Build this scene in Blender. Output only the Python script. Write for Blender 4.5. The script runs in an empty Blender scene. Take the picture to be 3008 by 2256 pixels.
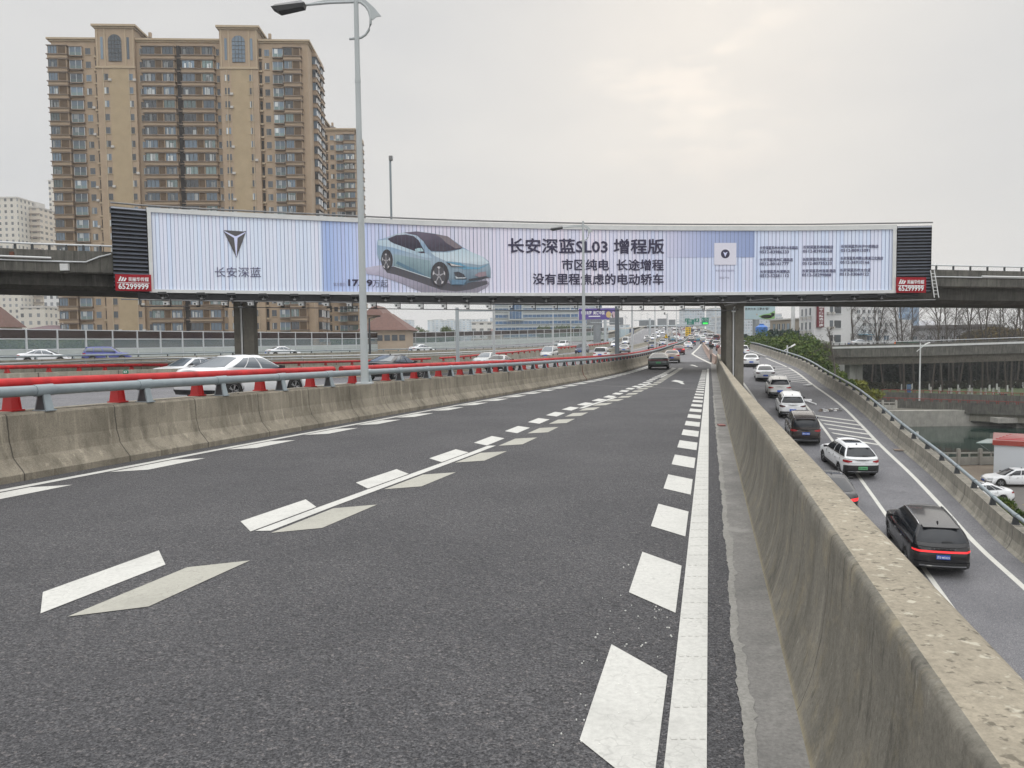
HAZE = True
import bpy, math, random, numpy as np
from mathutils import Vector, Matrix
random.seed(7)
S = bpy.context.scene
COL = S.collection

# ---------------------------------------------------------------- camera
F, CX, CY, H, HZ, ROLL = 2230., 1504., 1128., 1.75, 1000., .012
TH = math.atan((CY-HZ)/F)
FW = np.array([0, math.cos(TH), -math.sin(TH)])
_u = np.array([0, math.sin(TH), math.cos(TH)]); _r = np.array([1., 0, 0])
RT = _r*math.cos(ROLL)-_u*math.sin(ROLL); UP = _u*math.cos(ROLL)+_r*math.sin(ROLL)
CAM = np.array([0, 0, H])
cam = bpy.data.cameras.new('camera'); co = bpy.data.objects.new('camera', cam); COL.objects.link(co)
cam.sensor_fit = 'HORIZONTAL'; cam.sensor_width = 36; cam.lens = 36*F/3008
cam.clip_start = .1; cam.clip_end = 9000
co.matrix_world = Matrix(((RT[0], UP[0], -FW[0], 0), (RT[1], UP[1], -FW[1], 0), (RT[2], UP[2], -FW[2], H), (0, 0, 0, 1)))
S.camera = co
S.view_settings.view_transform = 'Standard'; S.view_settings.look = 'None'
S.view_settings.exposure = 0.0; S.view_settings.gamma = 1
S.render.engine = 'CYCLES'
S.cycles.max_bounces = 5; S.cycles.diffuse_bounces = 3; S.cycles.glossy_bounces = 3
S.cycles.transmission_bounces = 4; S.cycles.transparent_max_bounces = 8; S.cycles.volume_bounces = 1
S.cycles.use_denoising = True

# ---------------------------------------------------------------- sky and sun
SUN_EL, SUN_AZ = math.radians(24), math.radians(14)
w = bpy.data.worlds.new('World'); S.world = w; w.use_nodes = True
N, LK = w.node_tree.nodes, w.node_tree.links
bg = N['Background']
sky = N.new('ShaderNodeTexSky'); sky.sky_type = 'NISHITA'; sky.sun_disc = False
sky.sun_elevation = SUN_EL; sky.sun_rotation = SUN_AZ; sky.air_density = 1.5; sky.dust_density = 4
tc = N.new('ShaderNodeTexCoord'); sep = N.new('ShaderNodeSeparateXYZ'); LK.new(tc.outputs['Generated'], sep.inputs[0])
mp = N.new('ShaderNodeMapping'); mp.inputs['Scale'].default_value = (1, 1, 2.6); LK.new(tc.outputs['Generated'], mp.inputs[0])
nz = N.new('ShaderNodeTexNoise'); nz.inputs['Scale'].default_value = 2.6; nz.inputs['Detail'].default_value = 7; nz.inputs['Roughness'].default_value = .52
LK.new(mp.outputs[0], nz.inputs[0])
cr = N.new('ShaderNodeValToRGB'); cr.color_ramp.elements[0].position = .33; cr.color_ramp.elements[1].position = .68
cr.color_ramp.elements[0].color = (.93, .94, .955, 1); cr.color_ramp.elements[1].color = (1.04, 1.035, 1.025, 1)
LK.new(nz.outputs['Fac'], cr.inputs[0])
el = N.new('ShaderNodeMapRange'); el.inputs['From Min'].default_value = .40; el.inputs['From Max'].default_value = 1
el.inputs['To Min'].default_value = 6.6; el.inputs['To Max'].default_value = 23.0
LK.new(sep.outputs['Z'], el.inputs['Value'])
bk = N.new('ShaderNodeMapRange'); bk.inputs['From Min'].default_value = .2; bk.inputs['From Max'].default_value = -.8; bk.inputs['To Min'].default_value = 1.; bk.inputs['To Max'].default_value = 1.45; LK.new(sep.outputs['Y'], bk.inputs['Value'])  # extra sky brightness behind the camera, added to light the billboard
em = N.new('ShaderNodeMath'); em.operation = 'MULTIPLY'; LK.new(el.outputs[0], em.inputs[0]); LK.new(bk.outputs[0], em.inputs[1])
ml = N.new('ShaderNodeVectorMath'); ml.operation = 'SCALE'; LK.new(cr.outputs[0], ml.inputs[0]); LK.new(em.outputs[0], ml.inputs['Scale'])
# the thin warm break in the cloud beside the veiled sun
sd = Vector((math.sin(math.radians(13.5)), math.cos(math.radians(13.5)), math.tan(math.radians(19)))).normalized()
dt = N.new('ShaderNodeVectorMath'); dt.operation = 'DOT_PRODUCT'; LK.new(tc.outputs['Generated'], dt.inputs[0]); dt.inputs[1].default_value = sd
gl = N.new('ShaderNodeMapRange'); gl.inputs['From Min'].default_value = .986; gl.inputs['From Max'].default_value = .9995; LK.new(dt.outputs['Value'], gl.inputs['Value'])
n2 = N.new('ShaderNodeTexNoise'); n2.inputs['Scale'].default_value = 9; n2.inputs['Detail'].default_value = 6; LK.new(mp.outputs[0], n2.inputs[0])
g2 = N.new('ShaderNodeMapRange'); g2.inputs['From Min'].default_value = .52; g2.inputs['From Max'].default_value = .66; LK.new(n2.outputs['Fac'], g2.inputs['Value'])
gm = N.new('ShaderNodeMath'); gm.operation = 'MULTIPLY'; LK.new(gl.outputs[0], gm.inputs[0]); LK.new(g2.outputs[0], gm.inputs[1])
gs = N.new('ShaderNodeVectorMath'); gs.operation = 'SCALE'; gs.inputs[0].default_value = (1.0, .74, .5); LK.new(gm.outputs[0], gs.inputs['Scale'])
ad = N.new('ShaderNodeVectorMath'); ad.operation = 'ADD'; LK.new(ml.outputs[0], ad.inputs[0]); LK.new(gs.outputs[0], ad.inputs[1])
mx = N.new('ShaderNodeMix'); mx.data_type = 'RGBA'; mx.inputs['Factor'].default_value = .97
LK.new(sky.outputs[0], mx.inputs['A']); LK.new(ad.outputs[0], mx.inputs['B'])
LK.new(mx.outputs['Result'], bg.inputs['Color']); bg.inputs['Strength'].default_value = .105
sl = bpy.data.lights.new('sun', 'SUN'); sl.energy = .5; sl.angle = math.radians(70); sl.color = (1, .95, .88)
so = bpy.data.objects.new('sun', sl); COL.objects.link(so)
so.rotation_euler = Vector((math.sin(SUN_AZ)*math.cos(SUN_EL), math.cos(SUN_AZ)*math.cos(SUN_EL), math.sin(SUN_EL))).to_track_quat('Z', 'Y').to_euler()
so.location = (0, -5, 40)

# ---------------------------------------------------------------- measuring helpers
def ray(x, y): return FW+RT*(x-CX)/F+UP*(CY-y)/F
def P(x, y, d): return CAM+ray(x, y)*d
def hz(x): return HZ-ROLL*(x-CX)
def lerpt(T):
    ys = [t[0] for t in T]; vs = [t[1] for t in T]
    # monotone-ish cubic (Catmull-Rom) through the table
    m = []
    for i in range(len(T)):
        a, b = max(i-1, 0), min(i+1, len(T)-1)
        m.append((vs[b]-vs[a])/(ys[b]-ys[a]))
    def f(y):
        if y <= ys[0]: return vs[0]+m[0]*(y-ys[0])
        if y >= ys[-1]: return vs[-1]+m[-1]*(y-ys[-1])
        i = 0
        while ys[i+1] < y: i += 1
        h = ys[i+1]-ys[i]; t = (y-ys[i])/h
        return ((2*t**3-3*t*t+1)*vs[i]+(t**3-2*t*t+t)*h*m[i]+(-2*t**3+3*t*t)*vs[i+1]+(t**3-t*t)*h*m[i+1])
    return f
zm = lerpt([(-30, .5), (0, 0), (20, -.36), (40, -.7), (71, -1.02), (100, -.92), (124, -.65), (170, -.15), (250, 1.6), (350, 4.6), (450, 7.8), (520, 9.2), (600, 9.6), (700, 9.), (900, 6)])
_zr = lerpt([(-20, -10.2), (0, -9.0), (27, -6.7), (40, -5.5), (52, -4.3), (62, -3.4), (79, -2.2), (88, -1.7), (110, -1.0), (130, -.62)])
def zr(y): return _zr(y) if y < 128 else zm(y)
_ze = lerpt([(-30, .1), (0, .1), (27, -.1), (44, -.45), (60, -.85), (75, -1.06), (100, -.93)])
def ze(y): return _ze(y) if y < 98 else zm(y)
_z4 = lerpt([(0, .2), (50, 0.), (75, -.02), (100, -.12), (130, -.2), (160, -.2), (190, .15)])
def z4(y): return _z4(y) if y < 185 else max(zm(y), .1)
def on(x, y, zf):
    d = ray(x, y); t = 1.; last = .5
    while t < 1200:
        p = CAM+d*t
        if p[2] < zf(p[1]): break
        last = t; t *= 1.012
    a, b = last, t
    for _ in range(30):
        m = (a+b)/2; p = CAM+d*m
        if p[2] < zf(p[1]): b = m
        else: a = m
    return CAM+d*b

# ---------------------------------------------------------------- materials
MATS = {}
def nmat(name):
    m = bpy.data.materials.new(name); m.use_nodes = True; MATS[name] = m
    return m, m.node_tree.nodes, m.node_tree.links, m.node_tree.nodes['Principled BSDF']
def mat(name, col, rough=.6, metal=0., var=0., vs=3., bump=0., bs=40., coat=0., emit=0., spec=.5, stretch=(1, 1, 1), obj=False, rand=0.):
    if name in MATS: return MATS[name]
    m, n, l, b = nmat(name)
    c = (*col, 1)
    b.inputs['Base Color'].default_value = c; b.inputs['Roughness'].default_value = rough; b.inputs['Metallic'].default_value = metal
    b.inputs['Specular IOR Level'].default_value = spec
    if coat: b.inputs['Coat Weight'].default_value = coat; b.inputs['Coat Roughness'].default_value = .05
    if emit: b.inputs['Emission Color'].default_value = c; b.inputs['Emission Strength'].default_value = emit
    src = None
    if var or bump:
        g = n.new('ShaderNodeTexCoord' if obj else 'ShaderNodeNewGeometry'); mpn = n.new('ShaderNodeMapping'); mpn.inputs['Scale'].default_value = stretch
        l.new(g.outputs['Object' if obj else 'Position'], mpn.inputs[0])
    if var:
        t = n.new('ShaderNodeTexNoise'); t.inputs['Scale'].default_value = vs; t.inputs['Detail'].default_value = 6; t.inputs['Roughness'].default_value = .65
        l.new(mpn.outputs[0], t.inputs[0])
        r = n.new('ShaderNodeValToRGB'); r.color_ramp.elements[0].position = .28; r.color_ramp.elements[1].position = .72
        r.color_ramp.elements[0].color = (*[v*(1-var) for v in col], 1); r.color_ramp.elements[1].color = (*[min(1, v*(1+var)) for v in col], 1)
        l.new(t.outputs['Fac'], r.inputs[0]); l.new(r.outputs[0], b.inputs['Base Color']); src = r.outputs[0]
    if rand:
        oi = n.new('ShaderNodeObjectInfo'); mr = n.new('ShaderNodeMapRange'); mr.inputs['To Min'].default_value = 1-rand; mr.inputs['To Max'].default_value = 1+rand
        l.new(oi.outputs['Random'], mr.inputs['Value']); v = n.new('ShaderNodeVectorMath'); v.operation = 'SCALE'; l.new(mr.outputs[0], v.inputs['Scale'])
        if src: l.new(src, v.inputs[0])
        else: v.inputs[0].default_value = col
        l.new(v.outputs[0], b.inputs['Base Color'])
    if bump:
        t2 = n.new('ShaderNodeTexNoise'); t2.inputs['Scale'].default_value = bs; t2.inputs['Detail'].default_value = 4; l.new(mpn.outputs[0], t2.inputs[0])
        bp = n.new('ShaderNodeBump'); bp.inputs['Strength'].default_value = bump; bp.inputs['Distance'].default_value = .02
        l.new(t2.outputs['Fac'], bp.inputs['Height']); l.new(bp.outputs[0], b.inputs['Normal'])
    return m
def ramp(n, pts):
    r = n.new('ShaderNodeValToRGB'); e = r.color_ramp.elements
    e[0].position = pts[0][0]; e[0].color = (*pts[0][1], 1); e[1].position = pts[-1][0]; e[1].color = (*pts[-1][1], 1)
    for p, c in pts[1:-1]:
        q = e.new(p); q.color = (*c, 1)
    return r
def mixc(n, l, a, b, f, mode='MIX'):
    x = n.new('ShaderNodeMix'); x.data_type = 'RGBA'; x.blend_type = mode
    for s, k in ((a, 'A'), (b, 'B')):
        if isinstance(s, tuple): x.inputs[k].default_value = (*s, 1)
        else: l.new(s, x.inputs[k])
    if isinstance(f, float): x.inputs['Factor'].default_value = f
    else: l.new(f, x.inputs['Factor'])
    return x.outputs['Result']
def noise(n, l, vec, scale, detail=5, rough=.6, st=None):
    if st:
        q = n.new('ShaderNodeMapping'); q.inputs['Scale'].default_value = st; l.new(vec, q.inputs[0]); vec = q.outputs[0]
    t = n.new('ShaderNodeTexNoise'); t.inputs['Scale'].default_value = scale; t.inputs['Detail'].default_value = detail; t.inputs['Roughness'].default_value = rough
    l.new(vec, t.inputs[0]); return t.outputs['Fac']
def mrange(n, l, v, a, b, c=0., d=1.):
    r = n.new('ShaderNodeMapRange'); r.inputs['From Min'].default_value = a; r.inputs['From Max'].default_value = b
    r.inputs['To Min'].default_value = c; r.inputs['To Max'].default_value = d; l.new(v, r.inputs['Value']); return r.outputs[0]
def concrete(name, light, dark, streak=.5, joint=0., pits=True, moss=None, jw=.012, jc=(.05, .045, .04), wob=.02, flakes=False, grime=False):
    m, n, l, b = nmat(name)
    g = n.new('ShaderNodeNewGeometry').outputs['Position']
    a = noise(n, l, g, .9, 7, .65)
    base = ramp(n, [(.3, dark), (.7, light)]); l.new(a, base.inputs[0]); c = base.outputs[0]
    s = noise(n, l, g, 5, 6, .6, (1, 1, .12)); s = mrange(n, l, s, .48, .75, 0., streak)
    c = mixc(n, l, c, tuple(v*.42 for v in dark), s)
    s2 = noise(n, l, g, 7, 4, .6, (1, 1, .06)); s2 = mrange(n, l, s2, .58, .7, 0., streak*.8)
    c = mixc(n, l, c, tuple(min(1, v*1.45) for v in light), s2)
    f = noise(n, l, g, 45, 5, .75); f2 = ramp(n, [(.3, (.72, .72, .72)), (.62, (1.12, 1.12, 1.12))]); l.new(f, f2.inputs[0])
    c = mixc(n, l, c, f2.outputs[0], 1.0, 'MULTIPLY')
    if pits:
        v = n.new('ShaderNodeTexVoronoi'); v.inputs['Scale'].default_value = 16; l.new(g, v.inputs[0])
        p = mrange(n, l, v.outputs['Distance'], .10, .05, 0., .75)
        sel = mrange(n, l, noise(n, l, g, 2.5, 3), .5, .6); mm = n.new('ShaderNodeMath'); mm.operation = 'MULTIPLY'; l.new(p, mm.inputs[0]); l.new(sel, mm.inputs[1])
        c = mixc(n, l, c, (.05, .045, .04), mm.outputs[0])
    if grime:
        c = mixc(n, l, c, (.31, .265, .175), mrange(n, l, noise(n, l, g, 4.5, 8, .75), .52, .70, 0., .55)); c = mixc(n, l, c, (.045, .043, .038), mrange(n, l, noise(n, l, g, 13, 6, .7, (1, 1, .22)), .56, .70, 0., .65)); c = mixc(n, l, c, (.40, .385, .34), mrange(n, l, noise(n, l, g, 23, 5, .7, (1, 1, .35)), .62, .74, 0., .55))
        gz = n.new('ShaderNodeUVMap').outputs[0]; gs_ = n.new('ShaderNodeSeparateXYZ'); l.new(gz, gs_.inputs[0]); c = mixc(n, l, c, (.36, .31, .20), mrange(n, l, gs_.outputs[1], .05, .0, 0., .7))
    if flakes:
        fk = noise(n, l, g, 26, 3, .55); c = mixc(n, l, c, (.09, .08, .062), mrange(n, l, fk, .60, .66, 0., .75)); c = mixc(n, l, c, (.52, .49, .40), mrange(n, l, noise(n, l, g, 19, 3, .5), .62, .68, 0., .6))
    if moss: c = mixc(n, l, c, moss, mrange(n, l, noise(n, l, g, 1.7, 8, .7), .52, .72, 0., .6))
    if joint:
        uv = n.new('ShaderNodeUVMap').outputs[0]; sx = n.new('ShaderNodeSeparateXYZ'); l.new(uv, sx.inputs[0])
        wb = mrange(n, l, noise(n, l, g, 4, 3), .2, .8, -wob, wob)
        ad = n.new('ShaderNodeMath'); ad.operation = 'ADD'; l.new(sx.outputs[0], ad.inputs[0]); l.new(wb, ad.inputs[1])
        q = n.new('ShaderNodeMath'); q.operation = 'PINGPONG'; q.inputs[1].default_value = joint/2; l.new(ad.outputs[0], q.inputs[0])
        c = mixc(n, l, c, jc, mrange(n, l, q.outputs[0], jw*.6, jw*1.6, .85, 0.))
    l.new(c, b.inputs['Base Color']); b.inputs['Roughness'].default_value = .9; b.inputs['Specular IOR Level'].default_value = .25
    bp = n.new('ShaderNodeBump'); bp.inputs['Strength'].default_value = .35; bp.inputs['Distance'].default_value = .01
    l.new(f, bp.inputs['Height']); l.new(bp.outputs[0], b.inputs['Normal'])
    return m
def asphalt(name, lo, hi, grit=85, tint=(1, 1, 1), bstr=.7):
    m, n, l, b = nmat(name)
    g = n.new('ShaderNodeNewGeometry').outputs['Position']
    a = noise(n, l, g, grit, 3, .8); base = ramp(n, [(.36, lo), (.5, tuple((x+y)/2*.9 for x, y in zip(lo, hi))), (.68, hi)]); l.new(a, base.inputs[0]); c = base.outputs[0]
    v = n.new('ShaderNodeTexVoronoi'); v.inputs['Scale'].default_value = 60; l.new(g, v.inputs[0])
    sp = n.new('ShaderNodeSeparateColor'); l.new(v.outputs['Color'], sp.inputs[0])
    r1 = ramp(n, [(0., (.5, .5, .52)), (.35, (.8, .8, .82)), (.7, (1.1, 1.1, 1.12)), (.93, (1.35, 1.31, 1.29)), (1., (2.0, 1.85, 1.75))]); l.new(sp.outputs[0], r1.inputs[0])
    c = mixc(n, l, c, r1.outputs[0], .78, 'MULTIPLY')
    oil = mrange(n, l, noise(n, l, g, 1.3, 5, .7), .62, .74, 0., .35); c = mixc(n, l, c, (.02, .02, .021), oil)
    big = ramp(n, [(.3, (.84, .84, .85)), (.7, (1.18, 1.17, 1.16))]); l.new(noise(n, l, g, .45, 5), big.inputs[0])
    c = mixc(n, l, c, big.outputs[0], 1., 'MULTIPLY')
    l.new(c, b.inputs['Base Color']); b.inputs['Roughness'].default_value = .82; b.inputs['Specular IOR Level'].default_value = .35
    bp = n.new('ShaderNodeBump'); bp.inputs['Strength'].default_value = bstr; bp.inputs['Distance'].default_value = .012
    l.new(v.outputs['Distance'], bp.inputs['Height']); l.new(bp.outputs[0], b.inputs['Normal'])
    return m
def paint_mark(name, col, worn=.5):
    m, n, l, b = nmat(name)
    g = n.new('ShaderNodeNewGeometry').outputs['Position']
    f = noise(n, l, g, 30, 7, .75); r = ramp(n, [(.3, tuple(v*.78 for v in col)), (.6, col)]); l.new(f, r.inputs[0])
    c = mixc(n, l, r.outputs[0], (.13, .125, .12), mrange(n, l, noise(n, l, g, 75, 6, .8), .64, .74, 0., worn))
    c = mixc(n, l, c, tuple(v*.6 for v in col), mrange(n, l, noise(n, l, g, 1.6, 5, .6), .5, .8, 0., .5))
    ck = n.new('ShaderNodeTexVoronoi'); ck.feature = 'DISTANCE_TO_EDGE'; ck.inputs['Scale'].default_value = 2.1; wv = n.new('ShaderNodeVectorMath'); wv.operation = 'MULTIPLY_ADD'; nv = n.new('ShaderNodeTexNoise'); nv.inputs['Scale'].default_value = 7; l.new(g, nv.inputs[0]); l.new(nv.outputs['Color'], wv.inputs[0]); wv.inputs[1].default_value = (.3, .3, .3); l.new(g, wv.inputs[2]); l.new(wv.outputs[0], ck.inputs[0]); c = mixc(n, l, c, tuple(v*.5 for v in col), mrange(n, l, ck.outputs['Distance'], .010, .003, 0., .35))
    l.new(c, b.inputs['Base Color']); b.inputs['Roughness'].default_value = .75
    bp = n.new('ShaderNodeBump'); bp.inputs['Strength'].default_value = .3; bp.inputs['Distance'].default_value = .006; l.new(f, bp.inputs['Height']); l.new(bp.outputs[0], b.inputs['Normal'])
    return m

# ---------------------------------------------------------------- mesh helpers
class MB:
    def __init__(s): s.v = []; s.f = []; s.m = []; s.uv = {}; s.mats = []; s.sm = []
    def mi(s, m):
        if m not in s.mats: s.mats.append(m)
        return s.mats.index(m)
    def add(s, vs, fs, m, uvs=None, smooth=False):
        o = len(s.v); s.v += [tuple(float(q) for q in p) for p in vs]; k = s.mi(m)
        for i, f in enumerate(fs):
            s.f.append(tuple(o+j for j in f)); s.m.append(k); s.sm.append(smooth)
            if uvs is not None: s.uv[len(s.f)-1] = [uvs[j] for j in f]
    def box(s, c, d, m, ax=None, rz=0.):
        x, y, z = d[0]/2, d[1]/2, d[2]/2; ca, sa = math.cos(rz), math.sin(rz)
        V = []
        for dz in (-z, z):
            for dx, dy in ((-x, -y), (x, -y), (x, y), (-x, y)):
                V.append((c[0]+dx*ca-dy*sa, c[1]+dx*sa+dy*ca, c[2]+dz))
        s.add(V, [(3, 2, 1, 0), (4, 5, 6, 7), (0, 1, 5, 4), (1, 2, 6, 5), (2, 3, 7, 6), (3, 0, 4, 7)], m)
    def quad(s, a, b, c, d, m): s.add([a, b, c, d], [(0, 1, 2, 3)], m)
    def hexa(s, bot, top, m):
        s.add(list(bot)+list(top), [(3, 2, 1, 0), (4, 5, 6, 7), (0, 1, 5, 4), (1, 2, 6, 5), (2, 3, 7, 6), (3, 0, 4, 7)], m)
    def tube(s, pts, r, m, n=8, cap=True):
        pts = [Vector(p) for p in pts]; rs = r if isinstance(r, (list, tuple)) else [r]*len(pts)
        V, Fc = [], []; ref = Vector((0, 0, 1))
        for i, p in enumerate(pts):
            t = (pts[min(i+1, len(pts)-1)]-pts[max(i-1, 0)]).normalized()
            if abs(t.z) > .95: ref = Vector((1, 0, 0))
            a = t.cross(ref).normalized(); b = t.cross(a); ref = b.cross(t) if False else Vector((0, 0, 1))
            for k in range(n):
                q = 2*math.pi*k/n; V.append(p+(a*math.cos(q)+b*math.sin(q))*rs[i])
        for i in range(len(pts)-1):
            for k in range(n):
                Fc.append((i*n+k, i*n+(k+1) % n, (i+1)*n+(k+1) % n, (i+1)*n+k))
        s.add(V, Fc, m, smooth=True)
        if cap: s.add(V[:n], [tuple(range(n))], m); s.add(V[-n:], [tuple(reversed(range(n)))], m)
    def grid(s, rows, m, uv=None, smooth=False, flip=False):
        nc = len(rows[0]); V = [p for r in rows for p in r]; Fc = []
        for i in range(len(rows)-1):
            for j in range(nc-1):
                q = (i*nc+j, i*nc+j+1, (i+1)*nc+j+1, (i+1)*nc+j)
                Fc.append(q[::-1] if flip else q)
        s.add(V, Fc, m, uvs=([p for r in uv for p in r] if uv else None), smooth=smooth)
    def sweep(s, path, prof, m, cap=True, smooth=False, mfun=None):
        """path: 3-D points; prof: (lateral to the left of travel, height) pairs; absolute heights are path z + height"""
        path = [Vector(p) for p in path]; L = 0; rows, uvs = [], []
        for i, p in enumerate(path):
            t = path[min(i+1, len(path)-1)]-path[max(i-1, 0)]; t.z = 0; t.normalize(); nl = Vector((-t.y, t.x, 0))
            if i: L += (p-path[i-1]).length
            rows.append([p+nl*a+Vector((0, 0, h)) for a, h in prof]); cu = 0; u = []
            for k, (a, h) in enumerate(prof):
                if k: cu += math.hypot(a-prof[k-1][0], h-prof[k-1][1])
                u.append((L, cu))
            uvs.append(u)
        s.grid(rows, m, uvs, smooth)
        if cap:
            n = len(prof); s.add(rows[0], [tuple(range(n))], m); s.add(rows[-1], [tuple(reversed(range(n)))], m)
    def poly(s, pts, m, th=None):
        s.add(pts, [tuple(range(len(pts)))], m)
    def prism(s, pts, off, m):
        n = len(pts); off = Vector(off); a = [Vector(p) for p in pts]; b = [p+off for p in a]
        s.add(a+b, [tuple(reversed(range(n))), tuple(range(n, 2*n))]+[(i, (i+1) % n, n+(i+1) % n, n+i) for i in range(n)], m)
    def merge(s, o, M=None):
        vs = [M @ Vector(p) for p in o.v] if M is not None else o.v
        off = len(s.v); s.v += [tuple(p) for p in vs]
        for i, f in enumerate(o.f):
            s.f.append(tuple(off+j for j in f)); s.m.append(s.mi(o.mats[o.m[i]])); s.sm.append(o.sm[i])
            if i in o.uv: s.uv[len(s.f)-1] = o.uv[i]
    def build(s, name, parent=None, world=True, **kw):
        me = bpy.data.meshes.new(name); off = np.zeros(3)
        if parent is not None and world:
            r = parent
            while r.parent: r = r.parent
            off = np.array(r.location)
            rz = r.rotation_euler.z
        V = np.array(s.v, dtype=float).reshape(-1, 3)-off
        if parent is not None and world and abs(rz) > 1e-6:
            c, q = math.cos(-rz), math.sin(-rz); V = np.stack([V[:, 0]*c-V[:, 1]*q, V[:, 0]*q+V[:, 1]*c, V[:, 2]], 1)
        me.from_pydata(V.tolist(), [], s.f)
        for m_ in s.mats: me.materials.append(m_)
        me.polygons.foreach_set('material_index', s.m); me.polygons.foreach_set('use_smooth', s.sm)
        if s.uv:
            L = me.uv_layers.new(name='UVMap')
            for p in me.polygons:
                u = s.uv.get(p.index)
                if u:
                    for k, li in enumerate(p.loop_indices): L.data[li].uv = u[k]
        me.update()
        o = bpy.data.objects.new(name, me); COL.objects.link(o)
        if parent is not None: o.parent = parent
        for k, v in kw.items(): o[k] = v
        return o
def thing(name, label, cat, loc=(0, 0, 0), rz=0., group=None):
    o = bpy.data.objects.new(name, None); COL.objects.link(o); o.location = [float(q) for q in loc]; o.rotation_euler = (0, 0, rz)
    o.empty_display_size = .3; o['label'] = label; o['category'] = cat
    if group: o['group'] = group
    return o
def tag(o, label, cat, group=None):
    o['label'] = label; o['category'] = cat
    if group: o['group'] = group
    return o
def copy_tree(o, parent=None, skip=()):
    c = o.copy(); COL.objects.link(c)
    if parent is not None: c.parent = parent
    for ch in list(KIDS.get(o.name, [])): copy_tree(ch, c)
    return c
KIDS = {}
def index_kids(root):
    def rec(o):
        KIDS[o.name] = list(o.children)
        for c in KIDS[o.name]: rec(c)
    rec(root)
def text(s_, size=1., bold=0., align='LEFT'):
    cu = bpy.data.curves.new('t', 'FONT'); cu.body = s_; cu.size = size; cu.align_x = align; cu.offset = bold; cu.resolution_u = 2
    ob = bpy.data.objects.new('t', cu); me = ob.to_mesh()
    V = [tuple(v.co) for v in me.vertices]; Fc = [tuple(p.vertices) for p in me.polygons]
    ob.to_mesh_clear(); bpy.data.objects.remove(ob); bpy.data.curves.remove(cu)
    return V, Fc
def text_on(mb, s_, fn, m, size=1., bold=0., align='LEFT', w=None, h=None):
    """maps the flat lettering through fn(x, y) -> 3-D; w and h stretch it to a given size"""
    V, Fc = text(s_, size, bold, align)
    if not V: return
    xs = [v[0] for v in V]; ys = [v[1] for v in V]
    kx = w/(max(xs)-min(xs)) if w else 1.; ky = h/(max(ys)-min(ys)) if h else (kx if w else 1.)
    x0 = min(xs) if w and align == 'LEFT' else 0; y0 = min(ys) if h else 0
    mb.add([fn((v[0]-x0)*kx, (v[1]-y0)*ky) for v in V], Fc, m)

# ================================================================ materials of the place
M_ASPH = asphalt('asphalt_dark', (.017, .017, .019), (.146, .145, .149), 84, bstr=.9)
M_ASPH2 = asphalt('asphalt_worn', (.11, .112, .118), (.24, .24, .25), 70)
M_ASPH3 = asphalt('asphalt_reddish', (.025, .018, .02), (.12, .10, .098))
M_WALL = concrete('wall_concrete', (.325, .29, .23), (.165, .147, .115), .6, joint=2.0, jw=.010, wob=.012)
M_WALLR = concrete('parapet_concrete', (.23, .215, .18), (.115, .11, .095), .45, joint=2.3, jw=.004, wob=.02, moss=(.085, .08, .066), grime=True)
M_CAP = concrete('parapet_top_concrete', (.35, .31, .24), (.225, .20, .155), .0, pits=True, moss=(.17, .15, .115), flakes=True)
M_WALL2 = concrete('median_concrete', (.42, .39, .32), (.27, .25, .205), .4, joint=5.0, jw=.03)
M_RAMPW = concrete('ramp_wall_concrete', (.36, .335, .28), (.20, .19, .165), .55, joint=6.0, jw=.02)
M_GUT = concrete('gutter_concrete', (.26, .25, .235), (.14, .137, .13), .0, pits=False, moss=(.42, .41, .38))
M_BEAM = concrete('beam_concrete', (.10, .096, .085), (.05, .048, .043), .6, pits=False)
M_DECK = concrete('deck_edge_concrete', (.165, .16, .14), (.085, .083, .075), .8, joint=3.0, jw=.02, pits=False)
M_PIER = concrete('pier_concrete', (.22, .205, .17), (.13, .122, .105), .3, pits=False)
M_STONE = concrete('stone', (.46, .44, .40), (.31, .30, .27), .3, joint=0, pits=False)
M_LINE = paint_mark('road_paint_white', (.565, .56, .525), .75)
M_LINE2 = paint_mark('road_paint_aged', (.395, .385, .335), .5)
M_LINE3 = paint_mark('ramp_paint', (.60, .59, .54), .5)
M_GREY = mat('rail_grey_paint', (.23, .27, .29), .45, var=.12, vs=4)
M_GREYD = mat('post_dark_steel', (.045, .05, .055), .5)
M_GREYP = mat('post_grey_steel', (.26, .30, .32), .5, var=.12, vs=6)
M_RED = mat('rail_red_paint', (.43, .018, .02), .55, var=.4, vs=2.5, spec=.3)
M_REDP = mat('post_red_paint', (.42, .02, .02), .5, var=.12, vs=5)
M_POLE = mat('lamp_pole_paint', (.42, .45, .455), .45, var=.06, vs=1)
M_PALE = mat('pale_steel', (.55, .57, .58), .45, var=.06)
M_DARK = mat('black_steel', (.018, .019, .02), .55)
M_STEEL = mat('grey_steel', (.20, .20, .20), .5, metal=.3, var=.2, vs=5)
M_ALU = mat('white_frame_metal', (.62, .63, .62), .45, var=.08, vs=1.5)
M_RUST = mat('rust', (.13, .055, .035), .85, var=.4, vs=8)

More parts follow.
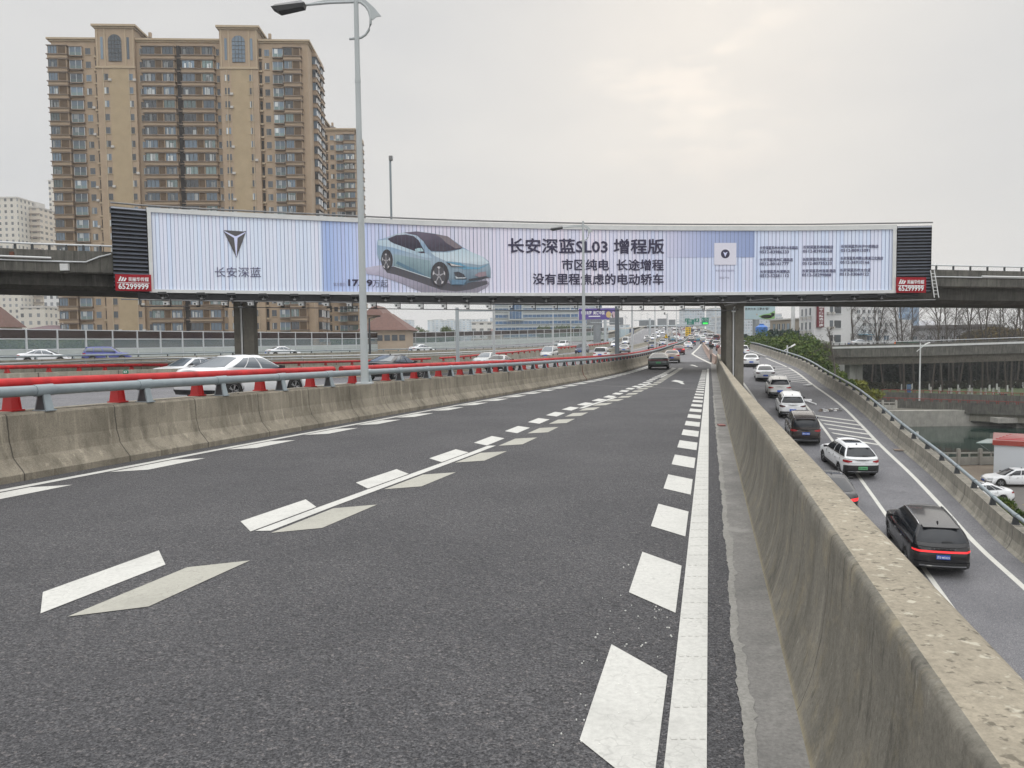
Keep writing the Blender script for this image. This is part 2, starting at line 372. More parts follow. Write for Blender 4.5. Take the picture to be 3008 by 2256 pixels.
# ================================================================ plan curves, X as a function of Y
W0 = lerpt([(-12, -14.2), (10.6, -7.2), (15, -5.9), (19.6, -4.45), (26.5, -2.3), (33.1, -.15), (42.5, 2.95), (51.1, 5.75), (81.6, 14.6), (120, 25.2), (180, 41.5), (245, 57.4), (262, 61.5)])
def pt(x, y, d): q = P(x, y, d); return (q[1], q[0])
M1 = lerpt([(-10, -33)]+[pt(*a) for a in ((0, 1087, 29), (600, 1080, 42.5), (1200, 1069, 60), (1349, 1066, 68), (1521, 1060, 80), (1623, 1045, 92), (1744, 1034, 106), (1790, 1023, 125), (1903, 1002, 190), (1966, 985, 300), (1970, 968, 450))]+[(600, 132)])
R2 = lerpt([(-10, -46)]+[pt(*a) for a in ((0, 1078, 38.5), (411, 1071, 50), (853, 1069, 64), (1300, 1059, 81), (1406, 1051, 92), (1588, 1033, 118), (1750, 1010, 160), (1786, 1008, 177), (1850, 1000, 300), (1890, 968, 450))]+[(600, 112)])
W2 = lerpt([(-10, -54)]+[pt(*a) for a in ((0, 1070, 46), (411, 1067, 58), (853, 1056, 75), (1200, 1044, 93), (1449, 1034, 122), (1588, 1026, 150), (1700, 1015, 182))]+[(240, 40)])
G3 = lerpt([(-10, -66)]+[pt(*a) for a in ((0, 1051, 60), (696, 1038, 84), (1200, 1028, 113), (1449, 1022, 140), (1697, 1012, 188))]+[(240, 36)])
SB = lerpt([(-10, -98)]+[pt(*a) for a in ((0, 963, 90), (680, 972, 126), (1108, 975, 160), (1400, 977, 196), (1750, 977, 250))]+[(320, 55)])
LNL = lambda y: W0(y)+.30*1.05
GOREX = [(-.17, 3)]
RL = lambda y: .26*y-.005                      # right edge of the wide white line on the right
RB = lerpt([(-20, -20*.26+.40), (0, .42), (20, 5.64), (40, 10.95), (60, 16.2), (75, 20.2), (88, 23.6), (130, 34.8)])
# ramp lines
rr = [(2251, 1052), (2303, 1074), (2349, 1100), (2383, 1127), (2465, 1186), (2532, 1251), (2585, 1307), (2677, 1394), (2773, 1495), (2870, 1601), (3008, 1726)]
rc = [(2219, 1058), (2281, 1107), (2339, 1160), (2387, 1215), (2450, 1300), (2527, 1406), (2597, 1504)]
RR = lerpt(sorted([(on(x, y, zr)[1], on(x, y, zr)[0]) for x, y in rr])[0:]+[(130, 41.0), (160, 48.2), (200, 57.5), (235, 65), (350, 89), (450, 109), (520, 124), (600, 138)])
RC = lerpt([(-10, 5.3), (20, 13.0)]+sorted([(on(x, y, zr)[1], on(x, y, zr)[0]) for x, y in rc]))
RLF = lambda y: RC(y)-3.6-.25*max(0, min(1, (y-40)/40))
def steps(a, b, n): return [a+(b-a)*i/(n-1) for i in range(n)]
def ys_for(a, b):
    out = [a]
    while out[-1] < b: out.append(min(b, out[-1]+max(1.2, .045*max(out[-1], 0))))
    return out
def line(fx, fz, a, b, dx=0., dz=0.): return [(fx(y)+dx, y, fz(y)+dz) for y in ys_for(a, b)]
def strip_between(mb, fa, fb, za, zb, a, b, m, n=6):
    rows = []
    for y in ys_for(a, b):
        xa, xb = fa(y), fb(y); rows.append([(xa+(xb-xa)*k/n, y, za(y)+(zb(y)-za(y))*k/n) for k in range(n+1)])
    mb.grid(rows, m, flip=False)

# ================================================================ decks and ramps
main = MB(); strip_between(main, lambda y: W0(y)-.05, lambda y: RL(y)+.19, zm, zm, -12, 88, M_ASPH, 10)
road = main.build('main_road', kind='structure')
mb = MB(); strip_between(mb, lambda y: RL(y)+.18, lambda y: RB(y)+.1, lambda y: zm(y)+.004, lambda y: zm(y)+.012, -12, 88, M_GUT, 2); mb.build('gutter', road, kind='structure')
rg = random.Random(2); mb = MB(); mb2 = MB(); rows, rows2 = [], []; y = -2.; M_LAIT = concrete('gutter_pale_crust', (.33, .32, .295), (.19, .185, .17), .0, pits=False)
while y < 30:
    e = rg.gauss(0, .004)+.008*math.sin(y*2.3)+.006*math.sin(y*7.7); w_ = .006+abs(rg.gauss(0, .012))+.012*max(0, math.sin(y*1.9+1)); rows.append([(RL(y)+.155+e, y, zm(y)+.0075), (RL(y)+.19+e+w_, y, zm(y)+.0085)]); rows2.append([(RL(y)+.155+e, y, zm(y)+.0055), (RL(y)+.27, y, zm(y)+.0065)]); y += .018+y*.006 if y > 0 else .1
mb.grid(rows, M_LAIT); mb2.grid(rows2, M_GUT); mb.build('crust', road, kind='structure'); mb2.build('gutter_edge', road, kind='structure')
mb = MB()
for i in range(70):
    yy_ = rg.uniform(3.2, 6.2); u = rg.uniform(-.75, -.2); s = rg.uniform(.003, .009); mb.box((RL(yy_)+u, yy_, zm(yy_)+.004), (s, s, .006), mat('paint_crumb', (.7, .7, .66), .8), rz=rg.uniform(0, 3))
mb.build('paint_crumbs', kind='stuff')
def joined_left(y): return W0(y)-.05 if y < 262 else M1(y)+.4
mb = MB(); strip_between(mb, joined_left, lambda y: RB(y)+.6, zm, zm, 88, 130, M_ASPH2, 8); strip_between(mb, lambda y: RB(y)+.6, lambda y: RLF(y)-1.0, zm, zr, 88, 130, M_ASPH2, 2); strip_between(mb, lambda y: RLF(y)-1., lambda y: RR(y)+1.0, zr, zr, 88, 130, M_ASPH2, 4); strip_between(mb, joined_left, lambda y: RR(y)+1.0, zm, zm, 130, 620, M_ASPH2, 12); mb.build('merged_road', kind='structure')
mb = MB(); strip_between(mb, M1, lambda y: W0(y)-1.0, ze, ze, -12, 262, M_ASPH2, 8); mb.build('expressway_road', kind='structure')
mb = MB(); strip_between(mb, lambda y: R2(y), lambda y: M1(y)+.0, ze, ze, -12, 620, M_ASPH2, 6)
strip_between(mb, lambda y: R2(y)-.0, lambda y: M1(y)+.6, lambda y: ze(y)-.002, lambda y: ze(y)-.002, 262, 620, M_ASPH2, 2); mb.build('oncoming_road', kind='structure')
mb = MB(); strip_between(mb, SB, G3, z4, z4, -12, 235, M_ASPH2, 6); mb.build('frontage_road', kind='structure')
mb = MB(); strip_between(mb, lambda y: RLF(y)-1.3, lambda y: RR(y)+.95, zr, zr, -12, 88, M_ASPH2, 8); ramp_o = mb.build('ramp_road', kind='structure')
mb = MB()
strip_between(mb, lambda y: RB(y)+.6, lambda y: RLF(y)-1.3, lambda y: -3.2, lambda y: zr(y)-.4, 88, 88.2, M_BEAM, 1)
# girders below the decks
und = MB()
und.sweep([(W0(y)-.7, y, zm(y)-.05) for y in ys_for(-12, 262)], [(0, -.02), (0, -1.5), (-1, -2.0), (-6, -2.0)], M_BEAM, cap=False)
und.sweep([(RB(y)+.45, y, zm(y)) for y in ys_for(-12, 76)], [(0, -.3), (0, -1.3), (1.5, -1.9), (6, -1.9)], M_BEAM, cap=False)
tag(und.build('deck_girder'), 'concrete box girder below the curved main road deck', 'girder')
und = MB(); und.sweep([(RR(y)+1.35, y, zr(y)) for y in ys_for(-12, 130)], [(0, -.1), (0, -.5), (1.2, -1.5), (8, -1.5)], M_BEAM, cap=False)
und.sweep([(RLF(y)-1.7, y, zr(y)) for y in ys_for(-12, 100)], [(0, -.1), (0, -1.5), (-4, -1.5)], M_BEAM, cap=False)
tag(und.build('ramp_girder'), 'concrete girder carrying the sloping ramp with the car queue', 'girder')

# ---------------------------------------------------------------- markings on the main road
LZ = .005
def ribbon(mb, fa, fb, fz, a, b, m, dz=LZ):
    mb.grid([[(fa(y), y, fz(y)+dz), (fb(y), y, fz(y)+dz)] for y in ys_for(a, b)], m)
def quad_on(mb, px4, fz, m, dz=LZ):
    q = [on(x, y, fz) for x, y in px4]; mb.add([(p[0], p[1], fz(p[1])+dz) for p in q], [(0, 1, 2, 3)], m)
def block(mb, fx, u0, u1, y0, y1, sl, fz, m, dz=LZ):
    """a slanted block beside a line: u0/u1 lateral, front edge sheared by sl"""
    pts = [(fx(y0+sl)+u0, y0+sl), (fx(y0)+u1, y0), (fx(y1)+u1, y1), (fx(y1+sl)+u0, y1+sl)]
    mb.add([(x, y, fz(y)+dz) for x, y in pts], [(0, 1, 2, 3)], m)
mb = MB(); ribbon(mb, lambda y: RL(y)-.18, lambda y: RL(y), zm, -10, 68, M_LINE)
for i in range(60):                     # raised bumps of the rumble line
    y = 2.4+i*.31
    if y > 14: break
    for k in range(4):
        cx = RL(y)-.15+k*.043; mb.box((cx, y, zm(y)+LZ+.0015), (.026, .022, .003), M_LINE)
mb.build('edge_line', road, kind='structure')
mb = MB(); i = 0
y = 2.88
while y < 66:
    block(mb, RL, -.575, -.215, y, y+1.12, .45, zm, M_LINE); y += 2.105
mb.build('slow_marking', road, kind='structure')
LL = lambda y: W0(y)+.42
mb = MB(); ribbon(mb, lambda y: LL(y), lambda y: LL(y)+.17, zm, -10, 175, M_LINE); mb.build('edge_line', road, kind='structure')
mb = MB(); y = 11.6-2.12*7
while y < 165:
    block(mb, LL, .235, .62, y+.25, y+1.32, -.27 if False else -.0, zm, M_LINE)
    y += 2.12
mb.v = []; mb.f = []; mb.m = []; mb.sm = []
st = [11.63-2.65*k for k in range(5, 0, -1)]+[on(x, y_, zm)[1] for x, y_ in ((354, 1387), (690, 1321), (909, 1278), (1072, 1249), (1186, 1227), (1283, 1207))]
while st[-1] < 165: st.append(st[-1]+2.3)
for y in st:
    pts = [(LL(y)+.24, y), (LL(y+.2)+.68, y+.2), (LL(y+1.5)+.68, y+1.5), (LL(y+1.33)+.24, y+1.33)]
    mb.add([(a, b, zm(b)+LZ) for a, b in pts], [(0, 1, 2, 3)], M_LINE)
mb.build('slow_marking', road, kind='structure')
cl = [(744, 1561), (1084, 1436), (1430, 1310), (1697, 1200), (1802, 1167), (1866, 1141), (1906, 1126), (1937, 1109), (1957, 1099), (2024, 1050)]
CLX = lerpt([(-6, -6.1)]+sorted([(on(x, y, zm)[1], on(x, y, zm)[0]) for x, y in cl]))
def clx(y): return CLX(y) if y < 76 else CLX(76)+(y-76)*.26
mb = MB()
for k in range(0, len(cl)-1):
    pass
for a, b in ((-8., -1.5), (on(744, 1561, zm)[1], on(1430, 1310, zm)[1]), (on(1697, 1200, zm)[1], on(1802, 1167, zm)[1]), (on(1866, 1141, zm)[1], on(1906, 1126, zm)[1]), (on(1937, 1109, zm)[1], on(1957, 1099, zm)[1])):
    ribbon(mb, lambda y: clx(y)+.02, lambda y: clx(y)+.175, zm, a, b, M_LINE, LZ+.001)
mb.build('lane_line', road, kind='structure')
ma, mc = MB(), MB(); y = 5.14-2.12*3
y = 5.14-2.39*3
while y < 70:
    block(ma, clx, -.42, -.015, y, y+1.2, .48, zm, M_LINE)
    block(mc, clx, .23, .64, y+.12, y+1.3, -.19, zm, M_LINE2)
    y += 2.385 if y < 12 else 2.2 if y < 18 else 2.12
ma.build('slow_marking', road, kind='structure'); mc.build('slow_marking', road, kind='structure')
# two arrows in the right lane
def arrow(mb, px, scale, z=zm):
    c = on(*px, z); u = Vector((.262, 1, 0)).normalized(); r = Vector((u.y, -u.x, 0))
    def q(a, b): p = Vector(c)+r*a*scale+u*b*scale; return (p.x, p.y, z(p.y)+LZ)
    shape = [(-.12, -2.6), (.12, -2.6), (.12, .2), (.0, .9), (-.12, .6)]
    mb.add([q(*s) for s in shape], [(0, 1, 2, 3, 4)], M_LINE)
    mb.add([q(*s) for s in [(-1.0, 2.3), (-1.05, .5), (.12, .2), (0, .9)]], [(0, 1, 2, 3)], M_LINE)
mb = MB(); 
quad_on(mb, [(1972, 1119), (2010, 1131), (2000, 1117), (1984, 1116)], zm, M_LINE)
quad_on(mb, [(1974, 1121), (2005, 1129), (2010, 1129), (1998, 1118)], zm, M_LINE, LZ+.002)
mb.v = []; mb.f = []; mb.m = []; mb.sm = []
def polyon(mb, pts, m=M_LINE, z=zm, dz=LZ):
    q = [on(x, y, z) for x, y in pts]; mb.add([(p[0], p[1], z(p[1])+dz) for p in q], [tuple(range(len(q)))], m)
s4 = lambda x, y: (1700+x/4.424, 860+y/4.424)
polyon(mb, [s4(*p) for p in ((1200, 1150), (1255, 1133), (1300, 1140), (1345, 1158), (1378, 1190), (1340, 1187), (1290, 1165), (1240, 1155))])
polyon(mb, [s4(*p) for p in ((1345, 1158), (1300, 1140), (1310, 1150), (1372, 1157))], dz=LZ+.002)
mb.build('arrow_marking', road, kind='structure')
mb = MB(); polyon(mb, [s4(*p) for p in ((1440, 940), (1475, 935), (1510, 943), (1552, 962), (1530, 962), (1485, 948))]); mb.build('arrow_marking', road, kind='structure')
# expansion joint across the deck
mb = MB(); a, b = on(1715, 1131, zm), on(2070, 1144, zm)
for k in range(20):
    t0, t1 = k/20, (k+1)/20; p0, p1 = a+(b-a)*t0, a+(b-a)*t1
    mb.quad((p0[0], p0[1]-.12, zm(p0[1]-.12)+.0035), (p1[0], p1[1]-.12, zm(p1[1]-.12)+.0035), (p1[0], p1[1]+.12, zm(p1[1]+.12)+.0035), (p0[0], p0[1]+.12, zm(p0[1]+.12)+.0035), M_GUT)
mb.build('expansion_joint', road, kind='structure')
# painted island where the decks meet
mb = MB()
isl = [s4(*p) for p in ((1742, 930), (1475, 795), (1590, 672))]
for a, b in ((0, 1), (1, 2)):
    p, q = on(*isl[a], zm), on(*isl[b], zm); dd = np.array([q[0]-p[0], q[1]-p[1]]); L = np.hypot(*dd); nn = np.array([-dd[1], dd[0]])/L*.16
    for k in range(12):
        s, e = p[:2]+dd*k/12, p[:2]+dd*(k+1)/12
        mb.quad(*[(c[0], c[1], zm(c[1])+LZ) for c in (s-nn, e-nn, e+nn, s+nn)], M_LINE3)
far = on(*isl[2], zm); near = on(*isl[0], zm); cor = on(*isl[1], zm)
wearm = mat('island_worn_paint', (.30, .30, .285), .8, var=.25, vs=1.5)
for k in range(1, 14):
    y = near[1]+(far[1]-near[1])*k/14
    xl = np.interp(y, [near[1], cor[1], far[1]], [near[0], cor[0], far[0]]); xr = np.interp(y, [near[1], far[1]], [near[0]+.7, far[0]+4.5])
    mb.quad(*[(x_, y_, zm(y_)+LZ) for x_, y_ in ((xl+.3, y+.5), (xr, y-2.0), (xr, y-1.0), (xl+.3, y+1.5))], wearm)
mb.build('island_marking', road, kind='structure')
# lane lines further on
mb = MB()
for off in (3.7, 7.4, 11.1, 14.8):
    y = 130 if off < 8 else 175
    while y < 600: ribbon(mb, lambda t: RR(t)-off-.08, lambda t: RR(t)-off+.08, zm, y, y+6, M_LINE3); y += 15
ribbon(mb, lambda t: RR(t)-.1, lambda t: RR(t)+.1, zm, 106, 600, M_LINE3)
for y in range(20, 250, 15): ribbon(mb, lambda t: (M1(t)+W0(t))/2-.4, lambda t: (M1(t)+W0(t))/2-.22, ze, y, y+6, M_LINE3)
ribbon(mb, lambda t: M1(t)+1.0, lambda t: M1(t)+1.2, ze, 5, 250, M_LINE3); ribbon(mb, lambda t: W0(t)-2.0, lambda t: W0(t)-1.8, ze, 5, 250, M_LINE3)
ribbon(mb, lambda t: M1(t)-1.2, lambda t: M1(t)-1.0, ze, 5, 560, M_LINE3); ribbon(mb, lambda t: R2(t)+1.1, lambda t: R2(t)+1.3, ze, 5, 560, M_LINE3)
mb.build('lane_line', road, kind='structure')
# ramp markings
mb = MB(); ribbon(mb, lambda y: RR(y)-.11, lambda y: RR(y)+.11, zr, -10, 106, M_LINE3)
ribbon(mb, lambda y: RC(y)-.09, lambda y: RC(y)+.09, zr, -10, 92, M_LINE3)
ribbon(mb, lambda y: RLF(y)-.09, lambda y: RLF(y)+.09, zr, -10, 90, M_LINE3)
s5 = lambda x, y: (2050+x/2.074, 950+y/2.074)
for a, b in (((715, 562), (958, 595)), ((745, 588), (985, 620)), ((770, 612), (1013, 648)), ((795, 640), (1045, 676)), ((820, 668), (1075, 708)), ((850, 698), (1108, 740)),
             ((452, 262), (560, 268)), ((458, 272), (578, 279)), ((463, 281), (596, 290)), ((470, 291), (613, 301)), ((478, 300), (628, 313)), ((487, 311), (643, 325)), ((498, 322), (655, 337)), ((510, 334), (668, 351)), ((520, 346), (690, 366))):
    p, q = on(*s5(*a), zr), on(*s5(*b), zr); h = .21 if a[1] > 400 else .19
    mb.quad(*[(x_, y_, zr(y_)+LZ) for x_, y_ in ((p[0], p[1]-h), (q[0], q[1]-h), (q[0], q[1]+h), (p[0], p[1]+h))], M_LINE3)
mb.build('ramp_marking', ramp_o, kind='structure')

# ================================================================ concrete barriers and parapets
JER = [(-.02, 0), (-.02, .10), (.17, .32), (.235, .55), (.26, .93), (.285, .96), (.50, .96), (.53, .93), (.53, -.6)]
wl = [(W0(y), y, zm(y)) for y in ys_for(-12, 47.6)]; wl2 = [(W0(y), y, zm(y)) for y in ys_for(47.75, 262)]
for path, lab in ((wl, 'weathered grey concrete barrier along the left edge of the near road'), (wl2, 'concrete barrier beyond the rusty joint running up to the traffic jam')):
    mb = MB(); mb.sweep(path, JER, M_WALL, smooth=False); tag(mb.build('concrete_barrier'), lab, 'barrier')
mb = MB(); mb.sweep([(W0(47.6), 47.6, zm(47.6)), (W0(47.75), 47.75, zm(47.75))], [(a-.012, b+.004) for a, b in JER], M_RUST); tag(mb.build('rusty_joint'), 'rust brown expansion joint between two barrier sections', 'joint')
R1 = lambda y: W0(y)-.62*1.04
R1z = lambda y: max(ze(y), zm(y)-.05)
mb = MB(); mb.sweep([(R1(y), y, zm(y)) for y in ys_for(-12, 170)], [(0, -.6), (0, .97), (.24, .97), (.30, .5), (.50, .25), (.52, -.3)], M_WALL2); tag(mb.build('concrete_barrier'), 'concrete parapet under the red rail beside the expressway', 'barrier')
mb = MB(); mb.sweep([(M1(y), y, ze(y)) for y in ys_for(-12, 330)], [(-.3, 0), (-.12, .3), (-.1, .84), (.1, .84), (.12, .3), (.3, 0)], M_WALL2); tag(mb.build('median_barrier'), 'low pale concrete median between the two carriageways', 'barrier')
mb = MB(); mb.sweep([(R2(y), y, ze(y)) for y in ys_for(-12, 178)], [(-.1, -.5), (-.05, .72), (.15, .72), (.25, 0)], M_WALL2); tag(mb.build('concrete_barrier'), 'concrete wall under the distant red rail of the far carriageway', 'barrier')
w2z = lerpt([(0, .55), (46, .35), (58, .35), (75, .1), (93, -.1), (122, -.2), (150, -.2), (182, .3), (240, .8)])
mb = MB(); mb.sweep([(W2(y), y, w2z(y)) for y in ys_for(-12, 235)], [(-.1, -.9), (-.1, 0), (.15, 0), (.15, -1.4), (1, -2.6)], M_WALL2)
tag(mb.build('concrete_wall'), 'concrete edge wall under the thin white rail behind the red rail', 'wall')
g3z = lerpt([(0, .25), (60, .15), (84, .05), (113, -.1), (140, -.15), (188, .0), (240, .3)])
mb = MB(); mb.sweep([(G3(y), y, g3z(y)) for y in ys_for(-12, 235)], [(0, -2.), (0, .5), (-.3, .5), (-.3, -.2)][::-1], M_WALL2); tag(mb.build('concrete_wall'), 'concrete parapet below the dark rail of the frontage road', 'wall')
# right parapet beside the camera
RPROF = [(0, .0), (-.02, .04), (-.075, .2), (-.115, .38), (-.138, .6), (-.148, .80), (-.152, .862), (-.162, .878), (-.18, .885)]
rp = [(RB(y), y, zm(y)) for y in ys_for(-12, 88)]
pr = thing('concrete_parapet', 'thick weathered concrete parapet with sandy top beside the camera', 'parapet', (RB(5), 5, 0))
mb = MB(); mb.sweep(rp, RPROF, M_WALLR, cap=False, smooth=True); mb.build('inner_face', pr)
FLAKE = M_CAP
mb = MB(); mb.sweep(rp, [(-.18, .885), (-.28, .890), (-.37, .887), (-.402, .87), (-.418, .84), (-.42, .78)], M_CAP, cap=False, smooth=True); mb.build('top_cap', pr)
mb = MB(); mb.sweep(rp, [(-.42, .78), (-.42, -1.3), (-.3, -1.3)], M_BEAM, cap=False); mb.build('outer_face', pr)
mb = MB(); q = rp[-1]; mb.hexa([(q[0], q[1], q[2]), (q[0]+.47, q[1], q[2]), (q[0]+.5, q[1]+.3, q[2]), (q[0]+.05, q[1]+.3, q[2])], [(q[0]+.15, q[1], q[2]+.89), (q[0]+.47, q[1], q[2]+.89), (q[0]+.5, q[1]+.3, q[2]+.89), (q[0]+.2, q[1]+.3, q[2]+.89)], M_WALLR); mb.build('end_block', pr)
# ramp parapets
RPX = lambda y: RR(y)+.95
mb = MB(); mb.sweep([(RPX(y), y, zr(y)) for y in ys_for(-12, 240)], [(0, 0), (-.1, .12), (-.2, .4), (-.24, .90), (-.62, .90), (-.62, -.5)], M_RAMPW, smooth=False); tag(mb.build('ramp_parapet'), 'curved concrete parapet on the outer side of the ramp', 'parapet')
mb = MB(); mb.sweep([(RLF(y)-1.3, y, zr(y)) for y in ys_for(-12, 86)], [(0, 0), (.1, .15), (.18, .45), (.22, .85), (.5, .85), (.5, -.8)], M_RAMPW); tag(mb.build('ramp_parapet'), 'concrete parapet on the inner side of the ramp below the camera', 'parapet')
mb = MB(); mb.sweep([(RR(y)+1.1, y, zm(y)) for y in ys_for(240, 620)], [(0, 0), (-.1, .9), (-.4, .9), (-.4, -.9)], M_RAMPW); tag(mb.build('far_parapet'), 'distant parapet curving up to the crest of the expressway', 'parapet')
mb = MB(); mb.sweep([(R2(y), y, ze(y)) for y in ys_for(180, 620)], [(0, -1.2), (0, .9), (.3, .9), (.4, 0)], M_WALL2); tag(mb.build('far_parapet'), 'pale parapet on the left of the far oncoming lanes', 'parapet')

# ================================================================ tube rails on posts
def rail(name, label, fx, fz, ys0, ys1, hgt, r, m_t, m_p, sp, post, double=0, sleeve=True, limit=100, nseg=8):
    t = thing(name, label, 'guard rail', (fx(ys0), ys0, fz(ys0)))
    mb = MB(); mb.tube([(fx(y), y, fz(y)+hgt) for y in ys_for(ys0, ys1)], r, m_t, nseg)
    if double: mb.tube([(fx(y), y, fz(y)+hgt-double) for y in ys_for(ys0, ys1)], r*.8, m_t, nseg)
    mb.build('rail_tube', t)
    y = ys0+.6; k = 0; rest = MB(); meshes = {}
    while y < ys1-.3 and k < 190:
        tan = Vector((fx(y+.5)-fx(y-.5), 1, 0)).normalized(); ang = math.atan2(tan.x, tan.y)
        p = MB(); post(p, hgt, r, m_p); 
        if sleeve and k < 45: p.tube([(0, -.17, hgt), (0, .17, hgt)], r*1.13, m_t, nseg)
        if k < limit:
            key = k < 45
            if key not in meshes: o = p.build('post', t, world=False); meshes[key] = o
            else: o = meshes[key].copy(); COL.objects.link(o)
            o.location = Vector((fx(y), y, fz(y)))-t.location; o.rotation_euler = (0, 0, -ang)
        else: rest.merge(p, Matrix.Translation((fx(y), y, fz(y))) @ Matrix.Rotation(-ang, 4, 'Z'))
        k += 1; y += sp
    if rest.v: rest.build('post', t, kind='stuff')
    return t
def post_plate(p, h, r, m):          # trapezoid box post with a dark web side
    p.hexa([(-.12, -.075, 0), (.12, -.075, 0), (.12, .075, 0), (-.12, .075, 0)], [(-.06, -.06, h-r*.6), (.06, -.06, h-r*.6), (.06, .06, h-r*.6), (-.06, .06, h-r*.6)], m)
    p.box((0, 0, .01), (.28, .19, .02), m)
    p.hexa([(-.09, -.080, .02), (.09, -.080, .02), (.09, -.076, .02), (-.09, -.076, .02)], [(-.04, -.066, h-r), (.04, -.066, h-r), (.04, -.062, h-r), (-.04, -.062, h-r)], M_GREYD)
def post_fin(p, h, r, m):
    p_ = p; p = MB()
    for s in (-1, 1): p.hexa([(-.16, s*.11-.012, 0), (.14, s*.11-.012, 0), (.14, s*.11+.012, 0), (-.16, s*.11+.012, 0)], [(-.07, s*.08-.012, h+r*.3), (.07, s*.08-.012, h+r*.3), (.07, s*.08+.012, h+r*.3), (-.07, s*.08+.012, h+r*.3)], m)
    p.hexa([(-.12, -.1, 0), (-.10, -.1, 0), (-.10, .1, 0), (-.12, .1, 0)], [(-.03, -.07, h), (-.01, -.07, h), (-.01, .07, h), (-.03, .07, h)], m)
    p.hexa([(.10, -.1, 0), (.12, -.1, 0), (.12, .1, 0), (.10, .1, 0)], [(.01, -.07, h), (.03, -.07, h), (.03, .07, h), (.01, .07, h)], m)
    p.box((0, 0, .012), (.38, .3, .024), m); p_.merge(p, Matrix.Diagonal((.68, .74, 1, 1)))
def post_thin(p, h, r, m): p.box((0, 0, h/2), (.10, .10, h), m)
gtop = lambda y: zm(y)+.96
rail('guard_rail', 'grey tube rail on trapezoid posts along the left barrier', lambda y: W0(y)-.40, gtop, -3, 235, .32, .082, M_GREY, M_GREYP, 2.02, post_plate)
L1Y = 20.9
rail('guard_rail', 'bright red tube rail on red posts, part left of the tall lamp pole', lambda y: R1(y)-.12, lambda y: zm(y)+.97, -3, L1Y-.2, .42, .085, M_RED, M_REDP, 2.0, post_fin, sleeve=False)
rail('guard_rail', 'bright red tube rail on red posts, long part beyond the tall lamp pole', lambda y: R1(y)-.12, lambda y: zm(y)+.97, L1Y+.2, 150, .42, .085, M_RED, M_REDP, 2.0, post_fin, sleeve=False)
rail('guard_rail', 'red rail of the far carriageway, left of the grey gantry post', lambda y: R2(y)+.05, lambda y: ze(y)+.72, 20, 79, .30, .10, M_RED, M_REDP, 2.6, post_fin, sleeve=False)
rail('guard_rail', 'red rail of the far carriageway, right of the grey gantry post', lambda y: R2(y)+.05, lambda y: ze(y)+.72, 80.5, 178, .30, .10, M_RED, M_REDP, 2.6, post_fin, sleeve=False)
rail('guard_rail', 'thin white double rail behind the far red rail', lambda y: W2(y), w2z, 20, 200, .34, .07, M_PALE, M_PALE, 4, post_thin, double=.26, sleeve=False, limit=60)
rail('guard_rail', 'dark grey rail in front of the sound barrier traffic', lambda y: G3(y)-.15, lambda y: g3z(y)+.5, 40, 235, .26, .08, M_GREY, M_GREYP, 3.2, post_plate, sleeve=False)
rail('guard_rail', 'pale grey tube rail on the curved ramp parapet', lambda y: RPX(y)+.42, lambda y: zr(y)+.90, 4, 235, .36, .078, M_GREY, M_GREYD, 2.45, post_plate)

# ================================================================ sound barrier
M_TINT = mat('dark_tinted_glass', (.03, .022, .02), .12, spec=.5)
m, n, l, b = nmat('clear_acrylic'); b.inputs['Base Color'].default_value = (.26, .33, .35, 1); b.inputs['Roughness'].default_value = .08; b.inputs['Alpha'].default_value = .33; M_ACR = m
m, n, l, b = nmat('brown_acrylic'); b.inputs['Base Color'].default_value = (.035, .02, .016, 1); b.inputs['Roughness'].default_value = .08; b.inputs['Alpha'].default_value = .83; M_BRN = m
M_CORR = mat('barrier_panel_paint', (.46, .50, .48), .5, var=.08, vs=.7)
sbt = thing('sound_barrier', 'long sound barrier with dark upper panes and clear lower panes', 'sound barrier', (SB(88), 88, .1))
ysb = [50.]
while ysb[-1] < 262:
    y = ysb[-1]; s = math.hypot(SB(y+.5)-SB(y-.5), 1); ysb.append(y+4.2/s)
for i, y in enumerate(ysb):
    x = SB(y); z = z4(y); mb = MB(); mb.box((x, y, z+2.0), (.2, .2, 4.0), M_PALE); mb.build('post', sbt)
    if i < len(ysb)-1:
        y2 = ysb[i+1]; x2 = SB(y2); z2 = z4(y2)
        def seg(h0, h1, mt, th=.03, name='panel'):
            q = MB(); nx, ny = (y2-y), -(x2-x); L = math.hypot(nx, ny); nx, ny = nx/L*th, ny/L*th
            q.hexa([(x-nx, y-ny, z+h0), (x+nx, y+ny, z+h0), (x2+nx, y2+ny, z2+h0), (x2-nx, y2-ny, z2+h0)], [(x-nx, y-ny, z+h1), (x+nx, y+ny, z+h1), (x2+nx, y2+ny, z2+h1), (x2-nx, y2-ny, z2+h1)], mt); return q
        seg(2.80, 3.85, M_BRN).build('tinted_pane', sbt); seg(1.5, 2.68, M_ACR).build('clear_pane', sbt)
        q = seg(0., .72, M_CORR, .05); q.merge(seg(.78, 1.38, M_CORR, .05)); q.merge(seg(1.38, 1.50, M_PALE, .07)); q.merge(seg(2.68, 2.80, M_PALE, .07)); q.merge(seg(3.85, 3.97, M_PALE, .07)); q.merge(seg(.72, .78, M_GREYP, .03))
        q.build('lower_panel', sbt)
# low planted strip and hedge behind it come later

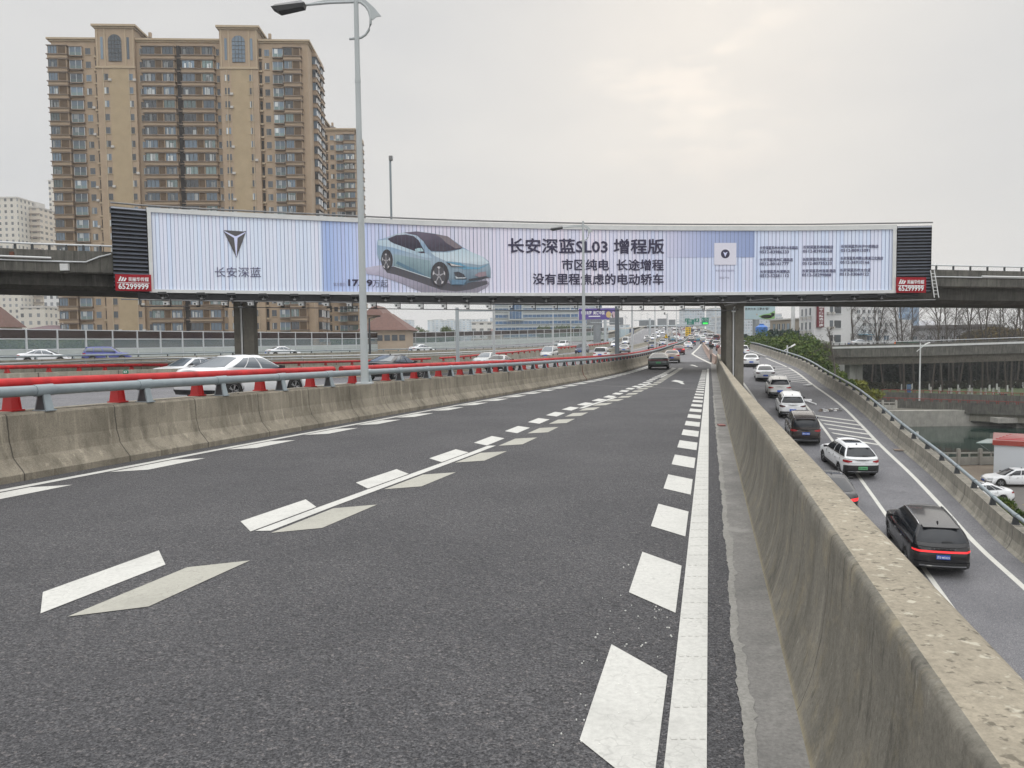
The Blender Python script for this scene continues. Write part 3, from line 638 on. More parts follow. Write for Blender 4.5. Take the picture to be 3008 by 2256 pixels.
# ================================================================ overpass with the billboard
BT = lerpt([(300, 46.4), (330, 46.8), (435, 48), (952, 52.2), (1360, 55.5), (1800, 57.8), (2312, 58.9), (2627, 58.7), (2737, 58.5), (2790, 58.4)])
ytop = lerpt([(330, 614), (435, 622), (952, 646), (1360, 657), (1900, 663), (2312, 664), (2627, 660), (2737, 656)])
ybot = lerpt([(330, 863), (435, 864), (952, 867), (1360, 866), (1900, 863), (2312, 861), (2627, 858), (2737, 856)])
def bp(px, py, off=0.):
    """a point of the billboard face for a place on the poster; off = metres in front of it"""
    d = BT(px); p = P(px, (ytop(px)+ybot(px))/2, d); v = (py-ytop(px))/(ybot(px)-ytop(px))
    zb = 5.08; zt = 10.32 - .12*max(0, (px-1500)/1200)
    z = zt+(zb-zt)*v; k = (d-off)/d
    return (p[0]*k, p[1]*k, z)
OV = lerpt([(-500, 40), (0, 46.2), (330, 48.2), (435, 49.2), (952, 53.6), (1360, 56.9), (2312, 60.3), (2627, 61.2), (3008, 64), (3500, 68), (5600, 84)])
def ovx(px): p = P(px, 900, OV(px)); return p[0], p[1]
ovz = lambda px: 7.73-(px/3008)*.70           # top of parapet
osof = lambda px: 5.32-(px/3008)*1.02
pxs = [-900+i*100 for i in range(66)]
ovt = thing('overpass', 'dark concrete overpass crossing behind the long billboard', 'overpass', (ovx(1500)[0], ovx(1500)[1], 5))
def ovpath(fz): return [(ovx(p)[0], ovx(p)[1], fz(p)) for p in pxs]
mb = MB(); rows = []
for p in pxs:
    x, y = ovx(p); x2, y2 = ovx(p+5); t = Vector((x2-x, y2-y, 0)).normalized(); nl = Vector((-t.y, t.x, 0)); zt = ovz(p); zs = osof(p); o = Vector((x, y, 0))
    rows.append([o+nl*.25+Vector((0, 0, zt)), o+Vector((0, 0, zt)), o+Vector((0, 0, zt-1.32)), o+nl*.12+Vector((0, 0, zt-1.42))])
mb.grid(rows, M_DECK, [[(i*4., k*.5) for k in range(4)] for i in range(len(rows))]); 
rows2 = []
for p in pxs:
    x, y = ovx(p); x2, y2 = ovx(p+5); t = Vector((x2-x, y2-y, 0)).normalized(); nl = Vector((-t.y, t.x, 0)); zt = ovz(p); zs = osof(p); o = Vector((x, y, 0))
    rows2.append([o+nl*.25+Vector((0, 0, zt)), o+nl*.27+Vector((0, 0, zt-1.0)), o+nl*8.7+Vector((0, 0, zt-1.0)), o+nl*8.7+Vector((0, 0, zt)), o+nl*9+Vector((0, 0, zt)), o+nl*9+Vector((0, 0, zt-1.4))])
mb.grid(rows2, M_DECK, flip=True); mb.build('parapet', ovt)
rows3 = []
for p in pxs:
    x, y = ovx(p); x2, y2 = ovx(p+5); t = Vector((x2-x, y2-y, 0)).normalized(); nl = Vector((-t.y, t.x, 0)); zt = ovz(p); zs = osof(p); o = Vector((x, y, 0))
    rows3.append([o+nl*9+Vector((0, 0, zt-1.4)), o+nl*7.5+Vector((0, 0, zs)), o+nl*1.2+Vector((0, 0, zs)), o+nl*.75+Vector((0, 0, zs+.3)), o+nl*.7+Vector((0, 0, zt-1.40)), o+nl*.12+Vector((0, 0, zt-1.42))])
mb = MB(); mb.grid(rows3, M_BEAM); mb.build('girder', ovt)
mb = MB(); mb.tube([(ovx(p)[0], ovx(p)[1]+.1, ovz(p)+.36) for p in pxs], .06, M_PALE)
for p in pxs:
    if 300 < p < 2700: continue
    for q in (0, 50): x, y = ovx(p+q); mb.box((x, y+.1, ovz(p+q)+.17), (.12, .1, .36), M_GREYD)
mb.build('handrail', ovt)
mb = MB()
for rng in ((-400, 260), (2740, 3300)):
    a = [(ovx(p)[0], ovx(p)[1]-.08, ovz(p)-(.70 if rng[0] < 0 else .58)) for p in range(rng[0], rng[1]+1, 60)]
    if rng[0] < 0: a += [(ovx(300)[0], ovx(300)[1]-.08, ovz(300)-.35), (ovx(335)[0], ovx(335)[1]-.08, ovz(335)-.15)]
    mb.tube(a, .05, M_PALE, 6)
    if rng[0] < 0: mb.tube([(ovx(p)[0], ovx(p)[1]-.1, ovz(p)-.50) for p in (-400, -200, 0, 160)], .07, M_ALU, 6)
    else: mb.tube([(ovx(p)[0], ovx(p)[1]-.1, ovz(p)-.50) for p in (2880, 3000, 3300, 4200)], .08, M_ALU, 6)
mb.build('cable_pipe', ovt)
x, y = ovx(199); mb = MB(); mb.box((x, y-.14, ovz(199)-1.05), (.5, .2, .42), M_ALU); mb.build('junction_box', ovt)
x, y = ovx(42); mb = MB(); mb.box((x, y-.06, ovz(42)-.32), (.32, .1, .25), M_RUST); mb.build('sign_plate', ovt)
def pier(px0, px1, d, label, zt):
    a, b = P(px0, 950, d), P(px1, 950, d); wx = (b[0]-a[0]); cx, cy = (a[0]+b[0])/2, (a[1]+b[1])/2+.6
    t = thing('overpass_pier', label, 'pier', (cx, cy, -10.8)); mb = MB()
    rz = .1
    mb.box((cx-wx*.27, cy, (zt-10.8)/2), (wx*.40, 1.2, zt+10.8), M_PIER, rz=rz); mb.box((cx+wx*.24, cy, (zt-10.8)/2), (wx*.50, 1.2, zt+10.8), M_PIER, rz=rz)
    mb.box((cx-.02, cy+.15, (zt-10.8)/2), (wx*.2, .8, zt+10.8-.01), M_PIER, rz=rz)
    mb.build('shaft', t)
    mb = MB(); w = wx/2; mb.hexa([(cx-w, cy-.6, zt-.5), (cx+w, cy-.6, zt-.5), (cx+w, cy+.6, zt-.5), (cx-w, cy+.6, zt-.5)], [(cx-w-.25, cy-.7, zt), (cx+w+.25, cy-.7, zt), (cx+w+.25, cy+.7, zt), (cx-w-.25, cy+.7, zt)], M_PIER); mb.build('capital', t)
    mb = MB(); xx = cx-wx*.06; mb.tube([(xx+.25, cy-.5, zt-.3), (xx+.02, cy-.62, zt-.55), (xx, cy-.62, zt-.9), (xx, cy-.62, -10.5)], .075, M_ALU, 8)
    mb.box((xx, cy-.62, zt-.8), (.3, .2, .12), M_ALU); mb.build('drain_pipe', t)
    return t
pier(2130, 2184, 60.4, 'tall concrete pier with white drain pipe beside the ramp', 4.64)
pier(683, 742, 53.2, 'tall concrete pier with white drain pipe in the expressway median', 5.11)

# ---------------------------------------------------------------- billboard
bt = thing('billboard', 'very long curved billboard with slatted poster above the road', 'billboard', bp(1500, 760, 0))
m, n, l, b = nmat('poster_slats')
uv = n.new('ShaderNodeUVMap').outputs[0]; sx = n.new('ShaderNodeSeparateXYZ'); l.new(uv, sx.inputs[0])
U, V = sx.outputs[0], sx.outputs[1]
cr = ramp(n, [(0., (.78, .86, .98)), (.228, (.80, .87, .98)), (.231, (.40, .53, .84)), (.27, (.58, .68, .95)), (.36, (.80, .80, .92)), (.62, (.82, .80, .91)), (.70, (.70, .75, .91)), (.80, (.72, .79, .95)), (1., (.76, .84, .98))])
l.new(U, cr.inputs[0]); c = cr.outputs[0]
pp = n.new('ShaderNodeMath'); pp.operation = 'MULTIPLY'; pp.inputs[1].default_value = 196; l.new(U, pp.inputs[0])
fl = n.new('ShaderNodeMath'); fl.operation = 'FLOOR'; l.new(pp.outputs[0], fl.inputs[0]); fr = n.new('ShaderNodeMath'); fr.operation = 'FRACT'; l.new(pp.outputs[0], fr.inputs[0])
wn = n.new('ShaderNodeTexWhiteNoise'); wn.noise_dimensions = '1D'; l.new(fl.outputs[0], wn.inputs['W'])
tint = ramp(n, [(0., (.93, .96, 1.02)), (.35, (1, 1, 1)), (.7, (1.02, .99, 1.)), (1., (1.03, .97, .98))]); l.new(wn.outputs['Value'], tint.inputs[0])
c = mixc(n, l, c, tint.outputs[0], 1., 'MULTIPLY')
l.new(c, b.inputs['Base Color']); b.inputs['Roughness'].default_value = .45
M_POST = m
mb = MB(); rows, uvs = [], []
for i in range(41):
    px = 448+(2622-448)*i/40; a, b_ = ytop(px)+10, ybot(px)-8
    rows.append([bp(px, a), bp(px, b_)]); uvs.append([((px-448)/(2622-448), 1), ((px-448)/(2622-448), 0)])
mb.grid(rows, M_POST, uvs, flip=True); mb.build('poster', bt)
# the slat edges themselves
mb = MB()
for i in range(197):
    px = 448+(2622-448)*i/196; w_ = 1.25 if i % 5 else 1.7
    mb.quad(bp(px, ytop(px)+11, .03), bp(px, ybot(px)-9, .03), bp(px+w_, ybot(px)-9, .03), bp(px+w_, ytop(px)+11, .03), MATS.get('slat_gap') or mat('slat_gap', (.22, .25, .40), .7))
mb.build('slat_edge', bt, kind='stuff')
# frame
mb = MB()
def frame_strip(y0f, y1f, x0, x1, off, m, n_=40):
    rows = []
    for i in range(n_+1):
        px = x0+(x1-x0)*i/n_; rows.append([bp(px, y0f(px), -.05), bp(px, y0f(px), off), bp(px, y1f(px), off), bp(px, y1f(px), -.05)])
    mb.grid(rows, m, flip=True)
frame_strip(lambda p: ytop(p)-3, lambda p: ytop(p)+10, 435, 2634, .12, M_ALU)
frame_strip(lambda p: ybot(p)-8, lambda p: ybot(p)+1, 435, 2634, .12, M_ALU)
for x0, x1 in ((436, 448), (2622, 2633)):
    frame_strip(lambda p: ytop(p)+10, lambda p: ybot(p)-8, x0, x1, .12, M_ALU, 2)
mb.build('frame', bt)
mb = MB(); mb.tube([bp(p, ytop(p)-8, .1) for p in range(330, 2745, 40)]+[bp(2738, ytop(2738)-8, .1)], .06, M_STEEL, 6); mb.build('top_pipe', bt)
# back of the board
mb = MB(); rows = [[bp(330+i*60.1, ytop(330+i*60.1), -.12), bp(330+i*60.1, ybot(330+i*60.1), -.12), bp(330+i*60.1, ybot(330+i*60.1), -.5), bp(330+i*60.1, ytop(330+i*60.1), -.5)] for i in range(41)]
mb.grid(rows, M_DARK); mb.grid([[r[3], r[0]] for r in rows], M_DARK); mb.build('back_frame', bt)
# louvred ends
M_LOUV = mat('louvre_metal', (.15, .165, .20), .4, metal=.3, var=.1, vs=2)
for x0, x1, lab in ((331, 434, 'left'), (2635, 2736, 'right')):
    mb = MB(); mb.grid([[bp(p, ytop(p), -.1), bp(p, ybot(p), -.1)] for p in (x0, (x0+x1)/2, x1)], M_DARK, flip=True)
    for k in range(21):
        q = [bp(p, ytop(p)+(ybot(p)-ytop(p))*((k+t)/21.), o) for p in (x0, x1) for t, o in ((.12, -.06), (.62, .12), (.70, .12), (.70, -.06))]
        mb.add(q, [(0, 4, 5, 1), (1, 5, 6, 2), (2, 6, 7, 3)], M_LOUV)
    for p in (x0, x1): mb.quad(bp(p, ytop(p), -.1), bp(p, ytop(p), .14), bp(p, ybot(p), .14), bp(p, ybot(p), -.1), M_LOUV)
    mb.build('louvre_panel', bt)
# red contact signs
M_SRED = mat('sign_red', (.62, .02, .04), .5); M_SWH = mat('sign_white', (.85, .85, .85), .5)
for x0, y0, x1, y1 in ((335, 814, 441, 862), (2634, 812, 2722, 858)):
    sg = MB(); xs_ = [x0+(x1-x0)*i/6 for i in range(7)]
    sg.grid([[bp(x, y0, .14), bp(x, y0, .2), bp(x, y1, .2), bp(x, y1, .14)] for x in xs_], M_SRED, flip=True)
    for x in (x0, x1): sg.quad(bp(x, y0, .14), bp(x, y0, .2), bp(x, y1, .2), bp(x, y1, .14), M_SRED); sp = sg.build('contact_sign', bt); wpx = x1-x0
    tx = MB(); fn = lambda ox, oy: (lambda a, c: bp(ox+a, oy-c, .26))
    for k, (dx, dy) in enumerate(((0, 0), (.9, 0), (0, .6), (.9, .6))): text_on(tx, '65299999', lambda a, c, k=k, dx=dx, dy=dy: bp(x0+wpx*.08+dx+a, y1-5-dy-c, .26+k*.002), M_SWH, 1, 0, w=wpx*.83, h=15.5)
    for k in range(3): text_on(tx, '美丽华传媒', lambda a, c, k=k: bp(x0+wpx*.36+k*.35+a, y0+20-c, .26+k*.002), M_SWH, 1, 0, w=wpx*.57, h=12)
    tx.quad(*[bp(a, c, .235) for a, c in ((x0+5, y0+24), (x0+5, y0+25.5), (x1-5, y0+25.5), (x1-5, y0+24))], M_SWH)
    lx = x0+wpx*.08
    for k in range(3):
        tx.poly([bp(lx+a*wpx*.01, y0+20-c, .235) for a, c in ((k*7, 0), (k*7+7, 15-k*2), (k*7+10, 12-k*2), (k*7+5, 0))], M_SWH)
    tx.build('lettering', sp)
# printed matter
M_INK = mat('poster_ink_dark', (.035, .03, .07), .5); M_INKG = mat('poster_ink_grey', (.09, .085, .09), .5); M_INKL = mat('poster_ink_soft', (.25, .25, .36), .5); M_INKM = mat('poster_ink_mid', (.10, .10, .18), .5)
tx = MB(); at = lambda ox, oy, o=.045: (lambda a, c: bp(ox+a, oy-c, o))
def bold_on(s_, x, y, m, b_, w, h):
    for k, (dx, dy) in enumerate(((-b_, 0), (b_, 0), (0, -b_), (0, b_))): text_on(tx, s_, at(x+dx, y+dy, .045+k*.002), m, 1, 0, w=w, h=h)
bold_on('长安深蓝SL03 增程版', 1494, 741, M_INK, 1.1, w=456, h=42)
bold_on('市区纯电  长途增程', 1651, 790, M_INK, .8, w=298, h=32)
bold_on('没有里程焦虑的电动轿车', 1565, 832, M_INK, .8, w=384, h=32)
text_on(tx, '长安深蓝', at(629, 819), M_INKM, 1, .002, w=136, h=29)
text_on(tx, '17.19', at(1021, 843), M_INK, 1, .04, w=72, h=20)
text_on(tx, '万起', at(1093, 845), M_INKM, 1, .0, w=46, h=22)
text_on(tx, '官方售价', at(978, 843), M_INKL, 1, .0, w=35, h=10)
for i, (x, y, a, b_, w_) in enumerate(((2232, 729, '长安深蓝苏州木渎中山东路店', '0512-83986333', 111), (2359, 727, '长安深蓝苏州相城店', '0512-83953368', 88), (2470, 725, '长安深蓝苏州尹中南路店', '0512-80915091', 110),
     (2232, 764, '长安深蓝苏州汇通路店', '0512-80161777', 97), (2358, 763, '长安深蓝苏州吴江店', '0512-80735333', 88), (2469, 760, '长安深蓝苏州昆山黄浦江北路店', '0512-36910166', 125),
     (2233, 799, '长安深蓝苏州常熟店', '0512-52581112', 87), (2357, 797, '长安深蓝苏州张家港店', '0512-58299888', 98), (2468, 795, '长安深蓝苏州太仓店', '0512-33060122', 90))):
    bold_on(a, x, y, M_INKM, .3, w=w_, h=9.5); bold_on(b_, x, y+11.5, M_INKM, .35, w=85, h=8.5)
text_on(tx, '长安深蓝小程序码', at(2102, 794), M_INKL, 1, .0, w=56, h=6)
text_on(tx, '深蓝汽车', at(2113, 815), M_INKL, 1, .0, w=30, h=6)
tx.build('lettering', bt)
lg = MB(); z2 = lambda x, y: (x/2.212, 550+y/2.212)
def logo(pts, m, o): lg.poly([bp(*z2(*p), o) for p in pts], m)
logo([(1456, 297), (1536, 470), (1604, 304), (1602, 300), (1590, 303), (1470, 296)][::1], M_INKG, .045)
for pl in ([(1462, 301), (1528, 330), (1533, 460), (1527, 345)], [(1600, 308), (1540, 332), (1538, 460), (1546, 347)]):
    pass
M_POSW = mat('poster_white', (.66, .69, .92), .5)
logo([(1462, 300), (1531, 333), (1524, 345), (1464, 307)], M_POSW, .055); logo([(1600, 306), (1540, 333), (1547, 345), (1599, 312)], M_POSW, .056); logo([(1524, 343), (1531, 333), (1540, 333), (1547, 345), (1538, 462), (1534, 462)], M_POSW, .057)
lg.build('emblem', bt)
cd = MB(); cd.quad(bp(2098, 710, .05), bp(2098, 774, .05), bp(2163, 774, .05), bp(2163, 710, .05), mat('poster_card', (.72, .71, .80), .5)); cd.build('blank_card', bt); cd = MB(); cd.poly([bp(2130.5+13*math.cos(2*math.pi*k/20), 742+13*math.sin(2*math.pi*k/20), .06) for k in range(20)], M_INK); cd.poly([bp(x, y, .066) for x, y in ((2124, 736), (2130.5, 751), (2137, 736), (2130.5, 739))], M_POSW); cd.build('emblem', bt)
bl = MB(); M_PB = mat('poster_blue', (.30, .37, .62), .5)
rows = [[bp(1960+i*32, ytop(1960+i*32)+11, .02), bp(1960+i*32, 752, .02)] for i in range(9)]
mbl, n, l, b = nmat('poster_blue_fade'); uvn = n.new('ShaderNodeUVMap').outputs[0]; sx = n.new('ShaderNodeSeparateXYZ'); l.new(uvn, sx.inputs[0])
q = ramp(n, [(0., (.66, .66, .82)), (.45, (.42, .49, .73)), (1., (.30, .38, .62))]); l.new(sx.outputs[0], q.inputs[0]); l.new(q.outputs[0], b.inputs['Base Color']); b.inputs['Roughness'].default_value = .5
bl.grid(rows, mbl, [[(i/8, 1), (i/8, 0)] for i in range(9)], flip=True); bl.build('blue_print', bt)
# the printed car
zc = lambda x, y: (1000+x/4.424, 640+y/4.424)
def slab_poly(mb, pts, m, off, stp=9.):
    def clip(P_, v, keep):
        out = []
        for i in range(len(P_)):
            a, b = P_[i-1], P_[i]; ia, ib = (a[0]-v)*keep >= 0, (b[0]-v)*keep >= 0
            if ia != ib: t = (v-a[0])/(b[0]-a[0]); out.append((v, a[1]+(b[1]-a[1])*t))
            if ib: out.append(b)
        return out
    # concave outlines are cut into triangles first
    from mathutils.geometry import tessellate_polygon
    for tri in tessellate_polygon([[Vector((p[0], p[1], 0)) for p in pts]]):
        T = [pts[i] for i in tri]; x0, x1 = min(p[0] for p in T), max(p[0] for p in T); x = math.floor(x0/stp)*stp
        while x < x1:
            q = clip(clip(T, x, 1), x+stp, -1)
            if len(q) > 2: mb.poly([bp(a, b, off) for a, b in q], m)
            x += stp
ac = MB(); lay = [.03]
def print_ramp(name, pts):
    m, n, l, b = nmat(name); g = n.new('ShaderNodeNewGeometry').outputs['Position']; sx = n.new('ShaderNodeSeparateXYZ'); l.new(g, sx.inputs[0])
    r = ramp(n, pts); a = n.new('ShaderNodeMath'); a.operation = 'ADD'; w_ = mrange(n, l, noise(n, l, g, .9, 3), .3, .7, -.35, .35); l.new(sx.outputs[2], a.inputs[0]); l.new(w_, a.inputs[1])
    l.new(mrange(n, l, a.outputs[0], 5.6, 9.6), r.inputs[0]); l.new(r.outputs[0], b.inputs['Base Color']); b.inputs['Roughness'].default_value = .5
print_ramp('print_body', [(0., (.10, .15, .20)), (.25, (.24, .33, .40)), (.5, (.38, .48, .57)), (.75, (.30, .44, .60)), (1., (.62, .70, .80))])
print_ramp('print_body_side', [(0., (.10, .18, .22)), (.3, (.20, .30, .34)), (.55, (.32, .44, .48)), (1., (.42, .55, .63))])
print_ramp('print_body_upper', [(.3, (.30, .42, .52)), (.6, (.50, .64, .74)), (1., (.66, .76, .84))])
print_ramp('print_hood', [(.3, (.42, .54, .62)), (.5, (.66, .76, .82)), (.8, (.55, .70, .78))])
print_ramp('print_window', [(.4, (.10, .07, .10)), (.7, (.03, .025, .045)), (1., (.09, .07, .10))])
print_ramp('print_windscreen', [(.45, (.16, .13, .14)), (.7, (.06, .05, .075)), (1., (.16, .13, .18))])
print_ramp('print_shade_light', [(0., (.30, .28, .34)), (.25, (.46, .43, .54)), (.5, (.62, .60, .72))])
def shape(pts, col, name):
    lay[0] += .0025; slab_poly(ac, [zc(*p) for p in pts], MATS.get(name) or mat(name, col, .5), lay[0])
def ell(cx, cy, rx, ry, n_=18, rot=0.): return [(cx+rx*math.cos(a)*math.cos(rot)-ry*math.sin(a)*math.sin(rot), cy+rx*math.cos(a)*math.sin(rot)+ry*math.sin(a)*math.cos(rot)) for a in [2*math.pi*k/n_ for k in range(n_)]]
shape([(320, 660), (540, 620), (700, 700), (1000, 760), (1400, 820), (1900, 800), (1935, 840), (1900, 890), (1780, 960), (1600, 985), (1300, 975), (1050, 965), (800, 860), (500, 760), (335, 740)], (.34, .31, .38), 'print_shade_light')
shape([(560, 650), (700, 640), (1160, 780), (1420, 850), (1900, 810), (1910, 850), (1700, 920), (1500, 950), (1300, 930), (1000, 830), (700, 740), (600, 720)], (.10, .095, .11), 'print_shade_dark')
body = [(480, 350), (490, 305), (560, 285), (620, 265), (720, 225), (830, 200), (960, 190), (1050, 188), (1220, 210), (1400, 245), (1500, 310), (1600, 385), (1700, 440), (1850, 500), (1930, 560), (1950, 650), (1950, 770), (1900, 770), (1780, 815), (1660, 835), (1610, 870), (1430, 868), (1400, 800), (1170, 785), (930, 710), (690, 635), (540, 600), (490, 530), (478, 470)]
shape(body, (.30, .47, .55), 'print_body'); shape([(690, 480), (1170, 560), (1175, 780), (930, 705), (690, 630)], (.25, .42, .46), 'print_body_side')
shape([(490, 310), (620, 300), (700, 350), (1120, 470), (1200, 520), (1100, 520), (690, 400), (490, 370)], (.40, .58, .72), 'print_body_upper')
shape([(1170, 450), (1400, 450), (1600, 400), (1850, 500), (1930, 580), (1820, 610), (1600, 580), (1370, 560), (1230, 500)], (.52, .68, .76), 'print_hood')
shape([(1370, 570), (1550, 580), (1650, 630), (1800, 640), (1940, 590), (1800, 660), (1600, 665), (1450, 620)], (.16, .37, .52), 'print_hood_fold')
shape([(740, 570), (1000, 690), (1160, 780), (930, 710), (720, 600)], (.12, .22, .30), 'print_door_fold')
shape([(620, 287), (730, 240), (860, 230), (960, 250), (1020, 300), (1090, 430), (1100, 462), (1050, 465), (960, 435), (700, 345), (650, 320)], (.045, .035, .06), 'print_window')
shape([(830, 205), (1000, 188), (1200, 212), (1400, 245), (1500, 320), (1590, 385), (1560, 405), (1450, 425), (1350, 440), (1180, 435), (1140, 400), (1080, 310), (1000, 240)], (.075, .06, .085), 'print_windscreen')
shape([(1230, 215), (1400, 245), (1500, 320), (1590, 385), (1500, 400), (1380, 330), (1320, 270)], (.24, .20, .22), 'print_windscreen_glow')
shape([(970, 415), (1010, 400), (1060, 400), (1085, 440), (980, 450)], (.45, .62, .68), 'print_mirror')
for cx, cy, rx, ry in ((597, 565, 68, 125), (1282, 740, 105, 150)):
    shape(ell(cx+8, cy-8, rx*1.12, ry*1.08), (.05, .045, .05), 'print_tyre'); shape(ell(cx-5, cy+10, rx*.82, ry*.82), (.09, .085, .095), 'print_rim_dark')
    for k in range(5):
        a = 2*math.pi*k/5-math.pi/2; ca, sa = math.cos(a), math.sin(a); X = cx-5; Y = cy+10
        shape([(X+rx*.76*math.cos(a-.28), Y+ry*.76*math.sin(a-.28)), (X+rx*.8*ca, Y+ry*.8*sa), (X+rx*.76*math.cos(a+.28), Y+ry*.76*math.sin(a+.28)), (X+rx*.55*ca, Y+ry*.55*sa)], (.62, .60, .62), 'print_rim_light')
        shape([(X+rx*.1*math.cos(a+1), Y+ry*.1*math.sin(a+1)), (X+rx*.1*math.cos(a-1), Y+ry*.1*math.sin(a-1)), (X+rx*.6*math.cos(a-.05), Y+ry*.6*math.sin(a-.05)), (X+rx*.6*math.cos(a+.05), Y+ry*.6*math.sin(a+.05))], (.42, .41, .43), 'print_spoke')
shape([(1370, 575), (1470, 600), (1640, 638), (1440, 630), (1410, 610)], (.07, .06, .07), 'print_headlight'); shape([(1420, 590), (1460, 600), (1600, 630), (1440, 620)], (.7, .68, .66), 'print_headlight_glow')
shape([(1470, 705), (1530, 695), (1600, 730), (1640, 790), (1500, 780)], (.06, .06, .07), 'print_vent'); shape([(1490, 750), (1520, 770), (1630, 768), (1620, 780), (1500, 785)], (.6, .65, .68), 'print_vent_trim')
shape([(1740, 740), (1790, 705), (1890, 690), (1895, 745), (1800, 765)], (.33, .25, .28), 'print_plate'); shape([(1660, 790), (1890, 752), (1940, 765), (1780, 800), (1670, 812)], (.05, .05, .06), 'print_grille')
shape([(1440, 800), (1640, 800), (1600, 860), (1440, 860)], (.14, .25, .36), 'print_bumper')
shape([(690, 632), (1165, 778), (1165, 788), (690, 640)], (.62, .68, .72), 'print_sill_trim')
for i in range(196):
    px = 448+(2622-448)*i/196
    if 1105 < px < 1445: ac.quad(bp(px, 690, .135), bp(px, 862, .135), bp(px+.9, 862, .135), bp(px+.9, 690, .135), mat('slat_gap', (.22, .25, .40), .7)) if False else ac.quad(bp(px, 680, .14), bp(px, 860, .14), bp(px+.8, 860, .14), bp(px+.8, 680, .14), mat('slat_gap_dark', (.10, .12, .16), .7))
ac.build('car_print', bt)
# service walkway and floodlights under the board
mb = MB(); rows = []
for i in range(41):
    p = 400+(2700-400)*i/40; a = Vector(bp(p, ybot(p)+2, .05)); b2 = Vector(bp(p, ybot(p)+2, -1.0)); dz = Vector((0, 0, -.42 if p < 2500 else -.30))
    rows.append([b2, a, a+dz, b2+dz])
mb.grid(rows, mat('walkway_black', (.012, .012, .013), .7), flip=True); mb.grid([[r[3], r[0]] for r in rows], MATS['walkway_black']); mb.build('walkway_box', bt)
wk = MB()
wk.tube([bp(p, ybot(p)+24, .55) for p in range(350, 2760, 40)], .045, M_STEEL, 6)
wk.build('walkway_rail', bt)
M_LMP = mat('lamp_glass_pale', (.62, .62, .60), .3)
flood = None
fxs = [474, 588, 676, 770, 862, 954, 1042, 1130, 1206, 1288, 1370, 1447, 1523, 1603, 1676, 1756, 1831, 1906, 1980, 2051, 2124, 2205, 2285, 2356, 2430, 2512, 2592]
for i, px in enumerate(fxs):
    q = bp(px, ybot(px)+12, .75)
    if flood is None:
        flood = MB(); flood.hexa([(-.30, -.16, .10), (.30, -.16, .10), (.30, .16, -.04), (-.30, .16, -.04)], [(-.26, -.13, .24), (.26, -.13, .24), (.26, .16, .10), (-.26, .16, .10)], M_DARK)
        flood.tube([(0, 0, .05), (0, 0, -.12), (0, .45, -.12)], .03, M_STEEL, 6); flood.tube([(0, 0, .05), (.0, .35, -.30)], .025, M_STEEL, 6); flood.box((0, 0, -.14), (.14, .14, .1), M_STEEL)
        fo = flood.build('flood_lamp', bt, world=False); base = fo
    else: fo = base.copy(); COL.objects.link(fo)
    fo.location = Vector(q)-bt.location; fo.rotation_euler = (0, 0, random.uniform(-.15, .15)+(-.2 if px > 1500 else .1))
# hanging traffic cameras on a black bar
ht = thing('camera_bar', 'thin black bar carrying a row of small cameras under the billboard', 'camera bar', bp(1300, 910, 1.0))
mb = MB(); mb.tube([bp(p, 908+(p-400)*.001, .9) for p in range(406, 2150, 60)]+[bp(2170, 906, .9)], .03, M_DARK, 6); mb.tube([bp(404, 886, .9), bp(406, 905, .9), bp(416, 908, .9)], .04, M_DARK, 6); mb.build('bar', ht)
cb = MB(); cb.box((-.05, -.1, .0), (.26, .42, .17), M_ALU); cb.hexa([(-.22, -.34, .08), (.12, -.34, .08), (.12, .12, .1), (-.22, .12, .1)], [(-.22, -.34, .11), (.12, -.34, .11), (.12, .12, .13), (-.22, .12, .13)], M_ALU)
cb.box((-.05, -.312, -.01), (.12, .02, .1), M_DARK); cb.tube([(.16, 0, .34), (.16, 0, -.22)], .035, M_DARK, 6); cb.box((.06, 0, -.16), (.2, .1, .07), M_DARK)
cxs = [488, 574, 659, 736, 823, 885, 959, 1026, 1096, 1166, 1234, 1303, 1369, 1434, 1500, 1565, 1630, 1690, 1755, 1820, 1884, 1944, 2004, 2064]
c0 = None
for px in cxs:
    q = bp(px, 899, .9)
    if c0 is None: c0 = cb.build('camera', ht, world=False); o = c0
    else: o = c0.copy(); COL.objects.link(o)
    o.location = Vector(q)-ht.location; o.rotation_euler = (0, 0, .1-.3*(px-400)/1700)
# ladder on the right end and service pipe
t = thing('ladder', 'leaning aluminium ladder at the right end of the billboard', 'ladder', bp(2745, 870, .3))
mb = MB(); a0, a1, b0, b1 = Vector(bp(2734, 790, .1)), Vector(bp(2745, 790, .1)), Vector(bp(2747, 873, .5)), Vector(bp(2760, 873, .5))
mb.tube([a0, b0], .035, M_ALU, 6); mb.tube([a1, b1], .035, M_ALU, 6)
for k in range(1, 8): mb.tube([a0.lerp(b0, k/8), a1.lerp(b1, k/8)], .025, M_ALU, 5)
mb.build('rungs', t)
mb = MB(); mb.tube([bp(2128, 895, .5), bp(2190, 882, .55), bp(2266, 875, .6), bp(2290, 879, .5)], .022, M_STEEL, 6); tag(mb.build('pipe'), 'loose pale pipe under the billboard near the right pier', 'pipe')

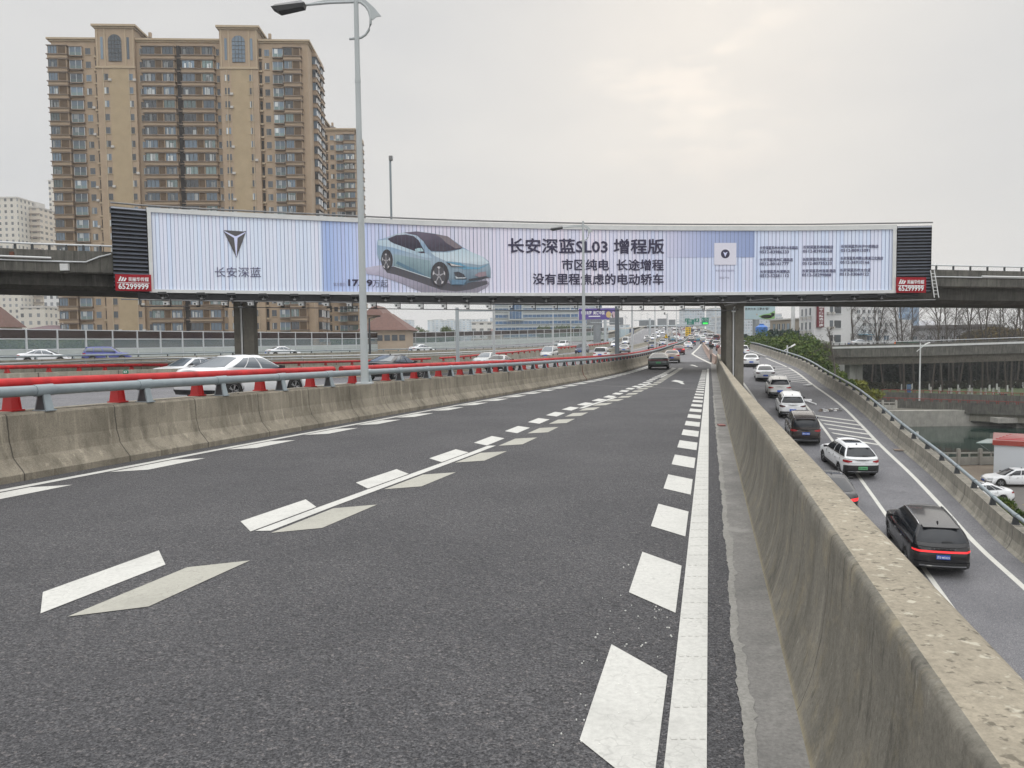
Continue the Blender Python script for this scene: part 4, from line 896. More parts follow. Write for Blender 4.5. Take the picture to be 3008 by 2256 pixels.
# ================================================================ vehicles (local axes: +Y forward, Z up, wheels on z = 0)
def paintm(name, col, rough=.32, metal=0.): return mat('car_paint_'+name, col, rough, metal=metal, coat=.45)
PAINT = {'white': paintm('white', (.74, .75, .76)), 'pearl': paintm('pearl', (.66, .66, .64)), 'black': paintm('black', (.012, .012, .014), .22), 'brownblack': paintm('brownblack', (.03, .022, .02), .25),
         'grey': paintm('grey', (.16, .18, .18), .3, .3), 'silver': paintm('silver', (.42, .43, .43), .3, .5), 'bronze': paintm('bronze', (.36, .30, .26), .3, .4), 'blue': paintm('blue', (.06, .075, .30)),
         'navy': paintm('navy', (.02, .03, .07)), 'red': paintm('red', (.30, .02, .03)), 'maroon': paintm('maroon', (.12, .02, .025)), 'yellow': paintm('yellow', (.7, .5, .05)), 'greenblue': paintm('greenblue', (.10, .22, .24))}
M_GLASS = mat('car_glass', (.018, .021, .026), .08, spec=.45); M_GLASS2 = mat('car_glass_light', (.10, .12, .14), .06, spec=.9)
M_TYRE = mat('tyre_rubber', (.018, .018, .018), .85); M_RIM = mat('alloy_rim', (.42, .43, .44), .35, metal=.7); M_TRIM = mat('black_trim', (.022, .022, .023), .5)
M_CHR = mat('chrome_trim', (.60, .61, .62), .2, metal=.9); M_TAIL = mat('tail_light_red', (.30, .008, .012), .2); M_TAILL = mat('tail_light_lit', (.85, .03, .035), .2, emit=.8); M_TAILD = mat('tail_light_smoked', (.06, .01, .012), .2)
M_HEAD = mat('headlight_glass', (.55, .57, .58), .12); M_PBLUE = mat('plate_blue', (.02, .10, .50), .5); M_PGRN = mat('plate_green', (.16, .55, .25), .5); M_PWHT = mat('plate_lettering', (.85, .87, .9), .5)
M_SEAM = mat('panel_seam', (.03, .03, .03), .7)
def ss(a, b, x): t = max(0, min(1, (x-a)/(b-a))); return t*t*(3-2*t)
KIND = {  # L, W, H, wheelbase half, deck profile (y from front +L/2 .. rear -L/2 -> z), glass bases, roof edges, rear shape
 'sedan': dict(L=4.72, W=1.83, H=1.46, wb=1.36, deck=[(-2.36, .98), (-2.2, 1.03), (-1.55, 1.05), (-1.2, 1.03), (.9, .93), (1.25, .90), (2.0, .80), (2.25, .70), (2.36, .60)], ga=1.08, gr=-1.72, ra=.22, rr=-.80, hr=.57, sill=.24),
 'coupe': dict(L=4.85, W=1.90, H=1.48, wb=1.42, deck=[(-2.42, .96), (-2.3, 1.05), (-1.95, 1.08), (-1.2, 1.04), (.9, .94), (1.25, .91), (2.0, .80), (2.3, .70), (2.42, .58)], ga=1.05, gr=-2.0, ra=.3, rr=-.65, hr=.55, sill=.24),
 'suv': dict(L=4.62, W=1.86, H=1.66, wb=1.34, deck=[(-2.31, 1.0), (-2.26, 1.08), (-2.1, 1.10), (-1.2, 1.06), (.9, 1.02), (1.2, 1.01), (1.95, .93), (2.2, .82), (2.31, .68)], ga=1.05, gr=-2.16, ra=.42, rr=-1.80, hr=.62, sill=.34),
 'coupe_suv': dict(L=4.62, W=1.87, H=1.62, wb=1.36, deck=[(-2.31, .98), (-2.27, 1.06), (-2.15, 1.10), (-1.2, 1.04), (.9, .99), (1.2, .98), (1.95, .90), (2.2, .80), (2.31, .66)], ga=1.08, gr=-2.18, ra=.36, rr=-1.50, hr=.57, sill=.32),
 'big_suv': dict(L=5.08, W=1.99, H=1.76, wb=1.51, deck=[(-2.54, 1.02), (-2.5, 1.12), (-2.38, 1.16), (-1.2, 1.14), (1.0, 1.10), (1.4, 1.09), (2.2, 1.03), (2.45, .92), (2.54, .75)], ga=1.25, gr=-2.42, ra=.62, rr=-1.92, hr=.66, sill=.34),
 'mpv': dict(L=4.85, W=1.83, H=1.69, wb=1.45, deck=[(-2.42, .98), (-2.38, 1.04), (-2.3, 1.06), (-1.0, 1.04), (1.2, .98), (1.6, .93), (2.1, .85), (2.33, .74), (2.42, .60)], ga=1.5, gr=-2.32, ra=.55, rr=-2.02, hr=.66, sill=.26),
 'van': dict(L=4.5, W=1.70, H=1.9, wb=1.35, deck=[(-2.25, .95), (-2.23, 1.0), (-2.2, 1.02), (-1.0, 1.02), (1.3, 1.0), (1.6, .98), (2.1, .85), (2.2, .74), (2.25, .60)], ga=1.75, gr=-2.22, ra=1.0, rr=-2.1, hr=.68, sill=.28)}
def plan(k, y):
    h = k['L']/2; a = abs(y)/h; return k['W']/2*(1-.02*ss(.3, .8, a)-.10*ss(.80, 1.0, a)-.10*ss(.95, 1.0, a)**2)
def endoff(k, z, rear):
    # how far the end face lies inside the bumper line at height z
    if rear: return (.10*ss(.45, .25, z)+.10*ss(.62, .98, z)) if k['H'] < 1.55 else (.08*ss(.5, .3, z)+.10*ss(.65, 1.1, z))
    return .07*ss(.4, .2, z)+.16*ss(.5, .85, z)
def deckf(k):
    T = sorted(k['deck']); ys = [t[0] for t in T]; zs = [t[1] for t in T]
    return lambda y: float(np.interp(y, ys, zs))
def warp(k, x, y, z):
    h = k['L']/2; s = -1 if y < 0 else 1; wv = ss(h-.55, h, abs(y))
    return (x, y-s*endoff(k, z, y < 0)*wv-s*.10*wv*(abs(x)/(k['W']/2))**2.5, z)
def lower_body(k, m):
    D = deckf(k); h = k['L']/2; n_ = 64; rows = []; wr = .37; mb = MB()
    ys = sorted(set([-h, -h+.02, -h+.06, h-.06, h-.02, h]+[-h+.06+(2*h-.12)*i/n_ for i in range(n_+1)]))
    for y in ys:
        hw = plan(k, y); zb = k['sill']
        for wy in (-k['wb'], k['wb']):
            d = abs(y-wy)
            if d < wr: zb = max(zb, .33+math.sqrt(max(0, wr*wr-d*d)))
        zd = D(y); zs = max(zb+.03, k['sill']+.16)
        e = ss(h-.07, h, abs(y))          # soften into the end face
        pts = [(hw-.05, zb), (hw-.012, zb+.03 if zb > k['sill']+.01 else zb+.06), (hw, max(zs, .5)), (hw-.004, max(zs+.01, zd-.30)), (hw-.035, max(zs+.02, zd-.10)), (hw-.10, max(zs+.03, zd-.012)), (hw*.55, zd+.028), (0, zd+.04)]
        pts = [(x*(1-.03*e), z-(.02*e if i > 3 else -.02*e)) for i, (x, z) in enumerate(pts)]
        rows.append([warp(k, x, y, z) for x, z in pts]+[warp(k, -x, y, z) for x, z in pts[-2::-1]])
    mb.grid(rows, m, smooth=True, flip=True)
    for r, s in ((rows[0], 1), (rows[-1], -1)):      # end faces as a small grid so they curve
        nn = len(r)//2; R = [[r[i], tuple((r[i][j]*.5+r[-1-i][j]*.5)+((-s*.0) if j == 1 else 0) for j in range(3)), r[-1-i]] for i in range(nn)]
        R2_ = []
        for a, c, b in R:
            z = a[2]; R2_.append([(a[0]+(b[0]-a[0])*t, a[1]-s*(.065*(1-(abs(2*t-1))**2.5)), z) for t in (0, .1, .25, .5, .75, .9, 1)])
        mb.grid(R2_, m, smooth=True, flip=(s > 0)) if False else mb.grid(R2_, m, smooth=True, flip=(s < 0))
    # dark underbody
    u = MB(); u.box((0, 0, k['sill']+.12), (k['W']-.5, 2*h-.6, .24), M_TRIM)
    return mb, u
def ringpts(k):
    D = deckf(k); w0 = k['W']/2-.085; ga, gr, ra, rr_, hr, Hh = k['ga'], k['gr'], k['ra'], k['rr'], k['hr'], k['H']
    zf, zr_ = D(ga)+.0, D(gr)+.0
    belt = [(0, ga+.22, zf), (w0*.55, ga+.14, zf), (w0*.93, ga-.10, zf+.01), (w0, ga-.35, D(ga-.35)+.01), (w0, (ga+gr)/2, D((ga+gr)/2)+.01), (w0*.985, gr+.45, D(gr+.45)+.01), (w0*.93, gr+.14, zr_+.01), (w0*.55, gr-.02, zr_), (0, gr-.06, zr_)]
    roof = [(0, ra+.06, Hh-.015), (hr*.55, ra+.02, Hh-.025), (hr*.94, ra-.10, Hh-.06), (hr, ra-.3, Hh-.05), (hr, (ra+rr_)/2, Hh-.03), (hr*.985, rr_+.25, Hh-.05), (hr*.93, rr_+.05, Hh-.07), (hr*.55, rr_-.06, Hh-.035), (0, rr_-.08, Hh-.03)]
    return belt, roof
def shell_fn(k):
    belt, roof = ringpts(k); S0 = [0, .14, .26, .33, .55, .77, .86, .95, 1.]
    def f(s, t, off=0.):
        sg = 1 if s >= 0 else -1; a = abs(s)
        i = min(len(S0)-2, max(0, sum(1 for q in S0[1:] if q <= a))); u = (a-S0[i])/(S0[i+1]-S0[i])
        def cr(Pp):
            p0, p1, p2, p3 = Pp[max(i-1, 0)], Pp[i], Pp[i+1], Pp[min(i+2, len(Pp)-1)]
            if i == 0: p0 = (-p2[0], p2[1], p2[2])
            if i == len(Pp)-2: p3 = (-p1[0], p1[1], p1[2])
            return [.5*((2*p1[j])+(-p0[j]+p2[j])*u+(2*p0[j]-5*p1[j]+4*p2[j]-p3[j])*u*u+(-p0[j]+3*p1[j]-3*p2[j]+p3[j])*u**3) for j in range(3)]
        b, r = cr(belt), cr(roof); bul = .06*math.sin(math.pi*t)
        x, y, z = [b[j]+(r[j]-b[j])*t for j in range(3)]
        nx, ny = (b[0]-0), 0
        side = ss(.2, .33, a)*(1-ss(.8, .9, a)); fr = 1-ss(.2, .33, a); re = ss(.8, .9, a)
        x += side*(bul+off); y += (fr-re)*(bul*.8+off); z += off*.5*(fr+re)
        return (sg*x, y, z)
    return f
def greenhouse(k, m):
    f = shell_fn(k); mb = MB(); N_ = 36; ring = [-1+2*i/(2*N_) for i in range(2*N_+1)]
    rows = [[f(s, t) for s in ring] for t in (-.06, 0, .25, .5, .75, .92, 1)]
    mb.grid(rows, m, smooth=True, flip=False)
    rr_ = []
    for i in range(N_+1):
        s = i/N_; a, b = f(-s, 1), f(s, 1); yy = (a[1]+b[1])/2; u = abs((yy-(k['ra']+k['rr'])/2)/((k['ra']-k['rr'])/2)); cz = k['H']-.0-.05*u**2.5
        rr_.append([(a[0]+(b[0]-a[0])*t, yy, a[2]+max(0, cz-a[2])*(1-(2*t-1)**2)**.6) for t in (0, .04, .1, .2, .35, .5, .65, .8, .9, .96, 1)])
    mb.grid(rr_, m, smooth=True, flip=False)
    return mb
def patch(f, s0, s1, t0, t1, m, n_=14, off=.007, nt=5, mir=False):
    mb = MB()
    def t_at(s, t): return t
    for sg in ((1, -1) if mir else (1,)):
        rows = [[f(sg*(s0+(s1-s0)*i/n_), t0+(t1-t0)*j/nt, off) for i in range(n_+1)] for j in range(nt+1)]
        mb.grid(rows, m, smooth=True, flip=(sg < 0))
    return mb
def edge_strip(k, rear, x0, x1, z0, z1, m, off=.012, wrap=0., taper=1., n_=8, both=True):
    """a lamp strip following the end face from x0 outwards to x1 and optionally round the corner"""
    mb = MB(); h = k['L']/2; s = -1 if rear else 1
    for sg in ((1, -1) if both else (1,)):
        pts = []
        hwE = plan(k, h)*.97
        for i in range(n_+1):
            x = x0+(min(x1, hwE)-x0)*i/n_; pts.append((x, None, i/n_))
        rows = []
        for x, _, q in pts:
            row = []
            zc_ = (z0+z1)/2; hh = (z1-z0)/2*(taper+(1-taper)*q)
            for e_ in (-1, -.5, 0, .5, 1):
                z = zc_+hh*e_; y = s*(h-endoff(k, z, rear))+s*off-s*.10*(abs(x)/(k['W']/2))**2.5*1.0
                row.append((sg*x, y, z))
            rows.append(row)
        if wrap:
            for q in (.25, .5, 1.):
                yv = h-.03-wrap*q; row = []
                for e_ in (-1, -.5, 0, .5, 1):
                    z = (z0+z1)/2+(z1-z0)/2*e_*(1-.2*q); xx, yy, zz = warp(k, plan(k, yv)+.010, s*yv, z); row.append((sg*xx, yy, z))
                rows.append(row)
        mb.grid(rows, m, flip=(sg*s > 0))
        # close the ends a little so it has depth
    return mb
def wheel_meshes(r=.335, w_=.22):
    t = MB(); n_ = 22; prof = [(r*.62, -w_/2), (r*.95, -w_/2), (r, -w_*.36), (r, w_*.36), (r*.95, w_/2), (r*.62, w_/2)]
    t.grid([[(x, a*math.cos(q), a*math.sin(q)) for a, x in prof] for q in [2*math.pi*i/n_ for i in range(n_+1)]], M_TYRE, smooth=False)
    t.add([(w_*.2, r*.64*math.cos(2*math.pi*i/n_), r*.64*math.sin(2*math.pi*i/n_)) for i in range(n_)], [tuple(range(n_))], M_TRIM)
    t.add([(-w_*.2, r*.64*math.cos(2*math.pi*i/n_), r*.64*math.sin(2*math.pi*i/n_)) for i in range(n_)], [tuple(reversed(range(n_)))], M_TRIM)
    ri = MB()
    for sx_ in (1, -1):
        X = sx_*w_*.44
        for i in range(n_):
            a, b = 2*math.pi*i/n_, 2*math.pi*(i+1)/n_
            ri.quad((X, r*.58*math.cos(a), r*.58*math.sin(a)), (X, r*.58*math.cos(b), r*.58*math.sin(b)), (X, r*.66*math.cos(b), r*.66*math.sin(b)), (X, r*.66*math.cos(a), r*.66*math.sin(a)), M_RIM)
        for i in range(5):
            a = 2*math.pi*i/5
            for da in (-.14, .14): ri.quad((X, r*.1*math.cos(a-.6), r*.1*math.sin(a-.6)), (X, r*.6*math.cos(a+da-.05), r*.6*math.sin(a+da-.05)), (X, r*.6*math.cos(a+da+.07), r*.6*math.sin(a+da+.07)), (X, r*.1*math.cos(a+.6), r*.1*math.sin(a+.6)), M_RIM)
    return t, ri
PROTO = {}
def make_car(kind, tail='red', plate='blue', roofrail=False, antenna=True, sunroof=False, strip=None, text_=None, lod=0, key=None, glass=None):
    k = KIND[kind]; P0 = PAINT['white']; f = shell_fn(k); h = k['L']/2; G = glass or M_GLASS
    suvlike = k['H'] > 1.55
    body, under = lower_body(k, P0); gh = greenhouse(k, P0); body.merge(gh)
    parts = []
    ws = patch(f, -.235, .235, .04, .95, G, 16); parts.append(('windscreen', ws))
    end = .79 if not suvlike else .84
    if kind == 'coupe': end = .80
    sidew = MB()
    for a, b in ((.300, .50), (.515, .66 if not suvlike else .66), (.672, end)):
        sidew.merge(patch(f, a, b, .07, .86, G, 8, mir=True))
    parts.append(('side_window', sidew))
    rw = MB(); s_a = .875 if not suvlike else .868
    for sg in (1, -1):
        rows = [[f(sg*(1-(1-s_a)*i/10), .10 if not suvlike else .16+(.0), .008) if j == 0 else f(sg*(1-(1-s_a)*i/10), (.10 if not suvlike else .16)+(.82-(.0 if not suvlike else .08))*j/5*1.0, .008) for i in range(11)] for j in range(6)]
        rw.grid(rows, G, smooth=True, flip=(sg > 0))
    parts.append(('rear_window', rw))
    TM_ = {'red': M_TAIL, 'lit': M_TAILL, 'dark': M_TAILD}[tail]
    zt = .86 if not suvlike else .95
    if strip: tl = edge_strip(k, True, 0, 9, zt-.035, zt+.03, M_TAILL if strip == 'lit' else M_TAIL, off=.035, wrap=.22)
    else: tl = edge_strip(k, True, k['W']*.27, 9, zt-.07, zt+.06, TM_, off=.02, wrap=.25, taper=.45)
    parts.append(('tail_light', tl))
    parts.append(('headlight', edge_strip(k, False, k['W']*.27, 9, (.66 if not suvlike else .76)-.06, (.66 if not suvlike else .76)+.05, M_HEAD, wrap=.3, taper=.4)))
    gr = edge_strip(k, False, 0, k['W']*.25, .34, .60, M_TRIM, off=.010); gr.merge(edge_strip(k, False, 0, k['W']*.36, .26, .34, M_TRIM, off=.012)); parts.append(('grille', gr))
    bm = edge_strip(k, True, 0, 9, k['sill']+.0, k['sill']+(.16 if not suvlike else .44 if kind == 'coupe_suv' else .24), M_TRIM, off=.03, wrap=.2)
    if suvlike: bm.merge(edge_strip(k, True, 0, k['W']*.40, k['sill']+.09, k['sill']+.14, M_CHR, off=.045))
    bm.merge(edge_strip(k, True, 0, 9, zt-.115, zt-.105, M_SEAM, off=.016, wrap=.0))
    parts.append(('rear_bumper_trim', bm))
    pl = MB(); zp = .62 if not suvlike else .68
    if kind in ('mpv', 'coupe', 'coupe_suv') : zp = .62 if kind != 'mpv' else .78
    if kind == 'big_suv': zp = .78
    yb = -h+endoff(k, zp, True); pl.box((0, yb-.045, zp), (.44, .02, .15), M_PBLUE if plate == 'blue' else M_PGRN)
    yf = h-endoff(k, .45, False); pl.box((0, yf+.03, .45), (.44, .02, .14), M_PBLUE if plate == 'blue' else M_PGRN)
    if text_:
        text_on(pl, text_, lambda a, c: (-.20+a, yb-.058, zp-.055+c), M_PWHT if plate == 'blue' else M_TRIM, 1, .02, w=.40, h=.105)
    parts.append(('licence_plate', pl))
    mr = MB()
    for sg in (1, -1):
        x = sg*(k['W']/2+.06); y = k['ga']-.42; z = deckf(k)(y)+.10
        mr.hexa([(x-.09, y-.04, z-.06), (x+.09, y-.04, z-.05), (x+.07, y+.07, z-.04), (x-.09, y+.07, z-.05)], [(x-.09, y-.04, z+.06), (x+.09, y-.04, z+.05), (x+.07, y+.06, z+.04), (x-.09, y+.06, z+.05)], M_TRIM)
        mr.box((sg*(k['W']/2-.05), y+.02, z-.02), (.12, .05, .05), M_TRIM)
    parts.append(('door_mirror', mr))
    dt_ = MB()
    D = deckf(k)
    for sg in (1, -1):
        for y in (k['ga']-.35, (k['ga']+k['gr'])/2+.12, k['gr']+.75):
            hw = plan(k, y)+.002
            dt_.hexa([(sg*(hw-.05), y-.007, k['sill']+.1), (sg*(hw-.0), y-.007, k['sill']+.14), (sg*(hw-.0), y+.007, k['sill']+.14), (sg*(hw-.05), y+.007, k['sill']+.1)], [(sg*(hw-.06), y-.007, D(y)-.06), (sg*(hw-.02), y-.007, D(y)-.1), (sg*(hw-.02), y+.007, D(y)-.1), (sg*(hw-.06), y+.007, D(y)-.06)], M_SEAM)
        for y in (.12, -.85):
            hw = plan(k, y); dt_.box((sg*(hw+.012), y, D(y)-.17), (.03, .18, .028), M_CHR)
        if suvlike:
            for y in np.linspace(-k['wb']+.42, k['wb']-.42, 2)[:1]:
                dt_.box((sg*(k['W']/2-.01), 0, k['sill']+.05), (.04, 2*k['wb']-.8, .12), M_TRIM)
    parts.append(('door_trim', dt_))
    if roofrail:
        q = MB()
        for sg in (1, -1):
            yy = [k['rr']+.1+(k['ra']-.25-k['rr'])*i/8 for i in range(9)]
            q.tube([(sg*(k['hr']-.015), y, k['H']+(.005 if 0 < i < 8 else -.04)) for i, y in enumerate(yy)], .02, M_CHR, 6)
        parts.append(('roof_rail', q))
    if antenna:
        q = MB(); y = k['rr']+.3; q.hexa([(-.02, y-.08, k['H']-.02), (.02, y-.08, k['H']-.02), (.02, y+.08, k['H']-.02), (-.02, y+.08, k['H']-.02)], [(-.008, y-.06, k['H']+.06), (.008, y-.06, k['H']+.06), (.008, y-.03, k['H']+.05), (-.008, y-.03, k['H']+.05)], M_TRIM); parts.append(('antenna', q))
    if sunroof:
        q = MB(); z = k['H']+.018; y0, y1 = k['rr']+.45, k['ra']-.2; q.grid([[(x, y, z-.03*(x/.5)**2-.05*abs((y-(y0+y1)/2)/(y1-y0)*2)**3) for x in (-.42, -.2, 0, .2, .42)] for y in np.linspace(y0, y1, 6)], M_GLASS, smooth=True, flip=True); parts.append(('sunroof', q))
    if suvlike:
        q = MB(); y = k['rr']-.10; z = k['H']-.045; q.hexa([(-k['hr']*.9, y-.10, z-.03), (k['hr']*.9, y-.10, z-.03), (k['hr']*.92, y+.12, z-.02), (-k['hr']*.92, y+.12, z-.02)], [(-k['hr']*.86, y-.10, z), (k['hr']*.86, y-.10, z), (k['hr']*.88, y+.12, z+.025), (-k['hr']*.88, y+.12, z+.025)], P0); parts.append(('spoiler', q))
        q = MB(); c = f(.97, .2, .02); q.hexa([(-.02, c[1]-.015, c[2]), (.32, c[1]-.01, c[2]+.02), (.32, c[1]-.0, c[2]+.045), (-.02, c[1]-.0, c[2]+.045)], [(-.02, c[1]-.03, c[2]+.01), (.32, c[1]-.025, c[2]+.03), (.32, c[1]-.01, c[2]+.05), (-.02, c[1]-.01, c[2]+.05)], M_TRIM); parts.append(('wiper', q))
    em = MB(); z = zt+.0 if not strip else zt+.09; y = -h+endoff(k, z, True)-.012; em.add([(.05*math.cos(2*math.pi*i/10), y-.004, z+.05*math.sin(2*math.pi*i/10)) for i in range(10)], [tuple(range(10))], M_CHR)
    if kind != 'big_suv': parts.append(('emblem', em))
    else:
        q = MB(); zz = zt+.095; y = -h+endoff(k, zz, True)-.02
        for i, ch in enumerate('LINCOLN'): text_on(q, ch, (lambda i: lambda a, c: (-.42+i*.13+a, y-.03, zz-.02+c))(i), M_CHR, 1, .02, w=.035, h=.042)
        parts.append(('lettering', q))
    t, ri = wheel_meshes(.335 if not suvlike else .36)
    R = .335 if not suvlike else .36
    if lod:
        allm = MB(); allm.merge(body); allm.merge(under)
        for n_, p in parts: allm.merge(p)
        for sx_ in (-1, 1):
            for wy in (-k['wb'], k['wb']): allm.merge(t, Matrix.Translation((sx_*(k['W']/2-.13), wy, R))); allm.merge(ri, Matrix.Translation((sx_*(k['W']/2-.13), wy, R)))
        o = allm.build(key or 'car'); o.material_slots[0].link = 'OBJECT'; o.material_slots[0].material = P0; return o
    root = bpy.data.objects.new(key or 'car', None); COL.objects.link(root); root.empty_display_size = .3
    b = body.build('body', root, world=False); under.build('underbody', root, world=False)
    for n_, p in parts:
        if n_ in ('side_window', 'door_mirror', 'headlight', 'door_trim', 'roof_rail') or (n_ == 'tail_light' and not strip):
            for sg in (1, -1):
                q = MB()
                for i, fc_ in enumerate(p.f):
                    if sum(p.v[j][0] for j in fc_)*sg > 0: q.add([p.v[j] for j in fc_], [tuple(range(len(fc_)))], p.mats[p.m[i]], smooth=p.sm[i])
                if q.v: q.build(n_, root, world=False)
        else: p.build(n_, root, world=False)
    wo = None
    for sx_ in (-1, 1):
        for wy in (-k['wb'], k['wb']):
            if wo is None: wo = t.build('wheel', root, world=False); rim = ri.build('rim', wo, world=False); w_ = wo
            else:
                w_ = wo.copy(); COL.objects.link(w_); w_.parent = root; r2 = rim.copy(); COL.objects.link(r2); r2.parent = w_
            w_.location = (sx_*(k['W']/2-.13), wy, R)
    for o in root.children:
        for sl_ in o.material_slots:
            if sl_.material == P0: sl_.link = 'OBJECT'; sl_.material = P0
    return root
def recolor(root, col):
    for o in [root]+list(root.children):
        for sl_ in getattr(o, 'material_slots', []):
            if sl_.link == 'OBJECT': sl_.material = PAINT[col]
def kidsmap(root):
    KIDS[root.name] = list(root.children)
    for c in root.children: kidsmap(c)
def place(root, loc, fz, head, col, label, cat='car', group=None, key=None):
    x, y = loc[0], loc[1]; dy = .8; sl = math.atan2(fz(y+dy)-fz(y-dy), 2*dy)*math.cos(head)
    root.location = (x, y, fz(y)+.006); root.rotation_euler = (sl, 0, -head)
    root['label'] = label; root['category'] = cat
    if group: root['group'] = group
    recolor(root, col)
NAMES = {'sedan': 'sedan_car', 'coupe': 'coupe_car', 'suv': 'suv_car', 'coupe_suv': 'suv_car', 'big_suv': 'suv_car', 'mpv': 'minivan', 'van': 'van'}
def add_car(px, fz, kind, col, head, label, group=None, rear=True, dist=None, center=False, **kw):
    """px = pixel of the middle of the visible end at road level, unless dist is given"""
    if dist is None: q = on(px[0], px[1], fz)
    else: q = P(px[0], 1000, dist)
    h = KIND[kind]['L']/2; hd = math.radians(head)
    c = (q[0]+math.sin(hd)*h, q[1]+math.cos(hd)*h) if not center else (q[0], q[1])
    key = (kind, tuple(sorted((a, str(b)) for a, b in kw.items())))
    if key in PROTO:
        r = PROTO[key]; kidsmap(r); r = copy_tree(r)
        for ch in list(r.children):
            pass
    else: r = make_car(kind, key=NAMES[kind], **kw); PROTO[key] = r
    r.name = NAMES[kind]
    if not rear and False: pass
    hd2 = hd if rear else hd+math.pi
    place(r, c, fz, hd2, col, label, 'van' if kind in ('mpv', 'van') else 'car', group)
    return r
QG = 'cars queuing on the ramp'
add_car((2768, 1700), zr, 'big_suv', 'black', 15.5, 'large black SUV with silver roof rails and full-width red light bar', QG, strip='lit', roofrail=True, text_='苏E·M5025')
add_car((2458, 1525), zr, 'coupe', 'black', 15.5, 'dark sedan with lit tail light half hidden behind the near parapet', QG, tail='lit', sunroof=True)
add_car((2533, 1410), zr, 'coupe_suv', 'white', 6, 'white SUV with black glass roof and green licence plate', QG, plate='green', sunroof=True, text_='苏E·DR9067')
add_car((2367, 1311), zr, 'mpv', 'brownblack', 15.5, 'black minivan with blue plate between two white SUVs', QG, tail='red', roofrail=True, text_='苏E·61A46')
add_car((2329, 1233), zr, 'suv', 'white', 15.5, 'white SUV with dark full-width tail lights ahead of the black minivan', QG, tail='dark', strip=None, roofrail=True)
add_car((2291, 1173), zr, 'suv', 'pearl', 15, 'cream white SUV with red tail lights and blue plate, third from the pier', QG, tail='red', roofrail=True)
add_car((2249, 1122), zr, 'sedan', 'white', 15, 'white sedan with dark tail lights beside the hatched lines', QG, tail='dark')
add_car((2207, 1079), zr, 'sedan', 'white', 16, 'white sedan just right of the concrete pier', QG, tail='dark')
add_car((2182, 1049), zr, 'suv', 'white', 16, 'white car partly hidden behind the pier, farthest on the ramp', QG, tail='red', lod=1)
MG = 'cars ahead on the main road'
add_car((1934, 1086), zm, 'coupe', 'grey', 12, 'dark grey fastback with red light bar and green plate, nearest on the main road', MG, strip='red', plate='green')
add_car((1973, 1067), zm, 'sedan', 'bronze', 13, 'bronze sedan just ahead of the dark grey fastback', MG, tail='red')
add_car((1994, 1043), zm, 'sedan', 'maroon', 13, 'dark red sedan braking with bright tail lights', MG, tail='lit')
add_car((2021, 1026), zm, 'sedan', 'white', 13, 'white sedan ahead of the dark red braking sedan', MG, tail='dark')
add_car((2032, 1015), zm, 'suv', 'navy', 13, 'navy SUV with lit brake lights near the painted island tip', MG, tail='lit')
EG = 'cars on the expressway beside the near barrier'
add_car((545, 1172), ze, 'sedan', 'white', 27, 'large white sedan passing behind the red rail, nearest on the expressway', EG, dist=23.2, glass=M_GLASS2, tail='red', text_='苏E·8WZ23')
add_car((1090, 1120), ze, 'sedan', 'black', 24, 'black sedan passing behind the tall lamp pole', EG, dist=41.5, tail='red', glass=M_GLASS2)
add_car((1447, 1092), ze, 'sedan', 'white', 17, 'white sedan with red tail lights and black rear window by the red rail', EG, tail='red')
add_car((1762, 1060), ze, 'mpv', 'white', 13, 'white minivan with upright red tail lights on the expressway', EG, tail='red')
add_car((1832, 1038), ze, 'sedan', 'silver', 12, 'silver sedan on the expressway right of the gantry post', EG, tail='red')
add_car((1916, 1027), ze, 'mpv', 'silver', 12, 'boxy silver minivan on the expressway beside the red rail', EG, tail='red')
add_car((1947, 1017), ze, 'suv', 'white', 12, 'white SUV to the right of the boxy silver minivan', EG, tail='dark')
add_car((1976, 1004), ze, 'sedan', 'greenblue', 12, 'grey green sedan ahead of the white SUV near the warning triangle', EG, tail='red', lod=1)
OG = 'oncoming cars on the middle carriageway'
add_car((452, 1110), ze, 'sedan', 'white', 28, 'white oncoming sedan with open side window behind the large white sedan', OG, rear=False, dist=44, glass=M_GLASS2)
add_car((1405, 1075), ze, 'sedan', 'silver', 20, 'silver oncoming sedan behind the white sedan with black rear window', OG, rear=False, dist=84, glass=M_GLASS2)
add_car((1602, 1054), ze, 'mpv', 'silver', 16, 'grey oncoming minivan between the two concrete medians', OG, rear=False, glass=M_GLASS2)
add_car((1703, 1040), ze, 'suv', 'navy', 15, 'dark blue oncoming car left of the second lamp pole', OG, rear=False)
add_car((1804, 1021), ze, 'sedan', 'white', 14, 'white oncoming sedan left of the grey gantry post foot', OG, rear=False)
add_car((1836, 1012), ze, 'van', 'white', 14, 'white oncoming van behind the grey gantry post', OG, rear=False)
add_car((1899, 1000), ze, 'sedan', 'white', 13, 'white oncoming sedan in the middle of the far carriageway', OG, rear=False, lod=1)
add_car((1921, 998), ze, 'van', 'white', 13, 'white oncoming van with sloping nose next to the thin poles', OG, rear=False, lod=1)
FG = 'cars on the road in front of the sound barrier'
add_car((45, 1062), z4, 'sedan', 'white', 62, 'white car in front of the sound barrier, leftmost in view', FG, dist=74, glass=M_GLASS2)
add_car((238, 1062), z4, 'suv', 'blue', 62, 'bright blue car in front of the sound barrier', FG, dist=78, glass=M_GLASS2)
add_car((780, 1048), z4, 'sedan', 'white', 52, 'white car beside the left pier in front of the sound barrier', FG, dist=103, glass=M_GLASS2)
add_car((1205, 1036), z4, 'sedan', 'white', 45, 'white car low behind the dark rail under the poster car', FG, dist=128, glass=M_GLASS2)
add_car((1647, 1022), z4, 'suv', 'white', 18, 'white SUV on the frontage road left of the second lamp pole', FG, rear=False, dist=172)
add_car((1632, 1020), z4, 'sedan', 'grey', 18, 'grey car half hidden behind the white frontage road SUV', FG, rear=False, dist=186, lod=1)
